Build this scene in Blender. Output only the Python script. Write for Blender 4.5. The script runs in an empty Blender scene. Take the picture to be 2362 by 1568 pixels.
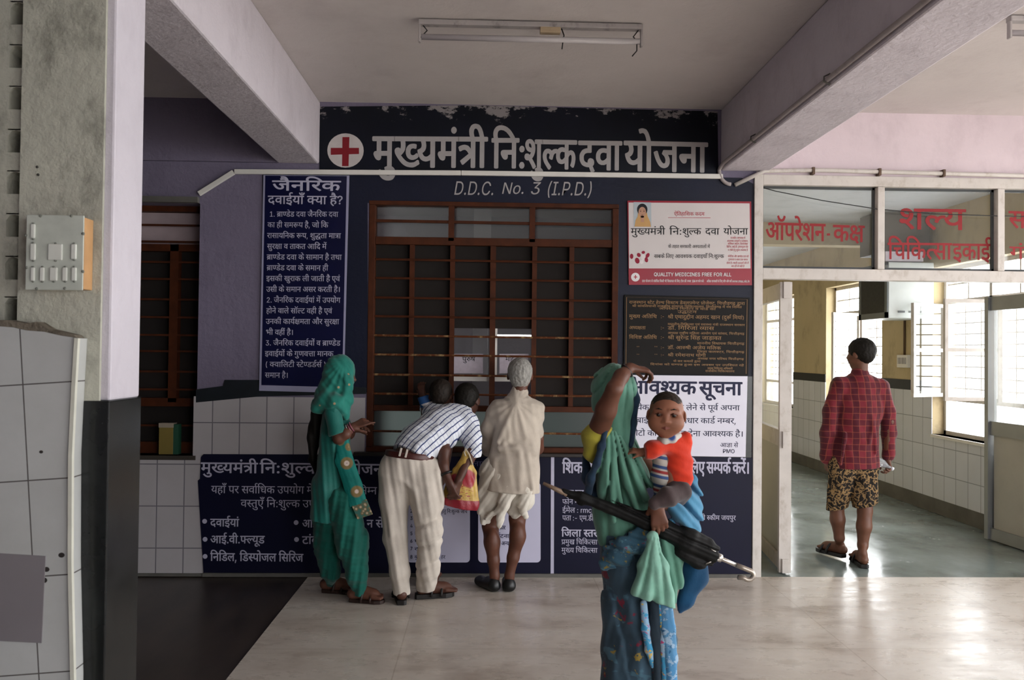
import bpy, bmesh, math, random
import numpy as np
from mathutils import Vector, Matrix, Euler
from mathutils.geometry import tessellate_polygon
S = bpy.context.scene
C = S.collection
PI = math.pi
R = math.radians
# ---------------------------------------------------------------- camera
FW, FH, FPX = 2362, 1568, 1850.0
CAM_H = 1.6
W = 5.75                                    # distance of the counter wall
cam_data = bpy.data.cameras.new('camera')
cam_data.sensor_width = 36.0
cam_data.lens = FPX / FW * 36.0
cam_data.clip_start = 0.05
cam = bpy.data.objects.new('camera', cam_data)
C.objects.link(cam)
CAMROT = Matrix.Rotation(R(-1.73), 3, 'Z') @ Matrix.Rotation(R(90.87), 3, 'X') @ Matrix.Rotation(R(0.6), 3, 'Z')
cam.matrix_world = Matrix.Translation((0, 0, CAM_H)) @ CAMROT.to_4x4()
cam_data.dof.use_dof = True
cam_data.dof.focus_distance = 5.6
cam_data.dof.aperture_fstop = 5.6
S.camera = cam
# ---------------------------------------------------------------- light of the place
S.view_settings.view_transform = 'Standard'
S.view_settings.look = 'None'
S.view_settings.gamma = 1.0
S.view_settings.use_curve_mapping = False
S.view_settings.exposure = 0.0
world = bpy.data.worlds.new('sky')
S.world = world
world.use_nodes = True
_bg = world.node_tree.nodes['Background']
_bg.inputs['Color'].default_value = (0.97, 0.985, 1.0, 1)
_bg.inputs["Strength"].default_value = 8.0
S.cycles.use_denoising = True
S.cycles.max_bounces = 8
S.cycles.diffuse_bounces = 5
S.cycles.glossy_bounces = 4
S.cycles.transmission_bounces = 6
S.cycles.transparent_max_bounces = 12
S.cycles.sample_clamp_indirect = 6.0


def portal(name, loc, aim, sx, sy):
    """marks an opening of the building for the sky light (gives off no light of its own)"""
    l = bpy.data.lights.new(name, 'AREA')
    l.shape = 'RECTANGLE'
    l.size, l.size_y = sx, sy
    l.cycles.is_portal = True
    o = bpy.data.objects.new(name, l)
    C.objects.link(o)
    o.location = loc
    o.rotation_euler = (Vector(aim) - Vector(loc)).to_track_quat('-Z', 'Y').to_euler()
    return o


def daylight(name, loc, aim, sx, sy, power):
    """bright hazy daylight pressing through a window"""
    l = bpy.data.lights.new(name, 'AREA')
    l.shape = 'RECTANGLE'
    l.size, l.size_y, l.energy, l.color = sx, sy, power, (0.95, 0.98, 1.0)
    o = bpy.data.objects.new(name, l)
    C.objects.link(o)
    o.location = loc
    o.rotation_euler = (Vector(aim) - Vector(loc)).to_track_quat('-Z', 'Y').to_euler()
    return o


# the sunny side of the building lies behind the passage windows
for _y in (7.40, 10.03, 12.73):
    daylight('daylight_passage', (5.6, _y, 1.9), (0, _y - 0.8, 0.6), 2.2, 2.2, 130)
# the open side of the hall (right), the entrance behind the camera, the passage windows, an unseen opening added to light the dispensary
portal('opening_side', (6.25, 0.9, 1.45), (0, 0.9, 1.45), 8.6, 2.9)
portal('opening_entrance', (4.4, -4.5, 1.45), (4.4, 0, 1.45), 3.0, 2.9)
for _y in (7.40, 10.03, 12.73):
    portal('opening_passage', (4.86, _y, 1.66), (0, _y, 1.66), 1.55, 1.72)
portal('added_opening_dispensary', (-3.4, 8.86, 1.7), (-3.4, 0, 1.7), 2.0, 1.4)


# ---------------------------------------------------------------- pixels of the photo to points of the place
def ray(px, py):
    return CAMROT @ Vector(((px - FW / 2) / FPX, (FH / 2 - py) / FPX, -1.0))


def at(px, py, Y):
    d = ray(px, py)
    t = Y / d.y
    return Vector((d.x * t, Y, CAM_H + d.z * t))


def wx(px, py=800, Y=None):
    return at(px, py, W if Y is None else Y).x


def wz(py, px=1125, Y=None):
    return at(px, py, W if Y is None else Y).z


# ---------------------------------------------------------------- materials
def lin(c):
    if isinstance(c, str):
        c = [int(c[i:i + 2], 16) / 255 for i in (1, 3, 5)]
    return tuple((x / 12.92 if x <= 0.04045 else ((x + 0.055) / 1.055) ** 2.4) for x in c)


MATS = {}


class NT:
    def __init__(s, name, rough=0.6, metal=0.0, spec=0.5):
        s.m = bpy.data.materials.new(name)
        s.m.use_nodes = True
        s.t = s.m.node_tree
        s.b = s.t.nodes['Principled BSDF']
        s.b.inputs['Roughness'].default_value = rough
        s.b.inputs['Metallic'].default_value = metal
        s.b.inputs['Specular IOR Level'].default_value = spec

    def n(s, typ, **kw):
        n = s.t.nodes.new(typ)
        for k, v in kw.items():
            if k.startswith('_'):
                setattr(n, k[1:], v)
            else:
                key = k.replace('__', ' ')
                n.inputs[int(key[1:]) if key[0] == 'i' and key[1:].isdigit() else key].default_value = v
        return n

    def l(s, a, b):
        s.t.links.new(a, b)

    def pos(s, kind='Position'):
        if kind == 'Position':
            return s.n('ShaderNodeNewGeometry').outputs['Position']
        return s.n('ShaderNodeTexCoord').outputs[kind]

    def mapped(s, src, rot=(0, 0, 0), scale=(1, 1, 1), loc=(0, 0, 0)):
        m = s.n('ShaderNodeMapping')
        m.inputs['Rotation'].default_value = rot
        m.inputs['Scale'].default_value = scale
        m.inputs['Location'].default_value = loc
        s.l(src, m.inputs['Vector'])
        return m.outputs[0]

    def noise(s, vec, scale=5, detail=4, rough=0.55):
        n = s.n('ShaderNodeTexNoise', Scale=scale, Detail=detail, Roughness=rough)
        s.l(vec, n.inputs['Vector'])
        return n.outputs['Fac']

    def ramp(s, fac, stops):
        r = s.n('ShaderNodeValToRGB')
        e = r.color_ramp.elements
        while len(e) < len(stops):
            e.new(0.5)
        for i, (p, c) in enumerate(stops):
            e[i].position = p
            e[i].color = (*c, 1) if len(c) == 3 else c
        s.l(fac, r.inputs['Fac'])
        return r.outputs['Color']

    def mix(s, fac, a, b, mode='MIX'):
        m = s.n('ShaderNodeMix', _data_type='RGBA', _blend_type=mode)
        for sock, v in ((m.inputs[0], fac), (m.inputs[6], a), (m.inputs[7], b)):
            if hasattr(v, 'links'):
                s.l(v, sock)
            elif isinstance(v, (int, float)):
                sock.default_value = v
            else:
                sock.default_value = (*v, 1)
        return m.outputs[2]

    def math(s, op, a, b=0.0):
        m = s.n('ShaderNodeMath', _operation=op)
        for sock, v in ((m.inputs[0], a), (m.inputs[1], b)):
            if hasattr(v, 'links'):
                s.l(v, sock)
            else:
                sock.default_value = v
        return m.outputs[0]

    def color(s, v):
        if hasattr(v, 'links'):
            s.l(v, s.b.inputs['Base Color'])
        else:
            s.b.inputs['Base Color'].default_value = (*v, 1)

    def bump(s, h, strength=0.3, dist=0.01):
        b = s.n('ShaderNodeBump', Strength=strength, Distance=dist)
        s.l(h, b.inputs['Height'])
        s.l(b.outputs[0], s.b.inputs['Normal'])


def mat(name, col, rough=0.6, var=0.12, scale=6.0, bump=0.0, bscale=80.0, metal=0.0, spec=0.4, src='Position'):
    """plain surface with mottled colour and optional fine bump"""
    if name in MATS:
        return MATS[name]
    t = NT(name, rough, metal, spec)
    c = lin(col)
    if var:
        p = t.pos(src)
        f = t.noise(p, scale, 5)
        t.color(t.ramp(f, [(0.25, tuple(x * (1 - var) for x in c)), (0.75, tuple(min(1, x * (1 + var)) for x in c))]))
    else:
        t.color(c)
    if bump:
        t.bump(t.noise(t.pos(src), bscale, 3), bump, 0.004)
    MATS[name] = t.m
    return t.m


# ---------------------------------------------------------------- objects
def tag(o, label=None, cat=None, group=None, kind=None):
    for k, v in (('label', label), ('category', cat), ('group', group), ('kind', kind)):
        if v:
            o[k] = v
    return o


def thing(name, label, cat, loc=(0, 0, 0), rz=0.0, group=None):
    o = bpy.data.objects.new(name, None)
    C.objects.link(o)
    o.empty_display_size = 0.1
    o.location = loc
    o.rotation_euler = (0, 0, rz)
    return tag(o, label, cat, group)


def struct_root(name, loc=(0, 0, 0)):
    o = bpy.data.objects.new(name, None)
    C.objects.link(o)
    o.location = loc
    o['kind'] = 'structure'
    return o


class MB:
    """collects shapes and links them as one mesh object"""

    def __init__(s):
        s.bm = bmesh.new()

    def hexa(s, pts):
        v = [s.bm.verts.new(p) for p in pts]
        for f in ((0, 3, 2, 1), (4, 5, 6, 7), (0, 1, 5, 4), (1, 2, 6, 5), (2, 3, 7, 6), (3, 0, 4, 7)):
            s.bm.faces.new([v[i] for i in f])
        return s

    def box(s, x0, x1, y0, y1, z0, z1):
        x0, x1 = min(x0, x1), max(x0, x1)
        y0, y1 = min(y0, y1), max(y0, y1)
        z0, z1 = min(z0, z1), max(z0, z1)
        return s.hexa([(x0, y0, z0), (x1, y0, z0), (x1, y1, z0), (x0, y1, z0), (x0, y0, z1), (x1, y0, z1), (x1, y1, z1), (x0, y1, z1)])

    def slab(s, a, b, c, d, off):
        """four corner points and a thickness vector"""
        P = [Vector(p) for p in (a, b, c, d)]
        o = Vector(off)
        return s.hexa([p for p in P] + [p + o for p in P])

    def bar(s, a, b, w, h=None, up=(0, 0, 1)):
        a, b = Vector(a), Vector(b)
        h = w if h is None else h
        d = (b - a).normalized()
        u = Vector(up)
        if abs(d.dot(u)) > 0.95:
            u = Vector((0, 1, 0))
        x = d.cross(u).normalized() * (w / 2)
        y = x.cross(d).normalized() * (h / 2)
        return s.hexa([a - x - y, a + x - y, a + x + y, a - x + y, b - x - y, b + x - y, b + x + y, b - x + y])

    def tube(s, pts, r, n=10, closed=False):
        pts = [Vector(p) for p in pts]
        rr = r if isinstance(r, (list, tuple)) else [r] * len(pts)
        rings = []
        prev = None
        for i, p in enumerate(pts):
            a = pts[max(0, i - 1)]
            b = pts[min(len(pts) - 1, i + 1)]
            if closed:
                a, b = pts[i - 1], pts[(i + 1) % len(pts)]
            d = (b - a).normalized()
            if prev is None:
                u = Vector((0, 0, 1)) if abs(d.z) < 0.9 else Vector((1, 0, 0))
                x = d.cross(u).normalized()
            else:
                x = (prev - d * prev.dot(d)).normalized()
            prev = x
            y = d.cross(x)
            rings.append([s.bm.verts.new(p + (x * math.cos(2 * PI * k / n) + y * math.sin(2 * PI * k / n)) * rr[i]) for k in range(n)])
        m = len(rings)
        for i in range(m if closed else m - 1):
            A, B = rings[i], rings[(i + 1) % m]
            for k in range(n):
                s.bm.faces.new((A[k], A[(k + 1) % n], B[(k + 1) % n], B[k]))
        if not closed:
            s.bm.faces.new(rings[0][::-1])
            s.bm.faces.new(rings[-1])
        return s

    def lathe(s, prof, n=24, M=None):
        M = M or Matrix.Identity(4)
        rings = []
        for r, z in prof:
            rings.append([s.bm.verts.new(M @ Vector((r * math.cos(2 * PI * k / n), r * math.sin(2 * PI * k / n), z))) for k in range(n)])
        for A, B in zip(rings, rings[1:]):
            for k in range(n):
                s.bm.faces.new((A[k], A[(k + 1) % n], B[(k + 1) % n], B[k]))
        s.bm.faces.new(rings[0][::-1])
        s.bm.faces.new(rings[-1])
        return s

    def ball(s, c, r, n=16):
        rx = r if isinstance(r, (list, tuple)) else (r, r, r)
        M = Matrix.Translation(c) @ Matrix.Diagonal((*rx, 1))
        bmesh.ops.create_uvsphere(s.bm, u_segments=n, v_segments=max(6, n // 2), radius=1.0, matrix=M)
        return s

    def poly(s, pts):
        s.bm.faces.new([s.bm.verts.new(p) for p in pts])
        return s

    def prism(s, pts, off):
        """outline polygon pushed along a vector"""
        P = [Vector(p) for p in pts]
        o = Vector(off)
        A = [s.bm.verts.new(p) for p in P]
        B = [s.bm.verts.new(p + o) for p in P]
        n = len(P)
        s.bm.faces.new(A[::-1])
        s.bm.faces.new(B)
        for i in range(n):
            s.bm.faces.new((A[i], A[(i + 1) % n], B[(i + 1) % n], B[i]))
        return s

    def build(s, name, m, parent=None, smooth=False, bevel=0.0, kind=None, label=None):
        if s.bm.faces:
            bmesh.ops.recalc_face_normals(s.bm, faces=s.bm.faces[:])
        me = bpy.data.meshes.new(name)
        s.bm.to_mesh(me)
        s.bm.free()
        o = bpy.data.objects.new(name, me)
        C.objects.link(o)
        me.materials.append(m)
        if smooth:
            me.polygons.foreach_set('use_smooth', [True] * len(me.polygons))
        if bevel:
            b = o.modifiers.new('bevel', 'BEVEL')
            b.width = bevel
            b.segments = 2
            b.limit_method = 'ANGLE'
        if parent:
            o.parent = parent
            o.matrix_parent_inverse = Matrix.Translation(-Vector(parent.location)) if not any(parent.rotation_euler) else Matrix.Identity(4)
        if kind:
            o['kind'] = kind
        if label:
            o['label'] = label
        return o


def dup(o, parent=None):
    c = o.copy()
    C.objects.link(c)
    if parent is not None:
        c.parent = parent
    for ch in list(o.children):
        dup(ch, c)
    return c


# ---------------------------------------------------------------- lettering (outlines kept as data, laid out line by line)
GL = {5:[0,[[-47,212,1,5,3,3,4,3,4,1,5,-1,4,-3,3,-3,1,-5,-1,-5,-3,-4,-4,-3,-5,-1,-4,1,-4,3,-3,4],[17,216,-4,-15,-7,-12,-8,-9,-9,-5,-11,-4,-12,-1,-12,1,-10,4,-10,6,-6,6,-6,8,-5,10,-5,11,17,6,5,-11,5,-9,5,-6,6,-5,8,-3,8,-1,9,1,7,3,6,5,4,7,4,9,3,10]]],6:[0,[[-46,193,1,6,3,4,4,3,6,2,5,-2,4,-3,3,-4,1,-6,-1,-6,-3,-4,-4,-3,-5,-2,-6,2,-4,3,-3,4]]],7:[272,[[20,109,1,6,3,5,5,4,6,1,6,-1,5,-4,3,-5,1,-6,-1,-6,-3,-5,-5,-4,-6,-1,-6,1,-5,4,-3,5],[20,30,1,6,3,5,5,3,6,2,6,-2,5,-3,3,-5,1,-6,-1,-7,-3,-5,-5,-3,-6,-1,-6,1,-5,3,-3,5]]],9:[764,[[118,54,-2,-10,-4,-9,-6,-7,-8,-4,-9,-3,-11,-1,-14,2,-13,5,-11,9,-9,9,-8,12,-8,15,-8,17,18,7,5,-13,6,-11,6,-10,6,-8,9,-9,9,-5,10,-2,9,1,7,4,4,5,2,9,-2,9,-3,7,-6,7,-7,7,-8,-1,-7,-1,-1,18,10,1,8,2,6,3,5,6,2,9,-1,7,-5,5,-6,4,-7,0,-9,0,-8,-2,-8,-3,-8,-4,-7,17,8,4,9,3,10,2,11,1,12,-1,10,-3,8,-6,6,-7,4,-8,1,-9,-2,-12,-6,-10,-9,-8,3,-3,2,-2,9,-1,10,0,7,0,7,0,6,1,6,2,0,47,-18,0,0,18,65,0,0,-18,-26,0,0,-138,-21,0,0,72,-5,-1,-6,-1,-6,0,-7,0,-4,0,-6,0,3,-7]]],10:[1023,[[118,54,-2,-10,-4,-9,-6,-7,-8,-4,-9,-3,-11,-1,-14,2,-13,5,-11,9,-9,9,-8,12,-8,15,-8,17,18,7,5,-13,6,-11,6,-10,6,-8,9,-9,9,-5,10,-2,9,1,7,4,4,5,2,9,-2,9,-3,7,-6,7,-7,7,-8,-1,-7,-1,-1,18,10,1,8,2,6,3,5,6,2,9,-1,7,-5,5,-6,4,-7,0,-9,0,-8,-2,-8,-3,-8,-4,-7,17,8,4,9,3,10,2,11,1,12,-1,10,-3,8,-6,6,-7,4,-8,1,-9,-2,-12,-6,-10,-9,-8,3,-3,2,-2,9,-1,10,0,7,0,7,0,6,1,6,2,0,47,-18,0,0,18,130,0,0,-18,-26,0,0,-138,-21,0,0,138,-44,0,0,-138,-21,0,0,72,-5,-1,-6,-1,-6,0,-7,0,-4,0,-6,0,3,-7]]],11:[491,[[68,56,-8,-1,-7,-1,-7,-2,-6,-3,-7,5,-7,6,-6,6,-4,6,-3,8,-1,8,1,6,2,6,3,5,4,3,6,4,7,2,9,2,11,0,23,0,0,22,-78,0,0,18,126,0,0,-18,-27,0,0,-40,-46,0,-7,0,-4,0,-3,-1,-3,-2,-3,-3,-1,-5,1,-6,3,-4,4,-4,4,-4,7,3,9,1,9,1,11,-2,11,-3,9,-5,6,-7,4,-8,2,-11,-1,-10,-4,-8,-6,-7,-7,-6,-10,-4,-12,-2,8,-3,7,-3,8,-2,9,-3,-8,-18,-10,5,-9,4,-9,5,-8,5,-8,5,-8,4,-9,1,-8,2,-6,2,-7,4,-2,7,1,5,2,4,5,3,5,1,5,-1,6,-2,6,-3,6,-5,4,-1,3,0,11,1,9,1,7,3,7,7,3,9,-2,8,-5,5,-7,3]]],12:[491,[[68,56,-8,-1,-7,-1,-7,-2,-6,-3,-7,5,-7,6,-6,6,-4,6,-3,8,-1,8,1,6,2,6,3,5,4,3,6,4,7,2,9,2,11,0,23,0,0,22,-78,0,0,18,126,0,0,-18,-27,0,0,-40,-46,0,-7,0,-4,0,-3,-1,-3,-2,-3,-3,-1,-5,1,-6,3,-4,4,-4,4,-4,7,3,9,1,9,1,11,-2,11,-3,9,-5,6,-7,4,-8,2,-11,-1,-10,-4,-8,-6,-7,-7,-6,-10,-4,-12,-2,8,-3,7,-3,8,-2,9,-3,-8,-18,-10,5,-9,4,-9,5,-8,5,-8,5,-8,4,-9,1,-8,2,-6,2,-7,4,-2,7,1,5,2,4,5,3,5,1,5,-1,6,-2,6,-3,6,-5,4,-1,3,0,11,1,9,1,7,3,7,7,3,9,-2,8,-5,5,-7,3],[73,154,-5,9,-4,9,-2,9,-1,9,1,11,4,8,6,7,8,4,9,3,11,1,7,0,7,-2,7,-2,5,-2,-6,-16,-4,2,-4,1,-5,1,-6,1,-9,-2,-6,-4,-4,-6,-1,-8,1,-8,2,-8,4,-9,6,-8]]],13:[548,[[0,156,141,0,0,-18,-28,0,5,-7,2,-7,1,-8,-2,-14,-7,-11,-10,-9,5,-6,6,-6,5,-7,4,-7,2,-9,1,-9,-2,-12,-4,-9,-4,-5,-5,-4,-6,-4,-11,-3,-11,-1,-9,1,-9,2,-9,5,-9,6,-8,8,-8,10,-6,10,-6,11,-5,12,-6,13,18,6,5,-12,5,-11,5,-11,6,-9,6,-8,7,-6,6,-5,8,-3,7,-1,9,2,8,3,5,7,2,10,-2,10,-4,9,-4,6,-6,5,-6,5,-8,-1,-8,0,-1,17,11,1,9,2,7,4,7,7,2,11,-1,7,-3,6,-4,5,-5,4,-88,0]]],14:[765,[[0,156,195,0,0,-18,-82,0,5,-7,2,-7,1,-8,-2,-14,-7,-11,-10,-9,2,-2,3,-3,2,-2,3,-3,7,5,8,3,8,3,8,0,10,-1,9,-3,8,-6,6,-7,3,-9,1,-11,-1,-11,-3,-12,-3,-7,-4,-8,-5,-8,-18,10,6,8,4,8,3,10,1,9,-1,10,-4,6,-6,4,-8,1,-6,-1,-7,-3,-7,-5,2,-4,1,-5,0,-5,1,-5,-2,-12,-4,-9,-4,-5,-5,-4,-6,-4,-11,-3,-11,-1,-9,1,-9,2,-9,5,-9,6,-8,8,-8,10,-6,10,-6,11,-5,12,-6,13,18,6,5,-12,5,-11,5,-11,6,-9,6,-8,7,-6,6,-5,8,-3,7,-1,9,2,8,3,5,7,2,10,-2,10,-4,9,-4,6,-6,5,-6,5,-8,-1,-8,0,-1,17,11,1,9,2,7,4,7,7,2,11,-1,7,-3,6,-4,5,-5,4,-88,0]]],19:[553,[[142,138,-24,0,0,-43,0,-11,-1,-9,-3,-7,-4,-6,-7,-7,-10,-5,-12,-2,-4,18,5,2,4,1,4,2,2,2,3,3,2,4,1,6,0,9,0,43,-58,0,0,-50,0,-10,1,-8,1,-7,2,-5,3,-5,5,-4,5,-4,8,-5,27,-16,10,-5,7,-6,6,-6,5,-9,2,-11,-2,-10,-3,-9,-4,-8,-3,-6,-18,10,3,6,3,5,2,6,1,5,-1,5,-1,4,-3,3,-5,5,-5,3,-6,4,-8,4,-21,12,-6,4,-6,4,-5,4,-6,7,-4,8,-2,7,-2,9,0,10,0,59,-20,0,0,18,142,0]]],
20:[553,[[142,138,-24,0,0,-43,0,-11,-1,-9,-3,-7,-4,-6,-7,-7,-10,-5,-12,-2,-4,18,5,2,4,1,4,2,2,2,3,3,2,4,1,6,0,9,0,43,-58,0,0,-50,0,-10,1,-8,1,-7,2,-5,3,-5,5,-4,5,-4,8,-5,27,-16,10,-5,7,-6,6,-6,5,-9,2,-11,-2,-10,-3,-9,-4,-8,-3,-6,-18,10,3,6,3,5,2,6,1,5,-1,5,-1,4,-3,3,-5,5,-5,3,-6,4,-8,4,-21,12,-6,4,-6,4,-5,4,-6,7,-4,8,-2,7,-2,9,0,10,0,59,-20,0,0,18,142,0],[98,154,-3,12,-3,10,-4,9,-3,7,-4,5,-4,4,-7,4,-8,1,-5,-1,-5,0,-4,-2,-4,-1,-6,18,11,3,12,1,9,-1,8,-2,7,-3,6,-6,6,-7,5,-9,4,-9,4,-9,4,-12,3,-12]]],21:[1023,[[118,54,-2,-10,-4,-9,-6,-7,-8,-4,-9,-3,-11,-1,-14,2,-13,5,-11,9,-9,9,-8,12,-8,15,-8,17,18,7,5,-13,6,-11,6,-10,6,-8,9,-9,9,-5,10,-2,9,1,7,4,4,5,2,9,-2,9,-3,7,-6,7,-7,7,-8,-1,-7,-1,-1,18,10,1,8,2,6,3,5,6,2,9,-1,7,-5,5,-6,4,-7,0,-9,0,-8,-2,-8,-3,-8,-4,-7,17,8,4,9,3,10,2,11,1,12,-1,10,-3,8,-6,6,-7,4,-8,1,-9,-2,-12,-6,-10,-9,-8,3,-3,2,-2,9,-1,10,0,7,0,7,0,6,1,6,2,0,47,-18,0,0,18,130,0,0,-18,-26,0,0,-138,-21,0,0,138,-44,0,0,-138,-21,0,0,72,-5,-1,-6,-1,-6,0,-7,0,-4,0,-6,0,3,-7],[266,216,-5,-15,-6,-12,-8,-9,-10,-5,-11,-4,-12,-1,-12,1,-10,4,-10,6,-6,6,-6,8,-5,10,-5,11,18,6,5,-11,5,-9,5,-6,6,-5,7,-3,9,-1,8,1,7,3,6,5,4,7,4,9,3,10]]],24:[1023,[[118,54,-2,-10,-4,-9,-6,-7,-8,-4,-9,-3,-11,-1,-14,2,-13,5,-11,9,-9,9,-8,12,-8,15,-8,17,18,7,5,-13,6,-11,6,-10,6,-8,9,-9,9,-5,10,-2,9,1,7,4,4,5,2,9,-2,9,-3,7,-6,7,-7,7,-8,-1,-7,-1,-1,18,10,1,8,2,6,3,5,6,2,9,-1,7,-5,5,-6,4,-7,0,-9,0,-8,-2,-8,-3,-8,-4,-7,17,8,4,9,3,10,2,11,1,12,-1,10,-3,8,-6,6,-7,4,-8,1,-9,-2,-12,-6,-10,-9,-8,3,-3,2,-2,9,-1,10,0,7,0,7,0,6,1,6,2,0,47,-18,0,0,18,130,0,0,-18,-26,0,0,-138,-21,0,0,138,-44,0,0,-138,-21,0,0,72,-5,-1,-6,-1,-6,0,-7,0,-4,0,-6,0,3,-7],[211,154,-6,8,-6,6,-6,4,-5,2,-6,1,-6,1,-5,-1,-5,-1,-6,-1,-5,-3,-6,18,6,2,6,2,6,1,7,0,11,-1,9,-4,6,-4,5,-5,4,-6,1,1,-3,8,-4,6,-3,6,-5,6,-5,4,-6,2,-7,1,-6,-1,-4,0,-4,-1,-4,-2,-5,17,10,3,12,1,9,-1,8,-2,7,-3,6,-6,6,-7,5,-9,4,-9,4,-9,4,-12,3,-12]]],25:[762,[[194,138,-81,0,0,-51,9,7,9,4,11,2,10,-1,9,-4,8,-6,5,-8,4,-9,1,-12,0,-8,-2,-8,-2,-9,-3,-8,-4,-9,-5,-8,-18,10,4,6,3,6,3,6,3,11,1,10,-1,11,-4,7,-6,4,-8,1,-9,-1,-9,-7,-9,-10,0,-64,-20,0,0,44,-7,-5,-8,-5,-10,-3,-12,-1,-11,1,-11,3,-6,4,-6,5,-4,6,-4,7,-2,8,0,8,1,13,5,11,7,8,10,7,12,4,14,1,6,0,7,-1,6,-1,5,0,-2,-19,-4,1,-6,1,-6,1,-5,0,-9,-1,-7,-2,-6,-4,-6,-8,-2,-10,2,-12,5,-8,9,-4,9,-2,10,1,10,4,5,4,6,4,5,5,0,73,-93,0,0,18,194,0]]],26:[818,[[182,138,0,-138,-20,0,0,11,-9,-4,-10,-3,-11,-2,-10,0,-13,1,-13,2,-13,4,-13,6,-12,8,-12,10,-12,12,-13,15,-5,8,-4,6,-1,6,-1,4,1,6,3,4,5,3,7,1,6,0,5,-3,4,-3,4,-4,5,5,2,7,2,7,0,7,0,7,-1,6,-1,6,-2,5,-50,0,0,18,208,0,0,-18],[134,58,8,1,8,3,6,4,6,4,0,68,-92,0,3,-7,1,-8,0,-9,0,-12,-3,-11,-5,-9,-7,-7,-8,-7,-9,-5,8,-10,9,-8,10,-8,9,-6,10,-5,11,-3,11,-3,12,0,11,0,10,2,10,4,9,4,0,20,-6,-4,-8,-2,-8,-2,-10,-1,-11,1,-10,4,-6,4,-5,4,-4,6,-4,9,-1,11,1,11,4,9,7,8,9,6,10,3,13,1,5,0,6,0,6,-1,4,-1,-2,-18,-3,1,-5,1,-4,1,-5,0,-11,-1,-8,-4,-5,-7,-2,-10,2,-9,5,-7,8,-4]]],27:[563,[[52,138,0,-80,-1,-5,-2,-5,-4,-3,-5,-1,-7,2,-6,4,-7,6,-5,6,-4,8,-1,7,1,5,3,4,4,3,8,1,6,0,0,48,-32,0,0,18,144,0,0,-18,-26,0,0,-138,-20,0,0,138]]],28:[591,[[151,138,-25,0,0,-138,-21,0,0,42,-8,-5,-9,-4,-11,-3,-12,0,-12,1,-11,3,-8,6,-7,7,-4,9,-1,10,0,7,2,7,3,6,5,6,-6,3,-5,5,-5,5,-4,9,-2,10,1,8,2,6,-13,0,0,18,151,0],[42,67,2,-9,5,-6,8,-4,10,-1,8,1,8,1,6,3,6,4,6,4,4,5,0,73,-69,0,-4,-7,-1,-7,1,-9,4,-6,6,-4,8,-2,7,1,9,1,6,0,5,-1,-1,-17,-4,0,-4,0,-11,-1,-8,-4,-5,-6]]],30:[634,[[162,138,-26,0,0,-138,-20,0,0,41,-7,-4,-8,-4,-10,-3,-12,0,-12,1,-10,3,-9,6,-7,8,-4,10,-2,11,1,7,2,6,4,6,4,5,-36,-1,0,18,73,0,4,0,5,0,5,0,-1,-18,-8,0,-10,0,-7,-2,-7,-4,-7,-7,-2,-11,2,-9,5,-7,8,-4,9,-1,12,1,10,4,5,4,6,4,4,5,0,73,-116,0,0,18,162,0]]],32:[742,[[163,138,0,-138,-20,0,0,92,-34,0,-9,1,-6,0,6,-5,5,-6,4,-6,4,-11,1,-11,-1,-10,-4,-9,-6,-7,-7,-4,-9,-3,-9,-1,-9,1,-9,2,-8,5,-8,6,-7,8,-8,11,-5,9,-6,12,-5,12,-5,14,18,6,5,-15,6,-14,6,-12,7,-9,8,-10,9,-6,9,-2,8,1,6,3,3,6,2,9,-1,7,-3,7,-4,7,-5,6,-7,5,-7,5,8,16,67,0,0,28,-143,0,0,18,189,0,0,-18]]],
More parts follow.
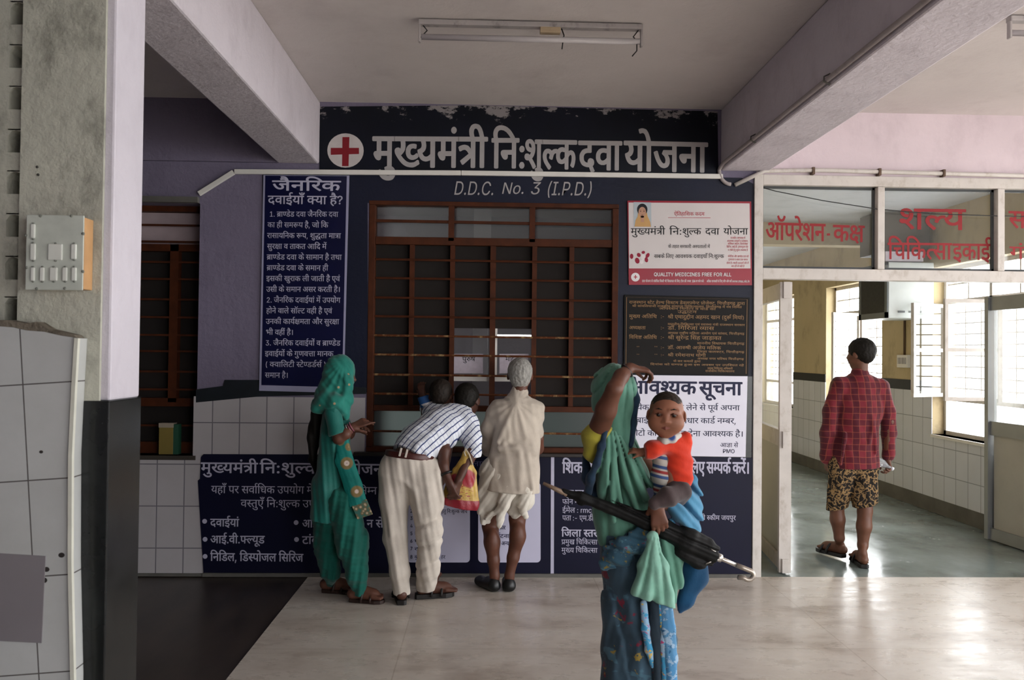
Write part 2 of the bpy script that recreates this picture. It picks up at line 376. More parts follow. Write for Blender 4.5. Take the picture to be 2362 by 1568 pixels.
35:[504,[[130,138,-37,0,0,-51,-14,0,-11,0,-9,-2,-7,-2,-7,-3,-7,-8,-5,-8,-1,-10,1,-11,4,-9,6,-7,8,-5,10,-3,10,-1,12,1,11,3,6,2,7,3,7,3,6,-18,-7,-3,-8,-3,-8,-3,-8,-1,-9,-2,-8,0,-12,1,-10,2,-9,3,-9,5,-7,7,-6,7,-4,9,-3,10,0,11,0,10,3,9,5,8,6,7,8,6,8,4,10,3,10,2,10,1,0,33,-72,0,0,18,130,0]]],37:[577,[[90,56,-8,-1,-7,-1,-7,-2,-6,-3,-7,5,-7,6,-6,6,-4,6,-3,8,-1,8,1,6,2,6,3,5,4,3,6,4,7,2,9,2,11,0,23,0,0,22,-100,0,0,18,148,0,0,-18,-28,0,0,-40,-46,0,-6,0,-4,0,-4,-1,-2,-2,-3,-3,-1,-5,1,-6,3,-4,3,-4,4,-4,8,3,9,1,8,1,12,-2,10,-3,9,-5,7,-7,4,-8,2,-11,-2,-10,-4,-9,-7,-8,-9,-6,-13,-4,-15,-1,-16,1,-14,4,-14,6,-9,6,-9,7,-8,7,-8,9,16,12,9,-11,10,-8,10,-6,10,-5,11,-3,12,-1,16,3,10,6,3,11,-1,8,-5,5,-7,3]]],39:[723,[[158,138,0,-138,-20,0,0,138,-33,0,0,-58,-1,-9,-1,-9,-3,-6,-4,-6,-6,-6,-7,-4,-9,-3,-11,-1,-14,2,-12,5,-9,8,-3,7,-3,8,-2,10,0,12,0,50,-20,0,0,18,184,0,0,-18],[62,54,11,2,7,6,3,5,1,5,1,7,0,9,0,50,-45,0,0,-50,0,-8,1,-7,1,-6,2,-4,4,-4,3,-3,5,-1]]],40:[570,[[120,138,0,-138,-20,0,0,82,-27,0,-14,0,-9,-2,-7,-2,-5,-3,-5,-7,-1,-9,1,-8,3,-8,5,-7,7,-8,9,-9,11,-9,-14,-13,-7,7,-7,6,-7,7,-6,7,-6,7,-4,7,-3,7,-2,8,-1,7,1,9,3,7,3,7,5,5,8,5,10,4,7,1,9,1,11,1,32,0,0,38,-100,0,0,18,146,0,0,-18]]],41:[642,[[138,138,0,-138,-20,0,0,45,-8,-4,-9,-4,-11,-3,-13,-1,-13,1,-12,4,-11,7,-7,7,-6,8,-4,10,-3,10,14,4,11,5,8,5,5,7,4,7,1,9,-2,11,-4,8,-7,4,-8,2,-6,-1,-5,-2,-2,-4,-2,-5,3,-7,7,-5,11,-3,-2,-17,-10,2,-9,3,-7,5,-5,5,-3,8,-1,9,1,8,3,7,5,6,6,4,8,2,8,1,10,-1,10,-3,6,-4,5,-4,4,-6,3,-6,2,-8,1,-9,-1,-11,-3,-10,-6,-9,-8,-7,-9,-6,-11,-6,6,-7,6,-6,9,-3,11,-1,13,1,10,4,6,3,6,5,5,5,0,69,-20,0,0,18,66,0,0,-18]]],42:[520,[[103,-14,-5,8,-5,9,-4,8,-3,7,-4,0,-3,-1,-4,0,-3,0,-11,1,-10,2,-7,2,-7,3,-6,3,-5,4,-5,6,-4,6,-3,7,-2,8,0,9,0,10,3,9,5,7,6,6,5,5,7,3,8,3,8,2,9,1,9,0,2,0,0,24,-74,0,0,18,134,0,0,-18,-40,0,0,-42,-12,0,-13,0,-11,-2,-8,-2,-7,-3,-5,-5,-3,-5,-3,-6,0,-7,1,-9,3,-7,5,-6,8,-5,10,-3,13,-1,3,0,3,0,-1,5,-1,4,2,7,4,5,5,3,6,1,10,-2,7,-4,4,-7,1,-7,-1,-7,-2,-5,-4,-4,-6,-2,4,-7,4,-6,4,-7,6,-8]]],43:[615,[[158,138,-26,0,0,-138,-21,0,0,38,-8,-5,-9,-4,-10,-2,-13,-1,-12,1,-11,3,-8,6,-7,7,-4,9,-1,11,0,6,2,7,3,6,4,5,-7,3,-7,5,-5,5,-4,7,-3,7,-1,9,2,10,3,8,6,7,7,6,9,3,10,1,8,-1,7,-2,7,-4,7,-8,2,-10,-1,-8,-4,-7,-5,-7,-16,9,3,3,1,3,1,3,1,3,-1,3,-2,4,-3,2,-6,1,-6,-1,-6,-5,-4,-6,-1,-8,1,-7,3,-6,4,-4,6,-3,6,-2,7,-1,8,2,8,0,3,0,3,0,5,-1,-1,-17,-4,0,-4,0,-11,-1,-8,-4,-5,-6,-2,-8,2,-9,5,-7,8,-4,10,-1,8,1,8,2,7,3,5,3,6,5,4,4,0,77,-15,0,0,18,62,0]]],44:[555,[[0,156,142,0,0,-18,-26,0,0,-138,-20,0,0,74,-45,0,0,-13,-1,-6,-2,-5,-5,-2,-5,-1,-6,1,-6,4,-7,6,-5,7,-4,7,-1,8,1,5,3,4,4,2,7,1,72,0,0,46,-96,0]]],46:[568,[[120,138,0,-138,-20,0,0,48,-8,-5,-8,-3,-10,-3,-10,-1,-10,1,-9,3,-7,4,-6,4,-5,8,-4,8,-2,7,-1,9,0,10,0,48,-20,0,0,18,146,0,0,-18],[100,138,-60,0,0,-46,0,-9,1,-7,1,-5,1,-5,2,-3,3,-3,7,-4,11,-2,9,1,9,4,9,5,7,6]]],47:[771,[[115,138,0,-51,7,6,6,3,8,3,8,1,11,-1,9,-4,7,-6,6,-8,3,-9,1,-12,0,-8,-1,-8,-2,-9,-4,-8,-4,-9,-5,-8,-18,10,4,6,3,6,3,6,3,11,1,10,-1,11,-4,7,-6,4,-8,1,-8,-2,-10,-6,-9,-10,0,-64,-20,0,0,48,-7,-4,-7,-4,-9,-3,-10,-1,-10,1,-8,3,-7,4,-6,5,-5,8,-4,8,-2,11,0,12,0,50,-20,0,0,18,196,0,0,-18],[40,138,0,-48,0,-12,2,-8,2,-5,3,-5,6,-4,9,-2,10,1,8,3,8,5,7,7,0,68]]],48:[571,[[146,138,-26,0,0,-138,-20,0,0,41,-7,-4,-9,-4,-11,-3,-13,0,-9,0,-8,2,-8,3,-7,4,-6,5,-4,5,-4,7,-2,7,0,9,1,13,5,11,9,8,11,7,13,4,15,1,4,0,5,0,5,-1,5,0,4,-1,3,0,-1,-18,-6,1,-5,1,-7,1,-6,0,-5,0,-4,-1,33,-42,5,4,4,4,0,74,-100,0,0,18,146,0],[32,72,1,-8,2,-7,5,-5,9,-4,11,-2,5,0,4,1,4,1,4,1,-35,43,-6,-5,-3,-7]]],49:[703,[[44,158,8,-1,8,-2,7,-3,6,-6,4,-5,3,-8,2,-10,1,-14,0,-29,50,0,0,58,-33,0,0,18,79,0,0,-18,-25,0,0,-138,-21,0,0,62,-50,0,0,-9,-1,-7,-3,-5,-4,-2,-4,-1,-5,1,-5,2,-5,3,-5,5,-4,5,-3,5,-2,6,-1,5,1,4,2,3,5,2,7,1,7,0,0,26,0,11,-1,7,-2,6,-2,4,-6,6,-10,2,-6,-1,-4,-2,-3,-4,-1,-5,2,-6,4,-4,8,-4,12,-1,-2,-18,-11,2,-10,3,-8,4,-7,6,-3,8,-1,10,1,9,3,7,5,5,7,4,7,2]]],
50:[598,[[127,138,0,-138,-20,0,0,62,-55,0,0,-9,-1,-7,-3,-5,-4,-2,-4,-1,-5,1,-5,2,-5,3,-5,5,-4,5,-3,5,-3,6,0,5,1,4,2,3,5,2,7,1,7,0,0,58,-32,0,0,18,153,0,0,-18],[107,138,-55,0,0,-58,55,0]]],51:[580,[[149,156,0,-18,-26,0,0,-138,-21,0,0,45,-7,-5,-9,-3,-11,-3,-12,-1,-14,2,-12,5,-10,8,-6,8,-5,10,-4,10,-2,12,9,3,8,3,5,3,6,8,2,9,-1,7,-2,6,-3,6,-3,5,-31,0,0,18],[32,75,4,-7,4,-6,5,-5,9,-5,11,-1,11,1,10,4,6,4,6,4,4,4,0,70,-49,0,4,-9,2,-9,1,-9,-2,-12,-5,-10,-9,-8]]],52:[409,[[99,10,-14,-13,-9,8,-10,8,-8,9,-9,8,-7,8,-8,7,-6,7,-5,6,-4,6,-5,7,-2,5,-2,5,0,4,1,5,3,4,5,3,7,1,6,0,5,-3,4,-3,4,-5,9,6,6,7,3,8,1,9,0,6,-1,5,-2,6,-1,4,-60,0,0,18,106,0,0,-18,-26,0,3,-10,1,-14,-1,-8,-1,-8,-4,-7,-4,-6,-5,-5,-5,-5,-7,-4,-7,-4,-8,-3,8,-9,8,-9,10,-9,7,-7,8,-7,8,-6]]],54:[678,[[0,138,0,18,173,0,0,-18,-26,0,0,-138,-20,0,0,89,-3,0,-7,-1,-6,-2,-6,-4,-6,-7,-3,-6,-4,-8,-3,-9,-19,6,2,7,3,7,3,6,-6,4,-6,4,-7,2,-7,0,-9,-1,-6,-5,-4,-6,-1,-8,1,-10,4,-8,4,-6,5,-6,6,-6,8,-7,8,-7,9,-8,-13,-13,-10,8,-8,8,-9,8,-7,7,-7,8,-5,8,-4,8,-2,8,-1,9,1,8,2,7,3,6,5,5,5,5,6,3,9,3,9,0,11,0,9,-3,6,-3,6,-3,5,-5,11,8,12,5,14,1,2,0,0,32]]],57:[556,[[143,138,-26,0,0,-138,-20,0,0,41,-7,-4,-9,-4,-10,-3,-13,0,-8,0,-8,2,-8,3,-6,4,-6,5,-4,5,-4,7,-2,7,0,9,1,13,5,11,8,8,10,7,13,4,15,1,3,0,5,0,5,-1,4,0,4,-1,3,0,-1,-19,-5,1,-6,1,-5,1,-6,0,-10,-1,-8,-2,-7,-4,-4,-5,-3,-7,-1,-7,2,-11,6,-8,8,-5,11,-1,8,1,7,2,7,3,6,4,5,4,5,4,0,73,-97,0,0,18,143,0]]],58:[680,[[30,47,-8,1,-6,4,-5,5,-1,7,1,6,3,5,6,3,6,0,5,0,4,-1,6,-3,7,-5,8,3,6,5,6,7,5,8,2,9,1,10,-1,8,-2,8,-4,6,-6,5,-6,3,-7,1,-7,-1,-5,-3,-3,-4,-1,-5,1,-4,2,-4,3,-4,6,-3,9,-3,13,-1,-5,-18,-14,2,-12,4,-9,6,-6,8,-4,8,-2,9,1,8,3,7,5,6,7,4,9,3,10,1,11,-1,11,-4,6,-5,6,-5,5,-6,3,-8,2,-9,1,-10,-1,-11,-3,-11,-5,-10,-6,-9,-8,-8,-9,-6,7,-6,7,-8,7,-7,7,-8,6,-8,6,-7,-16,-11,-9,11,-7,10,-8,8,-6,8,-7,6,-6,5,-7,0],[148,138,0,-138,-20,0,0,138,-23,0,0,18,69,0,0,-18]]],59:[578,[[148,156,0,-18,-26,0,0,-138,-20,0,0,48,-8,-4,-9,-4,-10,-3,-11,-1,-10,1,-9,3,-7,4,-6,4,-5,8,-4,8,-2,7,-1,9,0,10,0,48,-20,0,0,18],[102,138,-51,0,51,-66],[47,60,8,-4,11,-2,6,1,6,1,6,2,6,3,-50,66,0,-35,0,-9,0,-7,1,-5,2,-5,2,-3]]],60:[676,[[147,138,0,-138,-21,0,0,66,-7,-1,-7,-1,-8,-1,-9,0,-11,0,-11,2,-11,2,-9,2,-5,-3,-6,-3,7,-8,8,-9,9,-10,7,-6,7,-7,7,-6,8,-7,-13,-13,-10,8,-8,8,-9,9,-8,8,-7,8,-7,7,-6,7,-5,6,-4,6,-4,7,-3,5,-1,5,0,4,1,5,3,4,5,3,7,1,6,0,5,-3,4,-3,4,-4,5,5,2,7,2,7,0,7,0,8,-1,6,-1,5,-2,5,-50,0,0,18,173,0,0,-18],[92,80,10,1,8,1,8,1,8,2,0,53,-56,0,2,-5,1,-5,1,-6,0,-8,0,-9,-2,-9,-3,-7,-3,-6,8,-1,9,-1]]],61:[531,[[80,17,8,3,7,4,4,6,2,7,-2,8,-5,7,-6,3,-8,2,-10,0,-11,-1,-8,-2,-7,-4,-5,-5,-3,-7,-2,-7,1,-8,2,-7,3,-5,4,-5,5,-6,7,-7,9,-7,11,-8,-14,-14,-11,9,-9,9,-8,8,-7,8,-7,10,-4,12,-2,12,1,9,3,8,5,7,6,6,-5,5,-3,6,-3,7,-1,8,1,6,2,6,3,5,3,3,7,4,7,2,8,2,9,0,33,0,0,22,-90,0,0,18,136,0,0,-18,-26,0,0,-40,-52,0,-7,0,-5,0,-2,-1,-3,-2,-3,-3,-1,-5,1,-5,2,-4,2,-4,4,-3,8,2,8,2,9,0,11,-1,9,-1,8,-3,7,-4,5,-5,4,-5,4,-9,1,-9,-1,-9,-3,-8,-4,-7,-7,-5,-8,-5,-10,-4]]],66:[259,[[42,138,0,-138,-20,0,0,138,-22,0,0,18,68,0,0,-18]]],67:[259,[[22,138,-22,0,0,18,20,0,-3,5,-2,6,-1,7,-1,7,2,12,5,11,8,8,10,7,13,4,15,1,18,-1,16,-4,15,-6,14,-8,13,-10,12,-12,12,-14,10,-15,-21,0,-20,23,-20,16,-22,10,-22,3,-11,-1,-9,-2,-8,-4,-5,-6,-3,-7,-1,-8,0,-7,2,-6,2,-5,3,-4,27,0,0,-18,-26,0,0,-138,-20,0]]],68:[259,[[-46,154,-4,8,-3,8,-1,9,-1,8,1,10,4,9,6,8,7,5,10,4,12,1,9,-1,9,-2,7,-4,6,-6,6,-7,5,-9,5,-11,4,-13,5,-15,27,0,0,-18,-26,0,0,-138,-20,0,0,138,-22,0,0,18,22,0,-5,15,-5,13,-5,10,-6,7,-7,4,-8,1,-9,-1,-7,-5,-3,-7,-2,-10,1,-8,2,-7,2,-7,4,-7]]],69:[0,[[-62,-3,9,3,9,2,10,1,12,-1,9,-4,8,-5,6,-7,3,-8,2,-10,-2,-10,-4,-8,-6,-7,-9,-6,-11,-3,-13,-1,-16,1,-14,4,-12,6,-9,7,-8,7,-8,8,-8,9,16,11,6,-8,6,-6,6,-6,6,-5,6,-3,7,-3,10,-3,12,-1,14,2,9,6,3,11,-1,7,-5,5,-6,3,-8,1,-6,-1,-6,-1,-5,-1,-6,-3]]],70:[0,[[-16,-61,-6,-3,-7,-1,-7,-2,-7,0,-12,1,-10,3,-8,6,-6,7,-3,9,-1,9,1,10,4,8,6,7,9,5,10,4,13,1,11,-1,11,-2,10,-4,9,-5,8,-7,8,-7,7,-7,6,-9,6,-8,-15,-10,-7,10,-7,8,-7,8,-7,6,-10,6,-10,4,-12,1,-11,-1,-8,-4,-5,-6,-2,-7,2,-8,5,-5,6,-3,8,-1,6,0,6,1,5,2,5,2]]],
75:[0,[[-42,154,-4,12,-3,10,-4,9,-3,7,-4,5,-4,4,-7,4,-8,1,-5,-1,-4,0,-5,-2,-3,-1,-6,18,10,3,12,1,9,-1,8,-2,7,-3,6,-6,6,-7,6,-9,4,-9,3,-9,4,-12,3,-12]]],76:[0,[[-45,154,-6,8,-6,6,-6,4,-5,2,-6,1,-6,1,-5,-1,-5,-1,-5,-1,-5,-3,-7,18,6,2,6,2,7,1,6,0,11,-1,9,-4,6,-4,5,-5,4,-6,1,1,-3,8,-3,6,-4,6,-4,6,-6,4,-6,2,-7,1,-5,-1,-5,0,-4,-1,-3,-2,-6,17,10,3,12,1,9,-1,8,-2,7,-3,6,-6,6,-7,6,-9,4,-9,3,-9,4,-12,3,-12]]],77:[259,[[42,138,0,-138,-20,0,0,138,-22,0,0,18,68,0,0,-18],[74,216,-4,-15,-7,-12,-8,-9,-9,-5,-11,-4,-12,-1,-12,1,-10,4,-10,6,-6,6,-6,8,-5,10,-5,11,18,6,5,-11,4,-9,6,-6,6,-5,7,-3,9,-1,8,1,7,3,6,5,4,7,4,9,3,10]]],79:[259,[[42,138,0,-138,-20,0,0,138,-22,0,0,18,68,0,0,-18],[22,154,-3,12,-3,10,-4,9,-3,7,-4,5,-4,4,-7,4,-8,1,-5,-1,-5,0,-4,-2,-4,-1,-6,18,11,3,12,1,9,-1,8,-2,7,-3,6,-6,6,-7,5,-9,4,-9,4,-9,4,-12,3,-12]]],80:[259,[[42,138,0,-138,-20,0,0,138,-22,0,0,18,68,0,0,-18],[20,154,-6,8,-6,6,-6,4,-5,2,-6,1,-6,1,-5,-1,-6,-1,-5,-1,-5,-3,-6,18,6,2,6,2,6,1,7,0,11,-1,9,-4,6,-4,5,-5,4,-6,1,1,-3,8,-4,6,-3,6,-5,6,-5,4,-6,2,-7,1,-6,-1,-4,0,-4,-1,-4,-2,-6,17,11,3,12,1,9,-1,8,-2,7,-3,6,-6,6,-7,5,-9,4,-9,4,-9,4,-12,3,-12]]],96:[577,[[90,56,-8,-1,-7,-1,-7,-2,-6,-3,-7,5,-7,6,-6,6,-4,6,-3,8,-1,8,1,6,2,6,3,5,4,3,6,4,7,2,9,2,11,0,23,0,0,22,-100,0,0,18,148,0,0,-18,-28,0,0,-40,-46,0,-6,0,-4,0,-4,-1,-2,-2,-3,-3,-1,-5,1,-6,3,-4,3,-4,4,-4,8,3,9,1,8,1,12,-2,10,-3,9,-5,7,-7,4,-8,2,-11,-2,-10,-4,-9,-7,-8,-9,-6,-13,-4,-15,-1,-16,1,-14,4,-14,6,-9,6,-9,7,-8,7,-8,9,16,12,9,-11,10,-8,10,-6,10,-5,11,-3,12,-1,16,3,10,6,3,11,-1,8,-5,5,-7,3],[64,-34,1,6,3,5,5,3,5,1,5,-1,5,-3,3,-5,1,-6,-1,-5,-3,-5,-5,-3,-5,-1,-5,1,-5,3,-3,5]]],97:[563,[[77,0,-13,1,-11,2,-10,4,-9,5,-8,7,-6,8,-5,9,-3,10,0,12,1,11,3,10,4,8,7,7,8,6,9,5,10,4,11,2,11,1,0,26,-76,0,0,18,144,0,0,-18,-48,0,0,-44,-10,0,-14,-1,-10,-1,-8,-3,-7,-4,-7,-5,-4,-7,-4,-8,0,-10,0,-9,3,-8,5,-6,6,-6,7,-4,9,-3,-3,10,-1,10,1,9,3,7,6,7,7,5,9,4,11,1,11,-1,9,-4,7,-5,5,-7,3,-7,1,-9,-2,-11,-5,-9,-8,-8,-10,-6,-14,-4],[76,35,2,-9,3,-8,8,0,8,2,6,3,7,7,2,9,-1,7,-3,5,-5,3,-7,1,-8,-1,-6,-4,-4,-7],[55,-34,1,6,3,5,5,3,5,1,5,-1,5,-3,3,-5,1,-6,-1,-5,-3,-5,-5,-3,-5,-1,-5,1,-5,3,-3,5]]],104:[379,[[48,156,21,0,0,-156,-21,0]]],179:[712,[[156,138,0,-138,-20,0,0,81,-9,-3,-8,-3,-10,-1,-11,-1,-12,1,-11,2,-10,2,-9,4,-7,-5,-6,-5,-5,-4,-4,-8,-2,-8,1,-5,1,-5,4,-5,6,-4,7,-2,11,-1,5,0,-1,5,0,4,1,7,4,5,5,2,6,1,9,-2,7,-4,4,-7,1,-7,-1,-6,-2,-5,-4,-4,-5,-3,5,-5,4,-5,6,-6,6,-6,-14,-10,-5,5,-4,5,-4,5,-6,7,-5,7,-3,0,-3,0,-3,0,-4,-1,-9,1,-9,2,-8,3,-7,3,-6,5,-4,6,-5,9,-1,10,0,9,3,8,5,6,6,6,7,5,8,5,-7,5,-5,6,-5,5,-4,10,-2,11,2,8,3,8,6,6,7,5,10,3,12,1,10,-1,8,-2,8,-4,7,-6,3,-7,2,-9,-2,-11,-4,-10,-5,-5,-5,-5,-6,-5,5,-1,5,0,5,-1,6,0,11,1,10,2,7,2,6,3,7,4,0,35,-23,0,0,18,69,0,0,-18],[38,126,2,-8,4,-7,6,-6,7,-5,10,8,7,9,2,9,-1,6,-3,5,-6,3,-9,2,-7,-2,-6,-3,-4,-5]]],180:[641,[[67,56,-1,8,-4,7,-6,6,-8,6,-12,5,-14,6,6,16,90,0,0,28,-118,0,0,18,164,0,0,-18,-26,0,0,-138,-20,0,0,92,-36,0,-8,1,-7,0,-5,0,-4,1,9,-6,8,-5,5,-7,4,-6,2,-8,1,-8,-1,-7,-2,-7,-4,-6,-6,-5,-6,-4,-7,-3,8,-4,9,-4,9,-3,8,-3,-8,-18,-8,4,-9,4,-8,5,-8,5,-7,5,-7,5,-13,1,-9,3,-7,5,-2,7,1,5,2,4,4,3,6,1,5,-1,6,-2,6,-3,7,-5,9,2,6,4,5,7]]],181:[0,[[-48,154,-4,9,-4,9,-3,9,-1,9,1,11,4,8,6,7,8,4,9,3,11,1,7,0,8,-2,6,-2,5,-2,-5,-16,-5,2,-4,1,-5,1,-6,1,-8,-2,-7,-4,-4,-6,-1,-8,1,-8,2,-8,4,-9,6,-8]]],183:[603,[[154,138,-41,0,0,-54,6,3,6,3,8,1,9,1,16,0,0,-18,-13,0,-10,0,-8,-2,-7,-4,-7,-5,0,-63,-20,0,0,44,-7,-5,-8,-5,-10,-3,-12,-1,-11,1,-11,3,-6,4,-6,5,-4,6,-4,7,-2,8,0,8,1,13,5,11,7,8,10,7,12,4,14,1,6,0,7,-1,6,-1,5,0,-2,-19,-4,1,-6,1,-6,1,-5,0,-9,-1,-7,-2,-6,-4,-6,-8,-2,-10,2,-12,5,-8,9,-4,9,-2,10,1,10,4,5,4,6,4,5,5,0,73,-93,0,0,18,154,0]]],
184:[648,[[175,18,-7,-4,-8,-3,-8,-4,-8,-3,-10,-2,-12,0,-13,1,-13,2,-13,4,-13,6,-12,8,-12,10,-12,12,-13,15,-6,8,-3,6,-1,6,-1,4,1,6,3,4,5,3,7,1,6,0,5,-3,4,-3,4,-4,5,5,2,7,2,7,0,7,-1,13,-3,11,-50,0,0,18,166,0,0,-18,-96,0,2,-5,1,-5,1,-7,0,-7,0,-12,-3,-11,-5,-9,-7,-7,-8,-7,-9,-5,8,-10,9,-8,10,-8,9,-6,10,-5,11,-3,11,-3,12,0,13,1,11,2,8,3,7,4,8,5],[168,54,-7,-5,-9,-4,-11,-3,-11,-1,-11,1,-10,4,-6,4,-5,4,-4,6,-4,9,-1,11,1,11,4,9,7,8,9,6,10,3,13,1,5,0,6,0,6,-1,4,-1,-2,-18,-3,1,-5,1,-4,1,-5,0,-11,-1,-8,-4,-5,-7,-2,-10,2,-9,5,-7,8,-4,10,-1,8,1,8,3,6,4,6,4]]],190:[572,[[0,156,147,0,0,-18,-147,0],[143,92,-34,0,-9,1,-6,0,6,-5,5,-6,4,-6,4,-11,1,-11,-1,-10,-4,-9,-6,-7,-7,-4,-9,-3,-9,-1,-9,1,-9,2,-8,5,-8,6,-7,8,-8,11,-5,9,-6,12,-5,12,-5,14,18,6,5,-15,6,-14,6,-12,7,-9,8,-10,9,-6,9,-2,8,1,6,3,3,6,2,9,-1,7,-3,7,-4,7,-5,6,-7,5,-7,5,8,16,67,0]]],197:[467,[[63,36,-14,2,-12,5,-9,8,-3,7,-3,8,-2,10,0,12,0,50,-20,0,0,18,120,0,0,-18,-15,0,0,-58,-1,-9,-1,-9,-3,-6,-4,-6,-6,-6,-7,-4,-9,-3],[62,54,11,2,7,6,3,5,1,5,1,7,0,9,0,50,-45,0,0,-50,0,-8,1,-7,1,-6,2,-4,4,-4,3,-3,5,-1]]],198:[349,[[0,156,91,0,0,-18,-91,0],[11,60,1,9,3,7,3,7,5,5,8,5,10,4,7,1,9,1,11,1,27,0,0,-18,-22,0,-14,0,-9,-2,-7,-2,-5,-3,-5,-7,-1,-9,1,-8,3,-8,5,-7,7,-8,9,-9,11,-9,-14,-13,-7,7,-7,6,-7,7,-6,7,-6,7,-4,7,-3,7,-2,8]]],201:[362,[[120,44,-6,-4,-7,-5,-7,-4,-8,-3,-10,-2,-11,0,-12,1,-11,3,-8,6,-7,7,-4,9,-1,11,0,6,2,7,3,6,4,5,-7,3,-7,5,-5,5,-4,7,-3,7,-1,9,2,10,3,8,6,7,7,6,9,3,10,1,8,-1,7,-2,7,-4,7,-8,2,-10,-1,-8,-4,-7,-5,-7,-16,9,3,3,1,3,1,3,1,3,-1,3,-2,4,-3,2,-6,1,-6,-1,-6,-5,-4,-6,-1,-8,1,-7,3,-6,4,-4,6,-3,6,-2,7,-1,8,2,8,0,3,0,3,0,5,-1,-1,-17,-4,0,-4,0,-11,-1,-8,-4,-5,-6,-2,-8,2,-9,5,-7,8,-4,10,-1,8,1,8,2,7,3,5,4,6,4,4,4]]],202:[358,[[0,156,93,0,0,-18,-93,0],[51,74,0,-13,-1,-6,-2,-5,-5,-2,-5,-1,-6,1,-6,4,-7,6,-5,7,-4,7,-1,8,1,5,3,4,4,2,7,1,72,0,0,-18]]],204:[612,[[156,138,-41,0,0,-54,6,4,6,2,8,2,9,0,16,0,0,-18,-13,0,-10,0,-8,-2,-7,-2,-7,-6,0,-64,-20,0,0,48,-7,-4,-7,-4,-9,-3,-10,-1,-10,1,-8,3,-7,4,-6,5,-5,8,-4,8,-2,11,0,12,0,50,-20,0,0,18,156,0],[40,138,0,-48,0,-12,2,-8,2,-5,3,-5,6,-4,9,-2,10,1,8,4,8,5,7,6,0,68]]],205:[401,[[0,156,104,0,0,-18,-104,0],[110,48,-7,-5,-7,-4,-8,-4,-8,-3,-9,-2,-11,0,-9,0,-8,2,-8,3,-7,4,-6,5,-4,5,-4,7,-2,7,0,9,1,13,5,11,9,8,11,7,13,4,15,1,4,0,5,0,5,-1,5,0,4,-1,3,0,-1,-18,-6,1,-5,1,-7,1,-6,0,-5,0,-4,-1,33,-42,3,2,2,2,2,2,2,2],[32,72,1,-8,2,-7,5,-5,9,-4,11,-2,5,0,4,1,4,1,4,1,-35,43,-6,-5,-3,-7]]],207:[350,[[52,80,55,0,0,-18,-55,0,0,-9,-1,-7,-3,-5,-4,-2,-4,-1,-5,1,-5,2,-5,3,-5,5,-4,5,-3,5,-3,6,0,5,1,4,2,3,5,2,7,1,7,0,0,58,-32,0,0,18,91,0,0,-18,-39,0]]],210:[500,[[0,156,129,0,0,-18,-129,0],[134,87,-5,2,-5,0,-7,-1,-6,-2,-6,-4,-6,-7,-3,-6,-4,-8,-3,-9,-19,6,2,7,3,7,3,6,-6,4,-6,4,-7,2,-7,0,-9,-1,-6,-5,-4,-6,-1,-8,1,-10,4,-8,4,-6,5,-6,6,-6,8,-7,8,-7,9,-8,-13,-13,-10,8,-8,8,-9,8,-7,7,-7,8,-5,8,-4,8,-2,8,-1,9,1,8,2,7,3,6,5,5,5,5,6,3,9,3,9,0,11,0,9,-3,6,-3,6,-3,5,-5,11,8,12,5,14,1,4,0,3,0,4,-1,3,-1]]],213:[407,[[30,47,-8,1,-6,4,-5,5,-1,7,1,6,3,5,6,3,6,0,5,0,4,-1,6,-3,7,-5,8,3,6,5,6,7,5,8,2,9,1,10,-1,8,-2,8,-4,6,-6,5,-6,3,-7,1,-7,-1,-5,-3,-3,-4,-1,-5,1,-4,2,-4,3,-4,6,-3,9,-3,13,-1,-5,-18,-14,2,-12,4,-9,6,-6,8,-4,8,-2,9,1,8,3,7,5,6,7,4,9,3,10,1,11,-1,11,-4,6,-5,6,-5,5,-6,3,-8,2,-9,1,-10,-1,-11,-3,-11,-5,-10,-6,-9,-8,-8,-9,-6,7,-6,7,-8,7,-7,7,-8,6,-8,6,-7,-16,-11,-9,11,-7,10,-8,8,-6,8,-7,6,-6,5,-7,0]]],215:[389,[[92,80,8,1,6,0,7,1,7,1,2,-18,-7,-1,-6,-1,-7,0,-7,0,-11,0,-11,2,-11,2,-9,2,-5,-3,-6,-3,7,-8,8,-9,9,-10,7,-6,7,-7,7,-6,8,-7,-13,-13,-10,8,-8,8,-9,9,-8,8,-7,8,-7,7,-6,7,-5,6,-4,6,-4,7,-3,5,-1,5,0,4,1,5,3,4,5,3,7,1,6,0,5,-3,4,-3,4,-4,5,5,2,7,2,7,0,7,0,8,-1,6,-1,5,-2,5,-50,0,0,18,101,0,0,-18,-31,0,2,-5,1,-5,1,-6,0,-8,0,-9,-2,-9,-3,-7,-3,-6,8,-1,9,-1]]],
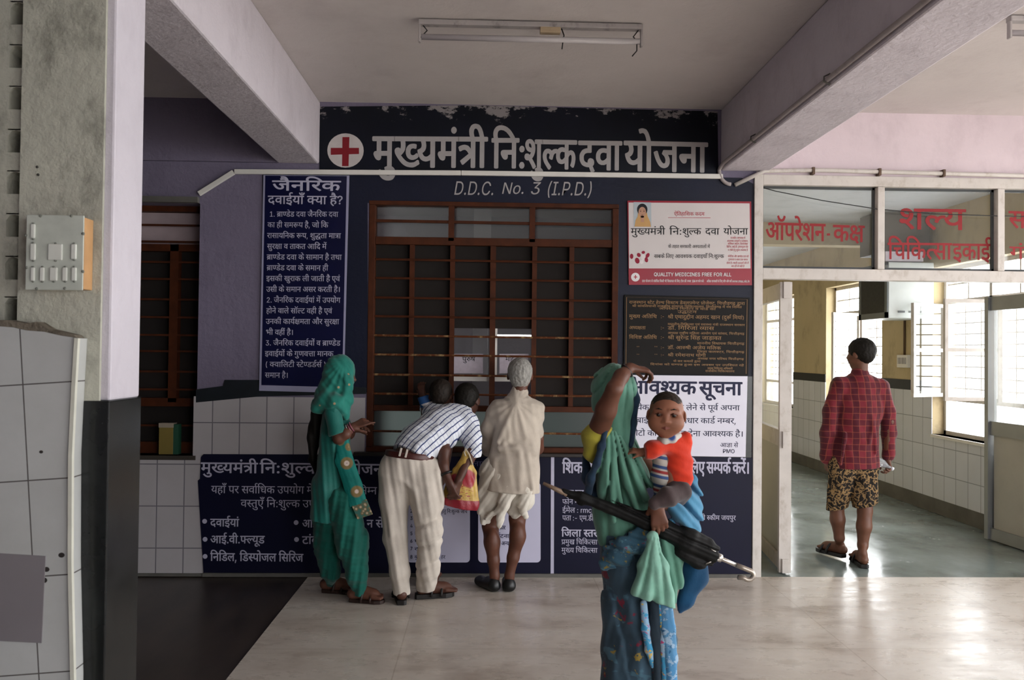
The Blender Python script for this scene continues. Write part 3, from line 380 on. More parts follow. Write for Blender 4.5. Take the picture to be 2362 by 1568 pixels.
264:[504,[[130,138,-37,0,0,-51,-14,0,-11,0,-9,-2,-7,-2,-7,-3,-7,-8,-5,-8,-1,-10,1,-11,4,-9,6,-7,8,-5,10,-3,10,-1,12,1,11,3,6,2,7,3,7,3,6,-18,-7,-3,-8,-3,-8,-3,-8,-1,-9,-2,-8,0,-12,1,-10,2,-9,3,-9,5,-7,7,-6,7,-4,9,-3,10,0,11,0,10,3,9,5,8,6,7,8,6,8,4,10,3,10,2,10,1,0,33,-72,0,0,18,130,0],[8,-41,62,38,10,0,36,-45,-14,-10,-30,37,-52,-37]]],269:[552,[[32,16,-12,17,62,37,-7,8,-6,7,-6,4,-8,5,-10,1,-7,-1,-7,-1,-8,-3,-9,-4,-7,18,8,4,9,3,10,2,11,1,9,-1,9,-2,8,-4,7,-6,6,-6,6,-6,6,-7,0,56,-96,0,0,18,142,0,0,-18,-26,0,0,-138,-20,0,0,58]]],271:[520,[[10,1,43,19,-7,2,-7,3,-6,3,-6,4,-5,5,-5,7,-3,7,-2,8,0,9,0,10,3,9,5,7,6,6,5,5,7,3,8,3,8,2,9,1,9,0,2,0,0,24,-74,0,0,18,134,0,0,-18,-40,0,0,-42,-12,0,-13,0,-11,-2,-8,-2,-7,-3,-5,-5,-3,-5,-3,-6,0,-7,1,-9,3,-7,5,-6,8,-5,10,-3,13,-1,3,0,3,0,-1,5,-1,4,2,7,4,5,5,3,6,1,10,-2,7,-4,4,-7,1,-7,-1,-7,-2,-5,-4,-4,-6,-2,4,-7,4,-6,4,-7,6,-8,-17,-8,-5,8,-5,9,-4,8,-3,7,-66,-34]]],274:[568,[[11,13,43,25,-9,2,-7,4,-6,4,-5,8,-4,8,-2,7,-1,9,0,10,0,48,-20,0,0,18,146,0,0,-18,-26,0,0,-138,-20,0,0,48,-77,-51],[100,138,-60,0,0,-46,0,-9,1,-7,1,-5,1,-5,2,-3,3,-3,7,-4,11,-2,9,1,9,4,9,5,7,6]]],275:[771,[[11,13,40,25,-8,3,-6,3,-6,6,-5,7,-4,9,-2,10,0,12,0,50,-20,0,0,18,196,0,0,-18,-81,0,0,-51,7,6,6,3,8,3,8,1,11,-1,9,-4,7,-6,6,-8,3,-9,1,-12,0,-8,-1,-8,-2,-9,-4,-8,-4,-9,-5,-8,-18,10,4,6,3,6,3,6,3,11,1,10,-1,11,-4,7,-6,4,-8,1,-8,-2,-10,-6,-9,-10,0,-64,-20,0,0,48,-2,-1,-70,-50],[40,138,0,-48,0,-12,2,-8,2,-5,3,-5,6,-4,9,-2,10,1,8,3,8,5,7,7,0,68]]],276:[571,[[14,10,37,21,-11,3,-9,4,-9,6,-6,8,-3,9,-1,11,1,13,5,11,9,8,11,7,13,4,15,1,4,0,5,0,5,-1,5,0,4,-1,3,0,-1,-18,-6,1,-5,1,-7,1,-6,0,-5,0,-4,-1,33,-42,5,4,4,4,0,74,-100,0,0,18,146,0,0,-18,-26,0,0,-138,-20,0,0,42,-3,-2,-3,-1,-68,-45],[32,72,1,-8,2,-7,5,-5,9,-4,11,-2,5,0,4,1,4,1,4,1,-35,43,-6,-5,-3,-7]]],284:[707,[[61,10,-12,17,63,37,-10,3,-8,2,-8,2,-8,2,-7,3,-7,2,-7,-4,-7,-5,-8,-5,-7,-4,-8,-5,-8,-5,-12,18,7,3,6,3,7,4,6,3,7,4,6,3,-8,7,-6,6,-5,6,-3,9,-2,10,1,8,4,8,6,6,8,6,9,3,12,1,10,-1,9,-3,8,-5,6,-7,4,-8,1,-9,-2,-10,-4,-9,-4,-6,-5,-5,-5,-5,8,-2,8,-3,10,-3,10,-2,9,-1,9,-1,0,60,-19,0,0,18,65,0,0,-18,-26,0,0,-138,-20,0,0,58],[42,124,1,-6,3,-6,4,-5,5,-4,7,-5,7,6,6,6,3,8,2,7,-2,7,-4,6,-5,2,-8,2,-7,-2,-6,-3,-5,-5]]],403:[531,[[71,75,11,-1,10,-1,8,-3,6,-4,5,-4,4,-5,4,-8,1,-9,-1,-8,-2,-8,-5,-6,-5,-5,-8,-5,-9,-4,-7,17,7,3,6,4,4,5,1,6,-2,8,-5,5,-6,3,-8,2,-10,0,-11,0,-9,-3,-7,-4,-6,-7,-3,-9,1,-6,2,-6,4,-7,7,-7,6,-5,9,-5,10,-6,4,1,4,0,12,-1,10,-4,7,-5,6,-7,4,-8,1,-10,-2,-10,-3,-8,-7,-7,-9,-6,-11,-3,-13,-1,-15,1,-14,4,-13,6,-9,7,-8,7,-8,8,-7,9,15,11,6,-8,6,-6,6,-6,6,-5,6,-3,7,-3,10,-3,12,-1,15,2,9,6,2,11,-1,7,-5,5,-6,3,-8,1,-6,-1,-6,-1,-5,-1,-5,-3,-4,10,-11,7,-8,7,-7,6,-6,6,-5,9,-3,9,-2,10,1,9,3,7,5,7,5,5,-4,5,-4,6,-2,7,-1,8,1,6,2,6,3,5,3,3,7,4,7,2,8,2,9,0,33,0,0,22,-90,0,0,18,136,0,0,-18,-26,0,0,-40,-52,0,-7,0,-5,0,-2,-1,-3,-2,-3,-3,-1,-5,1,-5,2,-4,2,-4,4,-3,8,2,8,2]]],407:[550,[[71,75,11,-1,9,-1,8,-3,7,-4,5,-5,4,-5,4,-9,1,-9,0,-3,0,-4,0,-4,-1,-3,-9,-1,-7,-2,-6,-3,-5,-6,-2,-7,2,-7,5,-5,6,-2,8,-1,6,0,5,1,6,2,6,3,6,-18,-5,-2,-7,-2,-8,-1,-8,-1,-12,1,-9,3,-8,6,-6,6,-4,9,-1,9,2,9,6,10,5,6,8,4,9,3,-3,8,-6,6,-6,3,-8,1,-9,1,-11,-1,-9,-2,-6,-4,-5,-6,-3,-7,-2,-8,1,-9,3,-9,4,-5,4,-6,5,-6,7,-7,8,-7,10,-7,-14,-13,-11,9,-10,9,-8,9,-7,9,-6,11,-4,11,-2,12,1,10,3,8,5,7,6,7,-4,5,-4,6,-3,7,-1,8,1,6,2,6,3,5,3,3,7,4,7,2,8,2,9,0,33,0,0,22,-90,0,0,18,141,0,0,-18,-31,0,0,-40,-52,0,-7,0,-5,0,-2,-1,-3,-2,-3,-3,-1,-5,1,-5,2,-4,2,-4,4,-3,8,2,8,2]]],417:[563,[[130,74,-1,-11,-3,-11,-3,-7,-4,-7,-5,-6,-18,10,5,6,4,8,3,9,2,9,-2,7,-3,7,-5,3,-8,2,-8,-1,-8,-4,-4,-5,-5,-5,-5,-4,-7,-4,-6,-3,-7,-3,8,-9,8,-9,10,-9,7,-7,8,-7,8,-6,8,-7,-14,-13,-9,8,-10,8,-8,9,-9,8,-7,8,-8,7,-6,7,-5,6,-4,6,-5,7,-2,5,-2,5,0,4,1,5,3,4,5,3,7,1,6,0,5,-3,4,-3,4,-5,9,6,6,7,3,8,1,9,0,6,-1,5,-2,6,-1,4,-60,0,0,18,144,0,0,-18,-64,0,3,-10,1,-14,0,-3,0,-4,6,2,8,1,8,-1,8,-3,6,-5,6,-7,3,-9]]],
418:[787,[[124,40,-9,1,-8,3,-7,6,-6,7,-3,8,-1,10,-4,3,-5,2,-5,1,-5,1,-6,-6,-7,-5,-8,-4,-8,-3,8,-9,8,-9,10,-9,7,-7,8,-7,8,-6,8,-7,-14,-13,-9,8,-10,8,-8,9,-9,8,-7,8,-8,7,-6,7,-5,6,-4,6,-5,7,-2,5,-2,5,0,4,1,5,3,4,5,3,7,1,6,0,5,-3,4,-3,4,-5,9,6,6,7,3,8,1,9,0,6,-1,5,-2,6,-1,4,-60,0,0,18,200,0,0,-18,-120,0,3,-10,1,-14,-1,-8,-2,-8,7,-2,6,-3,6,7,7,5,9,3,12,1,9,-1,9,-2,8,-4,8,-5,7,-6,6,-7,6,-8,5,-9,5,-9,-16,-8,-7,13,-8,10,-7,9,-8,6,-8,3,-9,1,-9,-1,-7,-4,-4,-6,-1,-7,2,-7,3,-6,6,-3,7,0,4,0,3,0,4,1,4,1,6,-16,-6,-2,-6,-2,-5,0]]],419:[520,[[74,-3,10,3,10,2,-2,5,-2,4,-3,4,-1,3,-4,0,-3,-1,-4,0,-3,0,-11,1,-10,2,-7,2,-7,3,-6,3,-5,4,-5,6,-4,6,-3,7,-2,8,0,9,0,10,3,9,5,7,6,6,5,5,7,3,8,3,8,2,9,1,9,0,2,0,0,24,-74,0,0,18,134,0,0,-18,-40,0,0,-42,-12,0,-13,0,-11,-2,-8,-2,-7,-3,-5,-5,-3,-5,-3,-6,0,-7,1,-9,3,-7,5,-6,8,-5,10,-3,13,-1,3,0,3,0,-1,5,-1,4,2,7,4,5,5,3,6,1,10,-2,7,-4,4,-7,1,-7,-1,-7,-2,-5,-4,-4,-6,-2,3,-5,3,-5,3,-5,4,-6,8,-2,6,-4,5,-6,4,-6,3,-7,1,-8,-2,-10,-4,-8,-6,-7,-9,-6,-11,-3,-13,-1,-16,1,-14,4,-12,6,-9,7,-8,7,-8,8,-8,9,16,11,6,-8,6,-6,6,-6,6,-5,6,-3,7,-3,10,-3,12,-1,14,2,9,6,3,11,-1,7,-5,5,-6,3,-8,1,-6,-1,-6,-1,-5,-1,-6,-3]]],440:[259,[[-46,154,-4,8,-3,8,-1,9,-1,8,1,10,4,9,6,8,7,5,10,4,12,1,9,-1,9,-2,7,-4,6,-6,6,-7,5,-9,5,-11,4,-13,5,-15,27,0,0,-18,-26,0,0,-138,-20,0,0,138,-22,0,0,18,22,0,-5,15,-5,13,-5,10,-6,7,-7,4,-8,1,-9,-1,-7,-5,-3,-7,-2,-10,1,-8,2,-7,2,-7,4,-7],[38,204,1,6,3,4,5,3,5,1,5,-1,5,-3,2,-4,2,-6,-2,-6,-2,-4,-5,-3,-5,-1,-5,1,-5,3,-3,4]]],449:[0,[[-42,154,-4,12,-3,10,-4,9,-3,7,-4,5,-4,4,-7,4,-8,1,-5,-1,-4,0,-5,-2,-3,-1,-6,18,10,3,12,1,9,-1,8,-2,7,-3,6,-6,6,-7,6,-9,4,-9,3,-9,4,-12,3,-12],[-28,205,1,6,3,5,4,3,6,1,5,-1,4,-3,3,-5,2,-6,-2,-5,-3,-5,-4,-3,-5,-1,-6,1,-4,3,-3,5]]],461:[259,[[42,138,0,-138,-20,0,0,138,-22,0,0,18,68,0,0,-18],[22,154,-3,12,-3,10,-4,9,-3,7,-4,5,-4,4,-7,4,-8,1,-5,-1,-5,0,-4,-2,-4,-1,-6,18,11,3,12,1,9,-1,8,-2,7,-3,6,-6,6,-7,5,-9,4,-9,4,-9,4,-12,3,-12],[36,205,2,6,3,5,4,3,5,1,6,-1,4,-3,3,-5,1,-6,-1,-5,-3,-5,-4,-3,-6,-1,-5,1,-4,3,-3,5]]],495:[1226,[[167,47,-8,1,-7,4,-4,5,-2,7,1,6,3,4,-5,0,-10,0,-8,-2,-7,-4,-7,-5,0,-63,-20,0,0,44,-7,-5,-8,-5,-10,-3,-12,-1,-11,1,-11,3,-6,4,-6,5,-4,6,-4,7,-2,8,0,8,1,13,5,11,7,8,10,7,12,4,14,1,6,0,7,-1,6,-1,5,0,-2,-19,-4,1,-6,1,-6,1,-5,0,-9,-1,-7,-2,-6,-4,-6,-8,-2,-10,2,-12,5,-8,9,-4,9,-2,10,1,10,4,5,4,6,4,5,5,0,73,-93,0,0,18,140,0,0,-18,-27,0,0,-54,6,3,6,3,8,1,9,1,12,0,0,-15,4,1,4,0,5,0,5,-1,5,-3,7,-5,8,3,7,5,6,7,4,8,3,9,1,10,-1,8,-3,8,-4,6,-5,5,-6,3,-8,1,-6,-1,-5,-3,-3,-4,-1,-5,1,-4,1,-4,4,-4,6,-3,9,-3,12,-1,-4,-18,-15,2,-11,4,-9,6,-7,8,-4,8,-1,9,1,8,3,7,5,6,7,4,8,3,11,1,11,-1,11,-4,6,-5,5,-5,5,-6,4,-8,2,-9,0,-10,0,-11,-3,-11,-5,-10,-7,-9,-8,-8,-9,-6,7,-6,8,-8,7,-7,6,-8,7,-8,5,-7,-16,-11,-8,11,-8,10,-7,8,-7,8,-6,6,-7,5,-7,0],[284,138,0,-138,-20,0,0,138,-22,0,0,18,68,0,0,-18]]],500:[998,[[0,156,253,0,0,-18,-26,0,0,-138,-20,0,0,41,-7,-4,-8,-4,-10,-3,-12,0,-12,1,-10,3,-9,6,-7,8,-4,10,-2,11,1,7,2,6,4,6,4,5,-34,-1,0,18,71,0,4,0,5,0,5,0,-2,-18,-8,0,-9,0,-7,-2,-7,-4,-7,-7,-2,-11,2,-9,6,-7,7,-4,9,-1,12,1,10,4,5,4,6,4,4,5,0,73,-207,0],[126,50,-5,-4,-6,-5,-7,-4,-8,-4,-10,-3,-11,0,-12,1,-10,3,-9,6,-7,8,-4,10,-2,11,1,7,2,6,4,6,4,5,-36,-1,0,18,70,0,4,0,5,0,5,0,-1,-18,-5,0,-10,0,-7,-2,-7,-4,-7,-7,-2,-11,2,-9,5,-7,8,-4,9,-1,12,1,9,4,6,4,5,4,5,5]]],521:[681,[[85,-3,-7,7,-7,6,-7,7,-6,7,-5,7,-5,7,-3,7,-2,8,-1,7,1,7,3,6,3,5,3,4,-42,0,0,18,118,0,0,38,-128,0,0,18,174,0,0,-18,-26,0,0,-138,-20,0,0,82,-29,0,-11,0,-8,-2,-6,-2,-6,-3,-4,-7,-1,-9,1,-8,3,-8,5,-7,7,-8,9,-9,11,-9]]],
525:[715,[[67,-41,-14,1,-11,3,-9,5,-7,7,-4,8,-1,9,0,6,2,6,3,5,4,5,-8,6,-7,6,-4,8,-1,9,1,9,4,7,6,6,8,5,10,2,11,1,5,0,6,-1,1,9,3,8,4,6,5,5,6,5,7,3,7,3,9,2,9,1,9,0,1,24,-122,0,0,18,182,0,0,-18,-39,0,0,-42,-13,0,-13,0,-10,-2,-8,-2,-7,-3,-6,-6,-4,-8,-2,-9,2,-9,3,-7,5,-6,8,-5,11,-3,12,-1,3,0,2,0,0,5,-1,4,2,7,3,5,6,3,6,1,9,-2,7,-4,5,-7,1,-7,-1,-7,-3,-5,-5,-4,-6,-3,21,-55,-17,-8,-15,40,-5,-7,-6,-6,-7,-6,-7,-6,-8,-4,-9,-5,-9,-3,-9,-1],[40,-6,2,-8,6,-5,8,-4,10,-1,12,2,12,3,12,7,7,6,8,7,7,8,6,9,-4,0,-4,0,-8,0,-9,1,-8,2,-8,3,-8,4,-6,5,-6,6,-4,8,-3,9,-5,0,-5,0,-12,-1,-8,-5,-2,-8,1,-6,4,-5,6,-3,8,-2,5,0,5,0,5,0,5,0,-2,-17,-3,0,-2,0,-9,-1,-7,-3,-4,-5]]],529:[620,[[57,-31,-9,0,-8,2,-8,3,-6,4,-6,4,-4,6,-5,9,-1,11,1,10,3,8,4,7,6,6,8,4,9,4,-3,10,-2,11,1,10,3,9,5,7,5,6,7,5,6,3,8,3,8,2,9,1,10,0,1,24,-99,0,0,18,158,0,0,-18,-39,0,0,-42,-12,0,-13,0,-11,-2,-8,-2,-7,-3,-6,-6,-4,-8,-1,-9,1,-9,3,-7,6,-6,7,-5,11,-3,13,-1,2,0,3,0,-1,5,0,4,1,7,4,5,5,3,6,1,10,-2,7,-4,4,-7,1,-7,-1,-7,-3,-5,-5,-4,-6,-3,21,-55,-17,-8,-14,40,-8,-7,-8,-7,-8,-6,-10,-5,-11,-3],[30,8,2,-10,6,-7,9,-4,10,-1,11,1,9,4,6,3,6,4,5,5,4,5,5,5,4,5,-5,0,-4,0,-8,0,-8,1,-8,2,-8,2,-7,4,-7,5,-8,-3,-8,-5,-5,-7]]],531:[791,[[189,-34,-17,-8,-14,40,-6,-7,-6,-6,-6,-6,-8,-6,-8,-4,-8,-5,-9,-3,-10,-1,-11,-1,-14,1,-11,3,-9,5,-7,7,-4,8,-1,9,0,5,1,4,2,4,2,5,-9,3,-9,4,-7,5,-6,7,-3,8,-1,9,1,9,3,8,6,7,7,5,8,3,9,1,8,0,7,-3,6,-3,6,-8,3,-10,-1,-5,-2,-5,-2,-6,-5,-5,-14,10,3,5,1,5,0,3,-2,3,-3,3,-5,1,-6,-2,-5,-4,-4,-6,-1,-7,1,-7,4,-5,5,-4,7,-3,7,-2,8,-1,9,3,9,0,5,0,5,0,-2,-17,-2,0,-3,0,-9,-1,-7,-3,-4,-5,-1,-6,1,-8,6,-5,8,-4,9,-1,14,2,12,3,11,7,8,6,7,7,7,8,7,9,-5,0,-4,-1,-10,1,-11,2,-7,2,-7,3,-6,3,-6,5,-5,5,-4,6,-3,7,-2,8,0,9,0,10,3,9,5,7,5,6,6,5,7,3,8,3,8,2,9,1,9,0,2,0,0,24,-142,0,0,18,202,0,0,-18,-40,0,0,-42,-12,0,-14,0,-10,-2,-8,-2,-7,-3,-5,-5,-3,-5,-3,-6,0,-7,1,-9,3,-7,6,-6,7,-5,11,-3,12,-1,2,0,4,0,-1,5,-1,4,2,7,4,5,5,3,6,1,10,-2,6,-4,5,-7,1,-7,-1,-7,-3,-5,-5,-4,-6,-3]]],533:[540,[[108,-42,-5,8,-5,9,-4,8,-3,7,-4,0,-3,0,-4,-1,-4,0,-9,1,-10,1,-9,3,-8,3,-7,5,-5,6,-5,6,-3,8,0,10,0,9,3,8,5,8,-7,6,-5,7,-4,8,-2,10,1,6,2,6,3,5,4,3,6,4,7,2,8,2,9,0,29,0,0,22,-79,0,0,18,138,0,0,-18,-39,0,0,-40,-48,0,-7,0,-4,0,-3,-1,-3,-2,-3,-3,-1,-5,1,-5,3,-5,3,-5,5,-3,9,3,10,3,10,0,5,0,5,0,4,-1,4,0,-1,-18,-8,1,-8,0,-10,-1,-8,-2,-6,-4,-6,-8,-2,-10,1,-9,4,-7,7,-4,8,-3,9,-2,9,0,2,0,3,0,-1,5,0,4,1,7,4,5,5,3,6,1,10,-2,7,-4,4,-7,1,-7,-1,-7,-2,-5,-4,-4,-5,-2,3,-7,4,-6,4,-7,6,-8]]],545:[615,[[38,59,-6,1,-6,4,-7,6,-5,6,-4,8,-1,7,1,5,3,4,4,3,7,1,87,0,0,34,-111,0,0,18,158,0,0,-18,-26,0,0,-138,-21,0,0,64,-33,-28,7,-8,4,-6,1,-5,-1,-5,-4,-4,-6,-3,-8,-1,-5,1,-4,1,-5,1,-4,1,-4,2,-4,4,-3,4,-1,5,0,3,2,4,3,4,5,4,21,17,10,8,10,8,10,7,9,7,-60,1,0,-14,-1,-6,-2,-4,-5,-2]]],548:[946,[[240,138,-26,0,0,-138,-20,0,0,38,-8,-5,-9,-4,-10,-2,-13,-1,-13,1,-10,3,-9,6,-6,7,-4,9,-2,11,1,6,2,7,3,6,4,5,-8,3,-6,5,-5,5,-4,7,-3,7,-1,9,1,10,4,8,6,7,7,6,9,3,10,1,8,-1,7,-2,7,-4,6,-8,2,-10,-1,-8,-3,-7,-6,-7,-15,9,3,3,1,3,1,3,0,3,0,3,-2,4,-4,2,-5,1,-7,-1,-5,-5,-4,-6,-1,-8,1,-7,3,-6,4,-4,6,-3,6,-2,6,-1,8,2,9,0,3,0,3,0,5,-1,-2,-17,-3,0,-4,0,-11,-1,-8,-4,-6,-6,-2,-8,2,-9,6,-7,8,-4,10,-1,8,1,8,2,6,3,6,3,5,5,5,4,0,77,-16,0,0,18,62,0],[0,156,86,0,0,-18,-86,0],[110,49,-6,-5,-8,-5,-8,-4,-8,-3,-9,-2,-11,0,-9,0,-8,2,-8,3,-7,4,-6,5,-4,5,-4,7,-2,7,0,9,1,13,5,11,9,8,11,7,13,4,15,1,6,0,6,0,6,-1,4,-1,-1,-17,-5,1,-5,0,-5,1,-5,0,-5,0,-4,-1,33,-42,5,4,5,5],[32,72,1,-8,2,-7,5,-5,9,-4,11,-2,9,1,8,2,-35,43,-6,-5,-3,-7]]],549:[915,[[206,138,0,-138,-20,0,0,48,-7,-5,-9,-3,-9,-3,-11,-1,-9,1,-9,3,-7,4,-6,4,-5,7,-4,7,-58,0,0,-9,-1,-7,-3,-5,-4,-2,-4,-1,-5,1,-5,2,-5,3,-5,5,-4,5,-3,5,-3,6,0,5,1,4,2,3,5,2,7,1,7,0,0,58,-32,0,0,18,232,0,0,-18],[52,80,55,0,0,5,-1,5,0,48,-54,0],[186,138,-59,0,0,-46,0,-9,1,-7,0,-5,2,-5,2,-3,2,-3,8,-4,10,-2,10,1,9,4,8,5,7,6]]],
556:[1113,[[256,138,0,-138,-20,0,0,45,-8,-4,-10,-4,-10,-3,-13,-1,-14,1,-12,4,-10,7,-7,7,-6,8,-4,10,-4,10,15,4,11,5,8,5,5,7,3,7,2,9,-2,11,-4,8,-7,4,-9,2,-5,-1,-5,-2,-3,-4,-1,-5,2,-7,7,-5,11,-3,-2,-17,-10,2,-8,3,-7,5,-6,5,-3,8,-1,9,1,8,3,7,5,6,7,4,7,2,9,1,10,-1,9,-3,6,-4,5,-4,5,-6,3,-6,2,-8,1,-9,-1,-11,-4,-10,-5,-9,-8,-7,-9,-6,-12,-6,6,-7,7,-6,9,-3,11,-1,12,1,10,4,7,3,5,5,6,5,0,69,-21,0,0,18,67,0,0,-18],[0,156,122,0,0,-18,-122,0],[134,82,-5,2,-5,0,-7,-1,-6,-2,-6,-4,-6,-6,-3,-6,-4,-7,-3,-9,-19,6,2,8,4,7,3,7,-6,5,-6,3,-7,2,-8,1,-9,-1,-6,-5,-4,-6,-1,-8,1,-10,4,-8,4,-6,5,-6,6,-6,8,-7,8,-7,9,-8,-13,-13,-10,8,-8,8,-9,8,-7,7,-7,8,-5,8,-4,8,-2,8,-1,9,1,8,2,7,3,6,5,5,5,5,6,3,9,3,9,0,11,-1,10,-3,7,-3,6,-4,6,-5,10,6,11,4,13,2,4,-1,3,0,4,-1,3,-1]]],557:[922,[[64,116,3,0,5,0,5,-1,4,0,4,-1,3,0,-1,-19,-5,1,-6,1,-5,1,-6,0,-10,-1,-8,-2,-7,-4,-4,-5,-3,-7,-1,-7,2,-11,6,-8,9,-5,11,-1,11,1,11,5,6,4,7,5,5,6,-3,10,-2,10,9,3,8,3,6,3,6,8,2,9,-1,7,-2,6,-3,6,-4,5,-116,0,0,18,234,0,0,-18,-26,0,0,-138,-20,0,0,45,-8,-5,-9,-3,-10,-3,-12,-1,-12,1,-10,4,-6,3,-6,5,-5,5,-6,-5,-7,-5,-8,-5,-9,-3,-10,-3,-12,0,-8,0,-8,2,-7,3,-7,4,-6,5,-4,5,-4,7,-2,7,0,9,1,13,5,11,8,8,10,7,13,4],[118,75,3,-7,5,-6,4,-5,9,-5,11,-1,12,1,10,4,6,4,5,4,5,4,0,70,-50,0,4,-9,3,-9,1,-9,-2,-12,-5,-10,-9,-8]]],562:[584,[[79,0,-11,0,-10,2,-9,2,-8,4,-7,5,-6,5,-4,7,-3,9,-1,10,2,11,5,9,9,8,-6,6,-5,7,-3,9,-1,11,0,33,-21,0,0,18,150,0,0,-18,-26,0,0,-54,-16,-16,-14,0,-14,0,-10,-1,-9,-2,-8,-3,-7,-5,-4,-6,-2,-8,2,-9,4,-6,6,-4,8,-3,9,-2,9,0,13,1,11,2,7,3,7,2,7,4,7,-19,-8,-3,-8,-3,-8,-2,-9,-2,-9,-2],[104,89,0,49,-49,0],[41,110,1,-11,2,-8,4,-6,6,-5,9,2,11,2,12,0,-45,46]]],564:[584,[[79,0,-11,0,-10,2,-9,2,-8,4,-7,5,-6,5,-4,7,-3,9,-1,10,2,11,5,9,9,8,-6,6,-5,7,-3,9,-1,11,0,33,-21,0,0,18,150,0,0,-18,-26,0,0,-54,-16,-16,-14,0,-14,0,-10,-1,-9,-2,-8,-3,-7,-5,-4,-6,-2,-8,2,-9,4,-6,6,-4,8,-3,9,-2,9,0,13,1,11,2,7,3,7,2,7,4,7,-19,-8,-3,-8,-3,-8,-2,-9,-2,-9,-2],[104,89,0,49,-49,0],[41,110,1,-11,2,-8,4,-6,6,-5,9,2,11,2,12,0,-45,46],[17,-41,62,38,10,0,36,-45,-15,-10,-29,37,-53,-37]]],568:[1022,[[95,10,-13,-13,-10,8,-8,8,-9,9,-8,8,-7,8,-7,7,-6,7,-5,6,-4,6,-4,7,-3,5,-1,5,0,4,1,5,3,4,5,3,7,1,6,0,5,-3,4,-3,4,-4,5,5,2,7,2,7,0,7,0,8,-1,6,-1,5,-2,5,-50,0,0,18,124,0,6,1,8,1,10,-1,10,-3,6,-4,5,-4,4,-6,3,-6,2,-8,1,-9,-1,-11,-3,-10,-6,-9,-8,-7,-9,-6,-12,-6,7,-7,7,-6,8,-3,12,-1,12,1,10,4,6,3,6,5,5,5,0,69,-21,0,0,18,67,0,0,-18,-26,0,0,-138,-20,0,0,45,-8,-4,-9,-4,-11,-3,-13,-1,-11,1,-10,3,-9,4,-9,6,-7,8,-5,10,-8,-1,-9,-1,-9,0,-11,0,-11,2,-11,2,-9,2,-5,-3,-6,-3,7,-8,8,-9,9,-10,7,-6,7,-7,7,-6],[92,80,10,1,9,0,9,1,10,2,9,4,8,4,5,6,5,8,2,11,-2,11,-4,8,-7,4,-8,2,-6,-1,-4,-2,-4,-4,0,-5,2,-7,6,-5,12,-3,-2,-17,-10,2,-9,3,-7,5,-5,5,-3,8,-2,9,1,4,1,4,-38,0,2,-5,1,-5,1,-6,0,-8,0,-9,-2,-9,-3,-7,-3,-6,8,-1,9,-1]]],569:[769,[[95,10,-13,-13,-10,8,-8,8,-9,9,-8,8,-7,8,-7,7,-6,7,-5,6,-4,6,-4,7,-3,5,-1,5,0,4,1,5,3,4,5,3,7,1,6,0,5,-3,4,-3,4,-4,5,5,2,7,2,7,0,7,0,8,-1,6,-1,5,-2,5,-50,0,0,18,124,0,6,1,8,1,10,-1,10,-3,6,-4,5,-4,4,-6,3,-6,2,-8,1,-9,-1,-11,-3,-10,-6,-9,-8,-7,-9,-6,-12,-6,7,-7,7,-6,8,-3,12,-1,11,1,11,4,6,3,6,5,5,5,9,-17,-6,-5,-7,-4,-8,-4,-9,-3,-9,-2,-11,-1,-11,1,-10,3,-9,4,-9,6,-7,8,-5,10,-8,-1,-9,-1,-9,0,-11,0,-11,2,-11,2,-9,2,-5,-3,-6,-3,7,-8,8,-9,9,-10,7,-6,7,-7,7,-6],[92,80,10,1,9,0,9,1,10,2,9,4,8,4,5,6,5,8,2,11,-2,11,-4,8,-7,4,-8,2,-6,-1,-4,-2,-4,-4,0,-5,2,-7,6,-5,12,-3,-2,-17,-10,2,-9,3,-7,5,-5,5,-3,8,-2,9,1,4,1,4,-38,0,2,-5,1,-5,1,-6,0,-8,0,-9,-2,-9,-3,-7,-3,-6,8,-1,9,-1]]],570:[988,[[225,138,0,-138,-21,0,0,48,-7,-5,-8,-3,-10,-3,-11,-1,-9,1,-9,3,-7,4,-6,4,-3,4,-3,5,-2,4,-2,5,-7,-1,-8,-1,-8,-1,-9,0,-11,0,-11,2,-11,2,-9,2,-5,-3,-6,-3,7,-8,8,-9,9,-10,7,-6,7,-7,7,-6,8,-7,-13,-13,-10,8,-8,8,-9,9,-8,8,-7,8,-7,7,-6,7,-5,6,-4,6,-4,7,-3,5,-1,5,0,4,1,5,3,4,5,3,7,1,6,0,5,-3,4,-3,4,-4,5,5,2,7,2,7,0,7,0,8,-1,6,-1,5,-2,5,-50,0,0,18,251,0,0,-18],[92,80,9,1,8,0,8,2,8,1,0,6,0,48,-55,0,2,-5,1,-5,1,-6,0,-8,0,-9,-2,-9,-3,-7,-3,-6,8,-1,9,-1],[204,138,-59,0,0,-46,0,-9,1,-7,1,-5,1,-5,2,-3,2,-3,8,-4,11,-2,9,1,10,4,8,5,6,6]]],
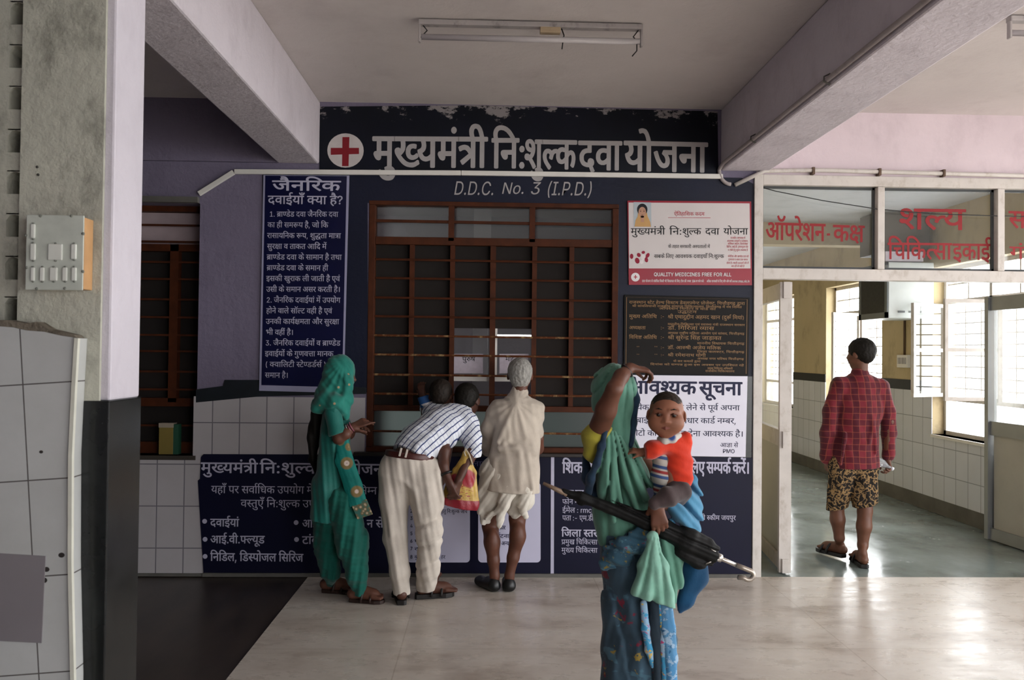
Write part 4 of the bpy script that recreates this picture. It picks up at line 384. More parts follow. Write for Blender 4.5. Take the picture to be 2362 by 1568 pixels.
10002:[607,[[6,0,58,160,23,0,59,-160,-21,0,-34,95,-2,6,-3,8,-2,8,-3,10,-4,11,-4,12,4,0,-3,-12,-4,-12,-3,-10,-2,-8,-3,-7,-2,-6,-33,-95],[35,45,0,18,82,0,0,-18]]],10073:[643,[[84,-2,-13,1,-12,3,-11,6,-10,7,-9,10,-7,11,-5,13,-3,15,-1,16,1,16,3,15,5,13,7,11,9,10,10,7,11,6,12,3,13,1,12,-1,11,-2,7,-3,6,-4,6,-4,6,-5,5,-5,4,-6,3,-7,3,-7,2,-8,-21,0,-2,7,-4,7,-4,6,-6,5,-6,3,-7,3,-7,2,-8,0,-9,-1,-9,-2,-8,-4,-7,-6,-6,-7,-5,-8,-4,-11,-2,-11,-1,-13,1,-13,2,-11,4,-11,5,-8,6,-7,7,-6,8,-4,9,-2,9,-1,8,0,7,2,7,3,6,3,6,5,4,6,4,7,2,7,21,0,-2,-7,-3,-8,-3,-7,-4,-6,-5,-5,-5,-5,-6,-4,-7,-4,-7,-3,-11,-2]]],10084:[635,[[69,0,-38,0,0,18,37,0,12,1,11,2,9,5,8,5,7,7,5,9,3,10,2,11,1,12,-1,13,-2,11,-3,9,-5,9,-6,7,-8,6,-9,4,-10,2,-12,1,-40,0,0,18,41,0,15,-1,14,-3,11,-6,11,-7,8,-9,7,-11,5,-13,3,-14,1,-16,-1,-16,-3,-14,-5,-13,-7,-11,-9,-9,-10,-7,-12,-6,-14,-3],[40,160,0,-160,-21,0,0,160]]],10095:[529,[[19,0,0,160,98,0,0,-18,-77,0,0,-52,72,0,0,-18,-72,0,0,-54,78,0,0,-18]]],10137:[519,[[19,0,0,160,97,0,0,-18,-76,0,0,-55,69,0,0,-18,-69,0,0,-69]]],10234:[388,[[10,0,0,18,28,0,0,124,-28,0,0,18,77,0,0,-18,-28,0,0,-124,28,0,0,-18]]],10281:[498,[[19,0,0,160,21,0,0,-142,74,0,0,-18]]],10292:[795,[[19,0,0,160,29,0,40,-101,1,-4,2,-5,2,-5,2,-6,2,-7,2,-6,1,-6,2,-5,-5,0,2,5,2,6,1,6,2,6,2,6,2,6,2,5,1,4,39,101,29,0,0,-160,-20,0,0,91,0,6,0,6,0,6,1,7,0,7,0,7,0,7,0,7,2,0,-2,-7,-3,-8,-2,-7,-3,-8,-2,-7,-2,-6,-2,-5,-2,-5,-36,-91,-18,0,-36,91,-1,5,-2,5,-3,6,-2,7,-2,7,-3,8,-2,7,-3,8,2,0,0,-6,0,-7,0,-7,0,-7,1,-7,0,-7,0,-6,0,-6,0,-91]]],10300:[663,[[19,0,0,160,24,0,65,-102,3,-5,4,-6,4,-6,4,-8,4,-8,4,-8,-3,0,-1,9,0,8,-1,8,0,8,0,6,0,6,0,98,20,0,0,-160,-24,0,-58,91,-4,7,-4,6,-4,7,-5,9,-4,7,-4,7,-5,9,4,0,0,-12,1,-10,0,-10,1,-8,0,-7,0,-5,0,-91]]],10321:[673,[[84,-2,-13,1,-12,3,-11,6,-10,7,-9,10,-7,11,-5,13,-3,15,-1,16,1,16,3,15,5,13,7,11,9,10,10,7,11,6,12,3,13,1,13,-1,13,-3,11,-6,10,-7,8,-10,7,-11,5,-13,3,-15,1,-16,-1,-16,-3,-15,-5,-13,-7,-11,-8,-10,-10,-7,-11,-6,-13,-3],[84,17,9,1,9,2,8,4,7,6,6,7,5,8,4,11,2,11,1,13,-1,13,-2,12,-4,10,-5,8,-6,7,-7,6,-8,4,-9,2,-9,1,-9,-1,-9,-2,-8,-4,-7,-6,-6,-7,-5,-8,-4,-11,-2,-11,-1,-13,1,-13,2,-11,4,-11,5,-8,6,-7,7,-6,8,-4,9,-2]]],10375:[562,[[19,0,0,160,55,0,12,-1,10,-2,9,-4,7,-5,6,-6,5,-7,3,-8,2,-9,1,-9,-1,-9,-2,-9,-3,-8,-5,-7,-6,-6,-7,-5,-9,-4,-10,-2,-12,-1,-39,0,0,18,38,0,12,1,9,3,6,5,5,7,3,8,0,9,0,9,-3,8,-5,7,-6,5,-9,3,-12,1,-33,0,0,-142]]],10382:[673,[[78,50,21,0,18,-23,4,-7,27,-35,-21,0,-18,23,-4,6],[84,-2,-13,1,-12,3,-11,6,-10,7,-9,10,-7,11,-5,13,-3,15,-1,16,1,16,3,15,5,13,7,11,9,10,10,7,11,6,12,3,13,1,13,-1,13,-3,11,-6,10,-7,8,-10,7,-11,5,-13,3,-15,1,-16,-1,-16,-3,-15,-5,-13,-7,-11,-8,-10,-10,-7,-11,-6,-13,-3],[84,17,9,1,9,2,8,4,7,6,6,7,5,8,4,11,2,11,1,13,-1,13,-2,12,-4,10,-5,8,-6,7,-7,6,-8,4,-9,2,-9,1,-9,-1,-9,-2,-8,-4,-7,-6,-6,-7,-5,-8,-4,-11,-2,-11,-1,-13,1,-13,2,-11,4,-11,5,-8,6,-7,7,-6,8,-4,9,-2]]],10384:[566,[[19,0,0,160,55,0,12,-1,10,-2,9,-3,7,-5,6,-6,5,-7,3,-8,2,-8,1,-9,-1,-10,-2,-8,-3,-8,-5,-6,-6,-6,-7,-5,-9,-3,-10,-2,-12,-1,-43,0,0,18,42,0,12,1,9,3,6,4,5,6,3,8,0,9,0,9,-3,7,-5,6,-6,5,-9,3,-12,1,-33,0,0,-142],[111,0,-38,72,23,0,39,-72]]],10397:[565,[[71,-3,-11,1,-10,2,-9,3,-8,4,-7,5,-5,6,-4,7,-3,8,-2,9,21,0,2,-8,5,-7,6,-5,7,-4,9,-2,9,-1,10,1,9,3,8,4,6,6,4,7,1,8,-1,7,-4,6,-5,4,-6,3,-8,3,-8,3,-19,5,-12,5,-10,5,-8,6,-6,8,-4,8,-1,10,1,9,2,8,4,7,6,6,6,5,8,5,9,3,9,2,10,0,10,0,9,-2,9,-3,7,-5,7,-5,5,-6,4,-6,3,-8,1,-7,-20,0,-2,7,-4,6,-6,5,-7,3,-8,2,-9,1,-9,-1,-9,-2,-7,-4,-5,-5,-3,-7,-1,-7,1,-7,4,-6,6,-5,6,-3,7,-3,6,-2,16,-4,7,-2,8,-3,7,-3,7,-5,7,-6,5,-7,4,-8,1,-10,-1,-9,-2,-8,-4,-7,-5,-7,-7,-5,-8,-5,-9,-3,-11,-2]]],10411:[568,[[11,142,0,18,120,0,0,-18,-50,0,0,-142,-20,0,0,142]]],10424:[655,[[82,-3,-12,1,-11,3,-10,4,-9,5,-7,7,-6,8,-4,9,-3,10,-1,10,0,106,21,0,0,-104,1,-11,4,-9,4,-6,5,-5,5,-4,7,-2,8,-2,8,-1,8,1,8,2,6,2,6,4,5,5,4,6,4,9,1,11,0,104,20,0,0,-106,0,-10,-3,-10,-4,-9,-6,-8,-7,-7,-9,-5,-10,-4,-11,-3]]],10472:[597,[[64,0,0,66,-58,94,23,0,32,-52,5,-8,4,-8,3,-6,3,-7,3,-7,-8,0,3,8,3,6,2,6,5,8,5,8,31,52,24,0,-59,-94,0,-66]]],
10586:[503,[[66,-3,-11,1,-9,3,-9,4,-7,6,-7,7,-5,9,-4,10,-2,10,-1,12,1,12,2,11,4,10,5,9,7,7,7,6,9,4,9,3,11,1,8,-1,8,-2,8,-2,6,-4,6,-5,5,-6,5,-6,3,-8,-19,-5,-2,5,-2,4,-3,3,-4,3,-4,3,-4,2,-5,1,-6,0,-11,-1,-9,-5,-5,-5,-3,-5,-3,-6,-3,-11,-1,-12,1,-11,3,-11,3,-6,3,-5,5,-5,9,-5,11,-1,6,0,5,1,5,2,4,3,3,3,3,4,3,4,1,5,19,-5,-3,-8,-4,-7,-5,-6,-6,-5,-7,-3,-8,-3,-8,-2]]],10689:[213,[[17,0,0,120,19,0,0,-120],[27,140,-5,1,-5,3,-3,4,-1,5,1,4,3,5,5,2,5,1,5,-1,4,-2,3,-5,1,-4,-1,-5,-3,-4,-4,-3]]],10766:[771,[[17,0,0,120,19,0,0,-27,-2,0,4,9,4,7,6,6,7,4,7,2,8,1,8,-1,7,-2,6,-5,4,-6,4,-7,2,-8,-2,0,3,8,4,8,7,5,7,5,9,2,9,1,10,-1,9,-3,8,-6,6,-8,2,-7,2,-7,1,-9,0,-81,-20,0,0,80,-1,12,-6,7,-8,4,-9,2,-7,-1,-7,-3,-5,-4,-4,-5,-2,-6,-1,-8,0,-78,-19,0,0,82,-2,9,-5,8,-8,4,-9,2,-7,-1,-6,-3,-6,-4,-4,-5,-3,-8,-1,-8,0,-76]]],10773:[520,[[36,72,0,-72,-19,0,0,120,19,0,0,-29,-3,0,4,10,5,8,7,6,7,3,8,3,8,1,12,-2,10,-3,5,-4,5,-5,4,-6,3,-8,1,-8,1,-10,0,-76,-19,0,0,75,-1,8,-3,7,-4,6,-5,5,-7,2,-7,1,-9,-1,-7,-3,-6,-4,-5,-7,-3,-7]]],10790:[528,[[66,-3,-11,1,-9,3,-9,4,-7,6,-7,7,-5,9,-4,10,-2,10,-1,12,1,12,2,11,4,10,5,9,7,7,7,6,9,4,9,3,11,1,10,-1,10,-3,9,-4,7,-6,7,-7,5,-9,4,-10,2,-11,1,-12,-1,-12,-2,-10,-4,-10,-5,-9,-7,-7,-7,-6,-9,-4,-10,-3],[66,15,11,1,9,5,5,5,3,5,3,6,3,11,1,11,-1,12,-3,10,-3,7,-3,5,-5,5,-9,5,-11,1,-11,-1,-9,-5,-5,-5,-3,-5,-3,-6,-3,-11,-1,-12,1,-11,3,-11,3,-6,3,-5,5,-5,9,-5]]],10852:[331,[[17,0,0,120,19,0,0,-18,6,8,7,6,9,4,10,2,5,0,5,-1,0,-19,-4,1,-4,0,-4,0,-8,-1,-7,-2,-6,-5,-5,-5,-3,-7,-1,-8,0,-75]]],10871:[464,[[58,-3,-12,1,-10,3,-9,4,-7,7,-5,8,-3,9,18,5,4,-9,6,-6,8,-3,10,-2,11,2,9,4,5,6,2,7,-1,5,-3,5,-6,4,-8,2,-20,5,-9,3,-9,4,-6,5,-4,6,-3,7,-1,8,2,9,4,9,4,5,6,4,6,3,11,3,12,2,11,-1,10,-3,8,-5,6,-5,5,-7,3,-8,-18,-5,-3,6,-5,6,-7,4,-10,1,-10,-1,-8,-4,-5,-5,-2,-7,1,-6,4,-5,6,-4,9,-2,18,-5,10,-3,8,-4,6,-5,5,-6,2,-6,1,-8,-1,-10,-5,-9,-4,-5,-6,-4,-6,-4,-8,-2,-8,-2]]],10984:[720,[[44,0,-36,120,20,0,15,-52,2,-8,2,-8,2,-9,2,-9,3,-10,2,-11,-3,0,2,10,2,10,2,10,2,8,2,9,3,8,14,52,21,0,14,-52,2,-8,2,-8,2,-9,2,-9,2,-11,3,-10,-4,0,2,10,3,10,2,10,2,9,2,8,2,8,15,52,21,0,-37,-120,-19,0,-16,54,-2,9,-2,8,-3,9,-2,9,-2,9,-2,9,4,0,-2,-9,-2,-9,-2,-9,-3,-9,-2,-8,-2,-9,-16,-54]]],11359:[571,[[71,-2,-11,1,-10,3,-9,6,-8,7,-6,9,-5,12,-4,13,-2,14,-1,17,1,16,2,15,4,13,5,12,6,9,8,7,9,6,10,3,11,1,12,-1,10,-3,9,-6,7,-7,7,-9,5,-12,3,-13,3,-15,0,-16,0,-17,-3,-14,-3,-13,-5,-12,-7,-9,-7,-7,-9,-6,-10,-3],[71,16,11,2,9,5,5,6,4,7,4,9,2,10,1,12,1,13,-1,13,-1,12,-2,10,-4,9,-4,7,-5,6,-6,4,-6,3,-8,0,-7,0,-7,-3,-6,-4,-5,-6,-4,-7,-3,-9,-2,-10,-2,-12,0,-13,0,-13,2,-12,2,-10,3,-9,4,-7,5,-6,10,-5]]],11360:[571,[[24,0,0,17,99,0,0,-17],[87,160,0,-160,-20,0,0,141,-40,-29,0,22,35,26]]],11361:[571,[[20,0,0,15,53,57,6,7,5,5,4,5,5,8,4,6,2,7,1,7,-1,8,-3,7,-4,5,-6,4,-8,3,-8,0,-8,0,-8,-3,-6,-5,-4,-6,-3,-7,-1,-8,-19,0,0,9,3,8,3,8,5,6,6,6,7,4,8,4,8,2,10,0,9,0,8,-2,8,-4,7,-4,6,-6,4,-6,4,-7,2,-7,1,-8,-1,-9,-3,-8,-2,-6,-4,-6,-5,-7,-5,-7,-8,-9,-9,-9,-35,-38,74,-1,0,-18]]],11364:[571,[[69,-2,-9,0,-8,2,-8,3,-7,5,-6,5,-5,6,-3,6,-3,8,-1,7,20,0,1,-6,4,-6,5,-5,6,-4,7,-2,7,-1,10,1,8,3,6,6,6,7,3,8,1,10,-1,10,-4,8,-5,8,-7,5,-8,4,-10,1,-7,-1,-8,-2,-7,-2,-5,-4,-19,3,9,79,84,0,0,-18,-67,0,-5,-47,6,4,7,3,8,2,8,1,10,-1,10,-3,9,-5,7,-6,5,-6,3,-5,3,-6,3,-11,1,-11,-1,-10,-2,-9,-4,-8,-5,-8,-7,-6,-7,-5,-9,-4,-9,-2]]],11366:[571,[[31,0,71,141,-82,1,0,18,103,0,0,-19,-71,-141]]],11367:[571,[[71,-2,-10,0,-10,2,-8,4,-8,4,-7,5,-5,6,-4,7,-2,8,-1,9,1,9,3,9,5,8,7,7,7,4,9,3,-8,4,-6,4,-5,6,-4,7,-2,8,-1,8,1,8,2,7,3,7,5,5,6,6,7,4,8,3,8,2,9,0,9,0,9,-2,7,-3,7,-4,6,-6,5,-5,3,-7,2,-7,1,-8,-1,-8,-2,-8,-4,-7,-5,-6,-6,-4,-7,-3,8,-4,8,-4,6,-7,5,-8,3,-9,1,-9,-1,-9,-2,-8,-4,-7,-5,-6,-7,-5,-7,-4,-9,-4,-9,-2],[71,16,10,0,9,3,6,4,6,6,3,7,1,8,-1,8,-4,7,-5,6,-7,5,-8,3,-10,1,-9,-1,-9,-3,-7,-5,-5,-6,-3,-7,-2,-8,1,-8,4,-7,5,-6,7,-4,8,-3],[71,91,8,1,7,2,6,5,5,5,2,7,1,7,0,8,-3,6,-5,5,-5,4,-8,3,-8,1,-8,-1,-7,-3,-6,-4,-4,-5,-3,-6,-1,-8,1,-7,3,-7,4,-5,6,-5,7,-2]]],
11371:[571,[[68,-2,-9,0,-9,2,-8,3,-8,4,-7,5,-5,5,-4,7,-3,8,-2,8,21,0,2,-7,4,-6,5,-5,7,-3,8,-3,8,0,10,1,8,2,7,4,5,6,4,7,1,9,-1,8,-3,8,-5,7,-8,5,-6,2,-8,2,-9,0,-13,0,0,17,40,47,-69,1,0,18,96,0,0,-15,-50,-58,0,3,11,1,10,-2,9,-3,8,-4,6,-6,5,-7,4,-7,3,-8,0,-9,0,-9,-3,-8,-4,-7,-5,-7,-7,-6,-7,-4,-9,-3,-10,-2]]],11372:[571,[[13,33,0,16,64,111,20,0,-62,-108,0,-2,95,0,0,-17],[88,0,0,37,0,8,0,55,20,0,0,-100]]],11373:[571,[[71,-2,-9,1,-9,2,-8,4,-7,5,-6,6,-5,7,-4,9,-2,9,-1,10,1,8,2,8,2,8,5,9,5,11,8,12,36,53,22,0,-53,-78,-2,0,3,4,3,4,5,4,5,2,6,2,6,0,9,0,9,-2,7,-4,7,-4,6,-6,4,-7,3,-8,2,-8,1,-10,-1,-9,-2,-9,-3,-8,-5,-7,-6,-6,-8,-5,-8,-4,-8,-2],[71,15,9,1,8,4,6,5,5,7,3,8,1,9,-1,10,-3,8,-5,7,-6,5,-8,3,-9,1,-8,-1,-8,-3,-6,-5,-5,-7,-3,-8,-1,-9,1,-10,3,-8,5,-7,6,-5,8,-4]]],11375:[236,[[12,-39,9,61,22,0,-17,-61]]],11376:[236,[[30,-1,-6,1,-4,3,-3,5,-2,5,2,6,3,4,4,4,6,1,6,-1,4,-4,3,-4,1,-6,-1,-5,-3,-5,-4,-3]]],11377:[236,[[30,-1,-6,1,-4,3,-3,5,-2,5,2,6,3,4,4,4,6,1,6,-1,4,-4,3,-4,1,-6,-1,-5,-3,-5,-4,-3],[30,86,-6,1,-4,3,-3,4,-2,6,2,6,3,4,4,3,6,2,6,-2,4,-3,3,-4,1,-6,-1,-6,-3,-4,-4,-3]]],11380:[344,[[27,65,1,12,1,12,2,13,3,13,3,12,4,12,4,11,5,11,5,9,19,0,-5,-12,-5,-11,-4,-12,-4,-12,-3,-12,-3,-12,-2,-12,-1,-11,0,-11,0,-9,1,-10,2,-10,2,-10,3,-10,4,-11,4,-11,5,-12,6,-12,-19,0,-6,12,-6,12,-5,11,-4,13,-3,16,-3,15]]],11381:[344,[[12,-30,6,13,5,12,5,11,3,11,3,10,2,10,2,10,1,9,0,9,0,11,-2,11,-1,12,-3,12,-3,12,-4,12,-4,12,-5,11,-5,12,19,0,5,-9,5,-11,4,-11,4,-12,3,-13,3,-12,2,-13,1,-12,1,-12,-1,-12,-1,-12,-2,-12,-4,-12,-4,-12,-4,-12,-6,-11,-6,-12]]],11392:[571,[[106,77,0,-18,-70,0,0,18]]],11422:[260,[]],11431:[450,[[41,48,1,14,2,10,3,7,5,6,6,4,7,5,7,5,5,6,4,7,1,9,-1,7,-3,6,-4,5,-5,3,-6,2,-7,1,-7,-1,-6,-2,-5,-3,-4,-5,-3,-6,-2,-8,-20,0,1,8,2,8,4,7,4,6,6,4,7,4,7,3,7,2,9,0,9,0,8,-2,7,-3,6,-4,6,-5,4,-6,3,-7,2,-7,1,-8,-1,-8,-2,-8,-3,-6,-5,-6,-5,-5,-6,-5,-7,-4,-4,-4,-4,-4,-3,-5,-1,-7,0,-9],[51,-1,-5,1,-5,3,-3,5,-1,5,1,6,3,4,5,3,5,2,6,-2,4,-3,3,-4,2,-6,-2,-5,-3,-5,-4,-3]]],11484:[264,[[25,99,-2,61,20,0,-2,-61]]],}
STR = {"''":[11484,11484],'( क्वालिटी स्टेण्डर्डर्स ) भी':[11380,11422,183,57,66,67,54,35,68,11422,215,35,75,197,37,37,181,60,181,11422,11381,11422,49,68],'(I.P.D.)':[11380,10234,11376,10375,11376,10084,11376,11381],'-':[11392],'1':[11360],'1. ब्राण्डेड दवा जैनरिक दवा':[11360,11376,11422,276,66,197,37,75,37,11422,42,57,66,11422,32,76,44,67,52,25,11422,42,57,66],'104':[11360,11359,11372],'2':[11361],'2. जैनरिक दवाईयां में उपयोग':[11361,11376,11422,32,76,44,67,52,25,11422,42,57,66,12,51,66,6,11422,50,449,11422,13,46,51,79,27],'3':[11371],'3. जैनरिक दवाईयों व ब्राण्डेड':[11371,11376,11422,32,76,44,67,52,25,11422,42,57,66,12,51,461,11422,57,11422,276,66,197,37,75,37],'4':[11372],'5':[11364],'6':[11373],'7':[11366],'8':[11367],':-':[11377,11392],'D.D.C.':[10084,11376,10084,11376,10073,11376],'No.':[10300,10790,11376],'PMO':[10375,10292,10321],'QUALITY MEDICINES FREE FOR ALL':[10382,10424,10002,10281,10234,10411,10472,11422,10292,10095,10084,10234,10073,10234,10300,10095,10397,11422,10137,10384,10095,10095,11422,10137,10321,10384,11422,10002,10281,10281],'www.rmsc.nic.in':[10984,10984,10984,11376,10852,10766,10871,10586,11376,10773,10689,10586,11376,10689,10773],'अधिक जानकारी के लिए लॉग ऑन करें':[9,67,43,25,11422,32,66,44,25,66,52,68,11422,25,75,11422,67,54,19,11422,54,77,27,11422,21,44,11422,25,52,449],'अध्यक्ष नगर परिषद चित्तौड़गढ़':[9,201,51,179,11422,44,27,52,11422,46,67,52,59,42,11422,67,30,521,80,96,27,97],'अध्यक्ष राष्ट्रीय महिला आयोग एवं सांसद, चित्तौड़गढ़':[9,201,51,179,11422,52,66,564,68,51,11422,50,67,61,54,66,11422,10,51,79,27,11422,19,57,6,11422,60,66,6,60,42,11375,11422,67,30,521,80,96,27,97],'अध्यक्षता':[9,201,51,179,40,66],'आई.':[10,12,11376],'आई.वी.फ्ल्यूड':[10,12,11376,57,68,11376,204,210,51,70,37],'आज्ञा से':[10,180,66,11422,60,75],'आने वाली निम्न':[10,44,75,11422,57,66,54,68,11422,67,44,207,44],'आवश्यक':[10,57,213,51,25],'आवश्यक दवाइयाँ व इंजेक्शन,':[10,57,213,51,25,11422,42,57,66,11,51,66,5,11422,57,11422,11,6,32,75,495,44,11375],'इकाई':[11,25,66,12],'इवाईयों के गुणवत्ता मानक':[11,57,66,12,51,461,11422,25,75,11422,27,69,39,57,521,66,11422,50,66,44,25],'इसकी खुराक ली जाती है एवं':[11,60,25,68,11422,26,69,52,66,25,11422,54,68,11422,32,66,40,68,11422,61,76,11422,19,57,6],'ईमेल : rmc':[12,50,75,54,11422,11377,11422,10852,10766,10586],'उच्च':[13,500],'उद्घाटन':[13,525,66,35,44],'उनकी कार्यक्षमता और सुरक्षा':[13,44,25,68,11422,25,66,51,181,179,50,40,66,11422,24,52,11422,60,69,52,179,66],'उसी के समान असर करती है।':[13,60,68,11422,25,75,11422,60,50,66,44,11422,9,60,52,11422,25,52,40,68,11422,61,76,104],'ऐतिहासिक कदम':[20,67,40,61,66,67,60,25,11422,25,42,50],'ऑपरेशन':[21,46,52,75,58,44],'ऑपरेशन थियेटर व वार्ड का':[21,46,52,75,58,44,11422,67,41,51,75,35,52,11422,57,11422,57,66,37,181,11422,25,66],'कक्ष':[25,179],'करें।':[25,52,449,104],'का ही समरूप है, जो कि':[25,66,11422,61,68,11422,60,50,418,46,11422,61,76,11375,11422,32,79,11422,67,25],'के कर कमलों द्वारा':[25,75,11422,25,52,11422,25,50,54,461,11422,529,66,52,66],'के तहत सरकारी अस्पतालों में':[25,75,11422,40,61,40,11422,60,52,25,66,52,68,11422,9,570,40,66,54,461,11422,50,449],'गं':[27,6],'गुणवत्ता व असर एक समान':[27,69,39,57,521,66,11422,57,11422,9,60,52,11422,19,25,11422,60,50,66,44],'चिकित्सा':[67,30,67,25,198,60,66],'जिला कलक्टर, चित्तौड़गढ़':[67,32,54,66,11422,25,54,183,35,52,11375,11422,67,30,521,80,96,27,97],'जिला स्तर':[67,32,54,66,11422,215,40,52],'जेनेरिक और ब्राण्डेड दवा की':[32,75,44,75,67,52,25,11422,24,52,11422,276,66,197,37,75,37,11422,42,57,66,11422,25,68],'जैनरिक':[32,76,44,67,52,25],'टांकों':[35,66,6,25,461],'डॉ. आरुषी अजेय मलिक':[37,77,11376,11422,10,417,59,68,11422,9,32,75,51,11422,50,67,54,25],'डॉ. गिरिजा व्यास':[37,77,11376,11422,67,27,67,52,32,66,11422,557,66,60],'दर्द':[42,42,181],'दवा':[42,57,66],'दवा योजना से संबंधित किसी भी शिकायत के लिए टोल फ्री नम्बर':[42,57,66,11422,51,79,32,44,66,11422,60,75,11422,60,6,48,6,67,43,40,11422,67,25,60,68,11422,49,68,11422,67,58,25,66,51,40,11422,25,75,11422,67,54,19,11422,35,79,54,11422,275,68,11422,44,207,48,52],
'दवाईयाँ क्या है?':[42,57,66,12,51,66,5,11422,183,51,66,11422,61,76,11431],'दवाईयां':[42,57,66,12,51,66,6],'दिनांक को सम्पन्न हुआ इस अवसर पर उपस्थित रहे':[67,42,44,66,6,25,11422,25,79,11422,60,549,545,11422,403,10,11422,11,60,11422,9,57,60,52,11422,46,52,11422,13,46,67,568,40,11422,52,61,75],'न सेट':[44,11422,60,75,35],'नि:':[67,44,11377],'निडिल, डिस्पोजल सिरिंज':[67,44,67,37,54,11375,11422,67,37,570,79,32,54,11422,67,60,67,52,6,32],'पता :- एम.डी.':[46,40,66,11422,11377,11392,11422,19,50,11376,37,68,11376],'पर फोन करें।':[46,52,11422,47,79,44,11422,25,52,449,104],'पुरुष':[46,69,417,59],'पेट':[46,75,35],'प्रत्येक मरीज दवा लेने से पूर्व अपना':[274,198,51,75,25,11422,50,52,68,32,11422,42,57,66,11422,54,75,44,75,11422,60,75,11422,46,70,57,181,11422,9,46,44,66],'प्रमुख चिकित्सा':[274,50,69,26,11422,67,30,67,25,198,60,66],'प्रमुख चिकित्सा अधिकारी':[274,50,69,26,11422,67,30,67,25,198,60,66,11422,9,67,43,25,66,52,68],'फोटो कॉपी लाकर देना आवश्यक है।':[47,79,35,79,11422,25,77,46,68,11422,54,66,25,52,11422,42,75,44,66,11422,10,57,213,51,25,11422,61,76,104],'फोन न.':[47,79,44,11422,44,11376],'बात ही तो सही है':[48,66,40,11422,61,68,11422,40,79,11422,60,61,68,11422,61,76],'बुखार':[48,69,26,66,52],'ब्राण्डेड दवा के समान ही':[276,66,197,37,75,37,11422,42,57,66,11422,25,75,11422,60,50,66,44,11422,61,68],'ब्राण्डेड दवा के सामान है तथा':[276,66,197,37,75,37,11422,42,57,66,11422,25,75,11422,60,66,50,66,44,11422,61,76,11422,40,41,66],'ब्लाक में अन्य':[205,54,66,25,11422,50,449,11422,9,202,51],'भी वहीं है।':[49,68,11422,57,61,440,11422,61,76,104],'मधुमेह':[50,43,69,50,75,61],'महिला':[50,67,61,54,66],'माननीय चिकित्सा एवं स्वास्थ्य मंत्री राजस्थान सरकार':[50,66,44,44,68,51,11422,67,30,67,25,198,60,66,11422,19,57,6,11422,215,57,66,569,51,11422,50,6,269,68,11422,52,66,32,568,66,44,11422,60,52,25,66,52],'माननीय विधायक चित्तौड़गढ़':[50,66,44,44,68,51,11422,67,57,43,66,51,25,11422,67,30,521,80,96,27,97],'मुख्य अतिथि':[50,69,184,51,11422,9,67,40,67,41],'मुख्य चिकित्सा':[50,69,184,51,11422,67,30,67,25,198,60,66],'मुख्यमंत्री':[50,69,184,51,50,6,269,68],'मोबाईल नम्बर, आधार कार्ड नम्बर,':[50,79,48,66,12,54,11422,44,207,48,52,11375,11422,10,43,66,52,11422,25,66,37,181,11422,44,207,48,52,11375],'यहाँ पर सर्वाधिक उपयोग में':[51,61,66,5,11422,46,52,11422,60,57,66,181,67,43,25,11422,13,46,51,79,27,11422,50,449],'योजना':[51,79,32,44,66],'राजकीय अस्पताल में':[52,66,32,25,68,51,11422,9,570,40,66,54,11422,50,449],'राजकीय चिकित्सालय':[52,66,32,25,68,51,11422,67,30,67,25,198,60,66,54,51],'राजस्थान स्टेट हेल्थ सिस्टम डेवलपमेन्ट प्रोजेक्ट, चित्तौड़गढ़ द्वारा':[52,66,32,568,66,44,11422,215,35,75,35,11422,61,75,556,11422,67,60,215,35,50,11422,37,75,57,54,46,50,75,202,35,11422,274,79,32,75,183,35,11375,11422,67,30,521,80,96,27,97,11422,529,66,52,66],'राज्य स्तर':[52,66,190,51,11422,215,40,52],'रासायनिक रूप, शुद्धता मात्रा':[52,66,60,66,51,67,44,25,11422,418,46,11375,11422,58,69,531,40,66,11422,50,66,269,66],'लाऊ':[54,66,14],'लिए':[67,54,19],'व टांके हेतु सूचर उपलब्ध है':[57,11422,35,66,6,25,75,11422,61,75,40,69,11422,60,70,30,52,11422,13,46,54,548,11422,61,76],'व दुर्घटना':[57,11422,419,28,181,35,44,66],'वस्तुएँ नि:शुल्क उपलब्ध':[57,215,40,69,19,5,11422,67,44,11377,58,69,210,25,11422,13,46,54,548],'विशिष्ट अतिथि':[67,57,67,58,562,11422,9,67,40,67,41],'शल्य':[58,210,51],'शिकायत के':[67,58,25,66,51,40,11422,25,75],'शुल्क':[58,69,210,25],'श्री एमादुद्दीन अहमद खान (दुर्रू मियां)':[284,68,11422,19,50,66,419,533,68,44,11422,9,61,50,42,11422,26,66,44,11422,11380,419,418,181,11422,67,50,51,66,6,11381],'श्री रमेशनाथ योगी':[284,68,11422,52,50,75,58,44,66,41,11422,51,79,27,68],'श्री सांवलियाजी राजकीय सामान्य चिकित्सालय, चित्तौड़गढ़ में नव निर्मित':[284,68,11422,60,66,6,57,67,54,51,66,32,68,11422,52,66,32,25,68,51,11422,60,66,50,66,202,51,11422,67,30,67,25,198,60,66,54,51,11375,11422,67,30,521,80,96,27,97,11422,50,449,11422,44,57,11422,67,44,67,50,181,40],'श्री सुरेन्द्र सिंह जाड़ावत':[284,68,11422,60,69,52,75,202,271,11422,67,60,6,61,11422,32,66,96,66,57,40],'स':[60],
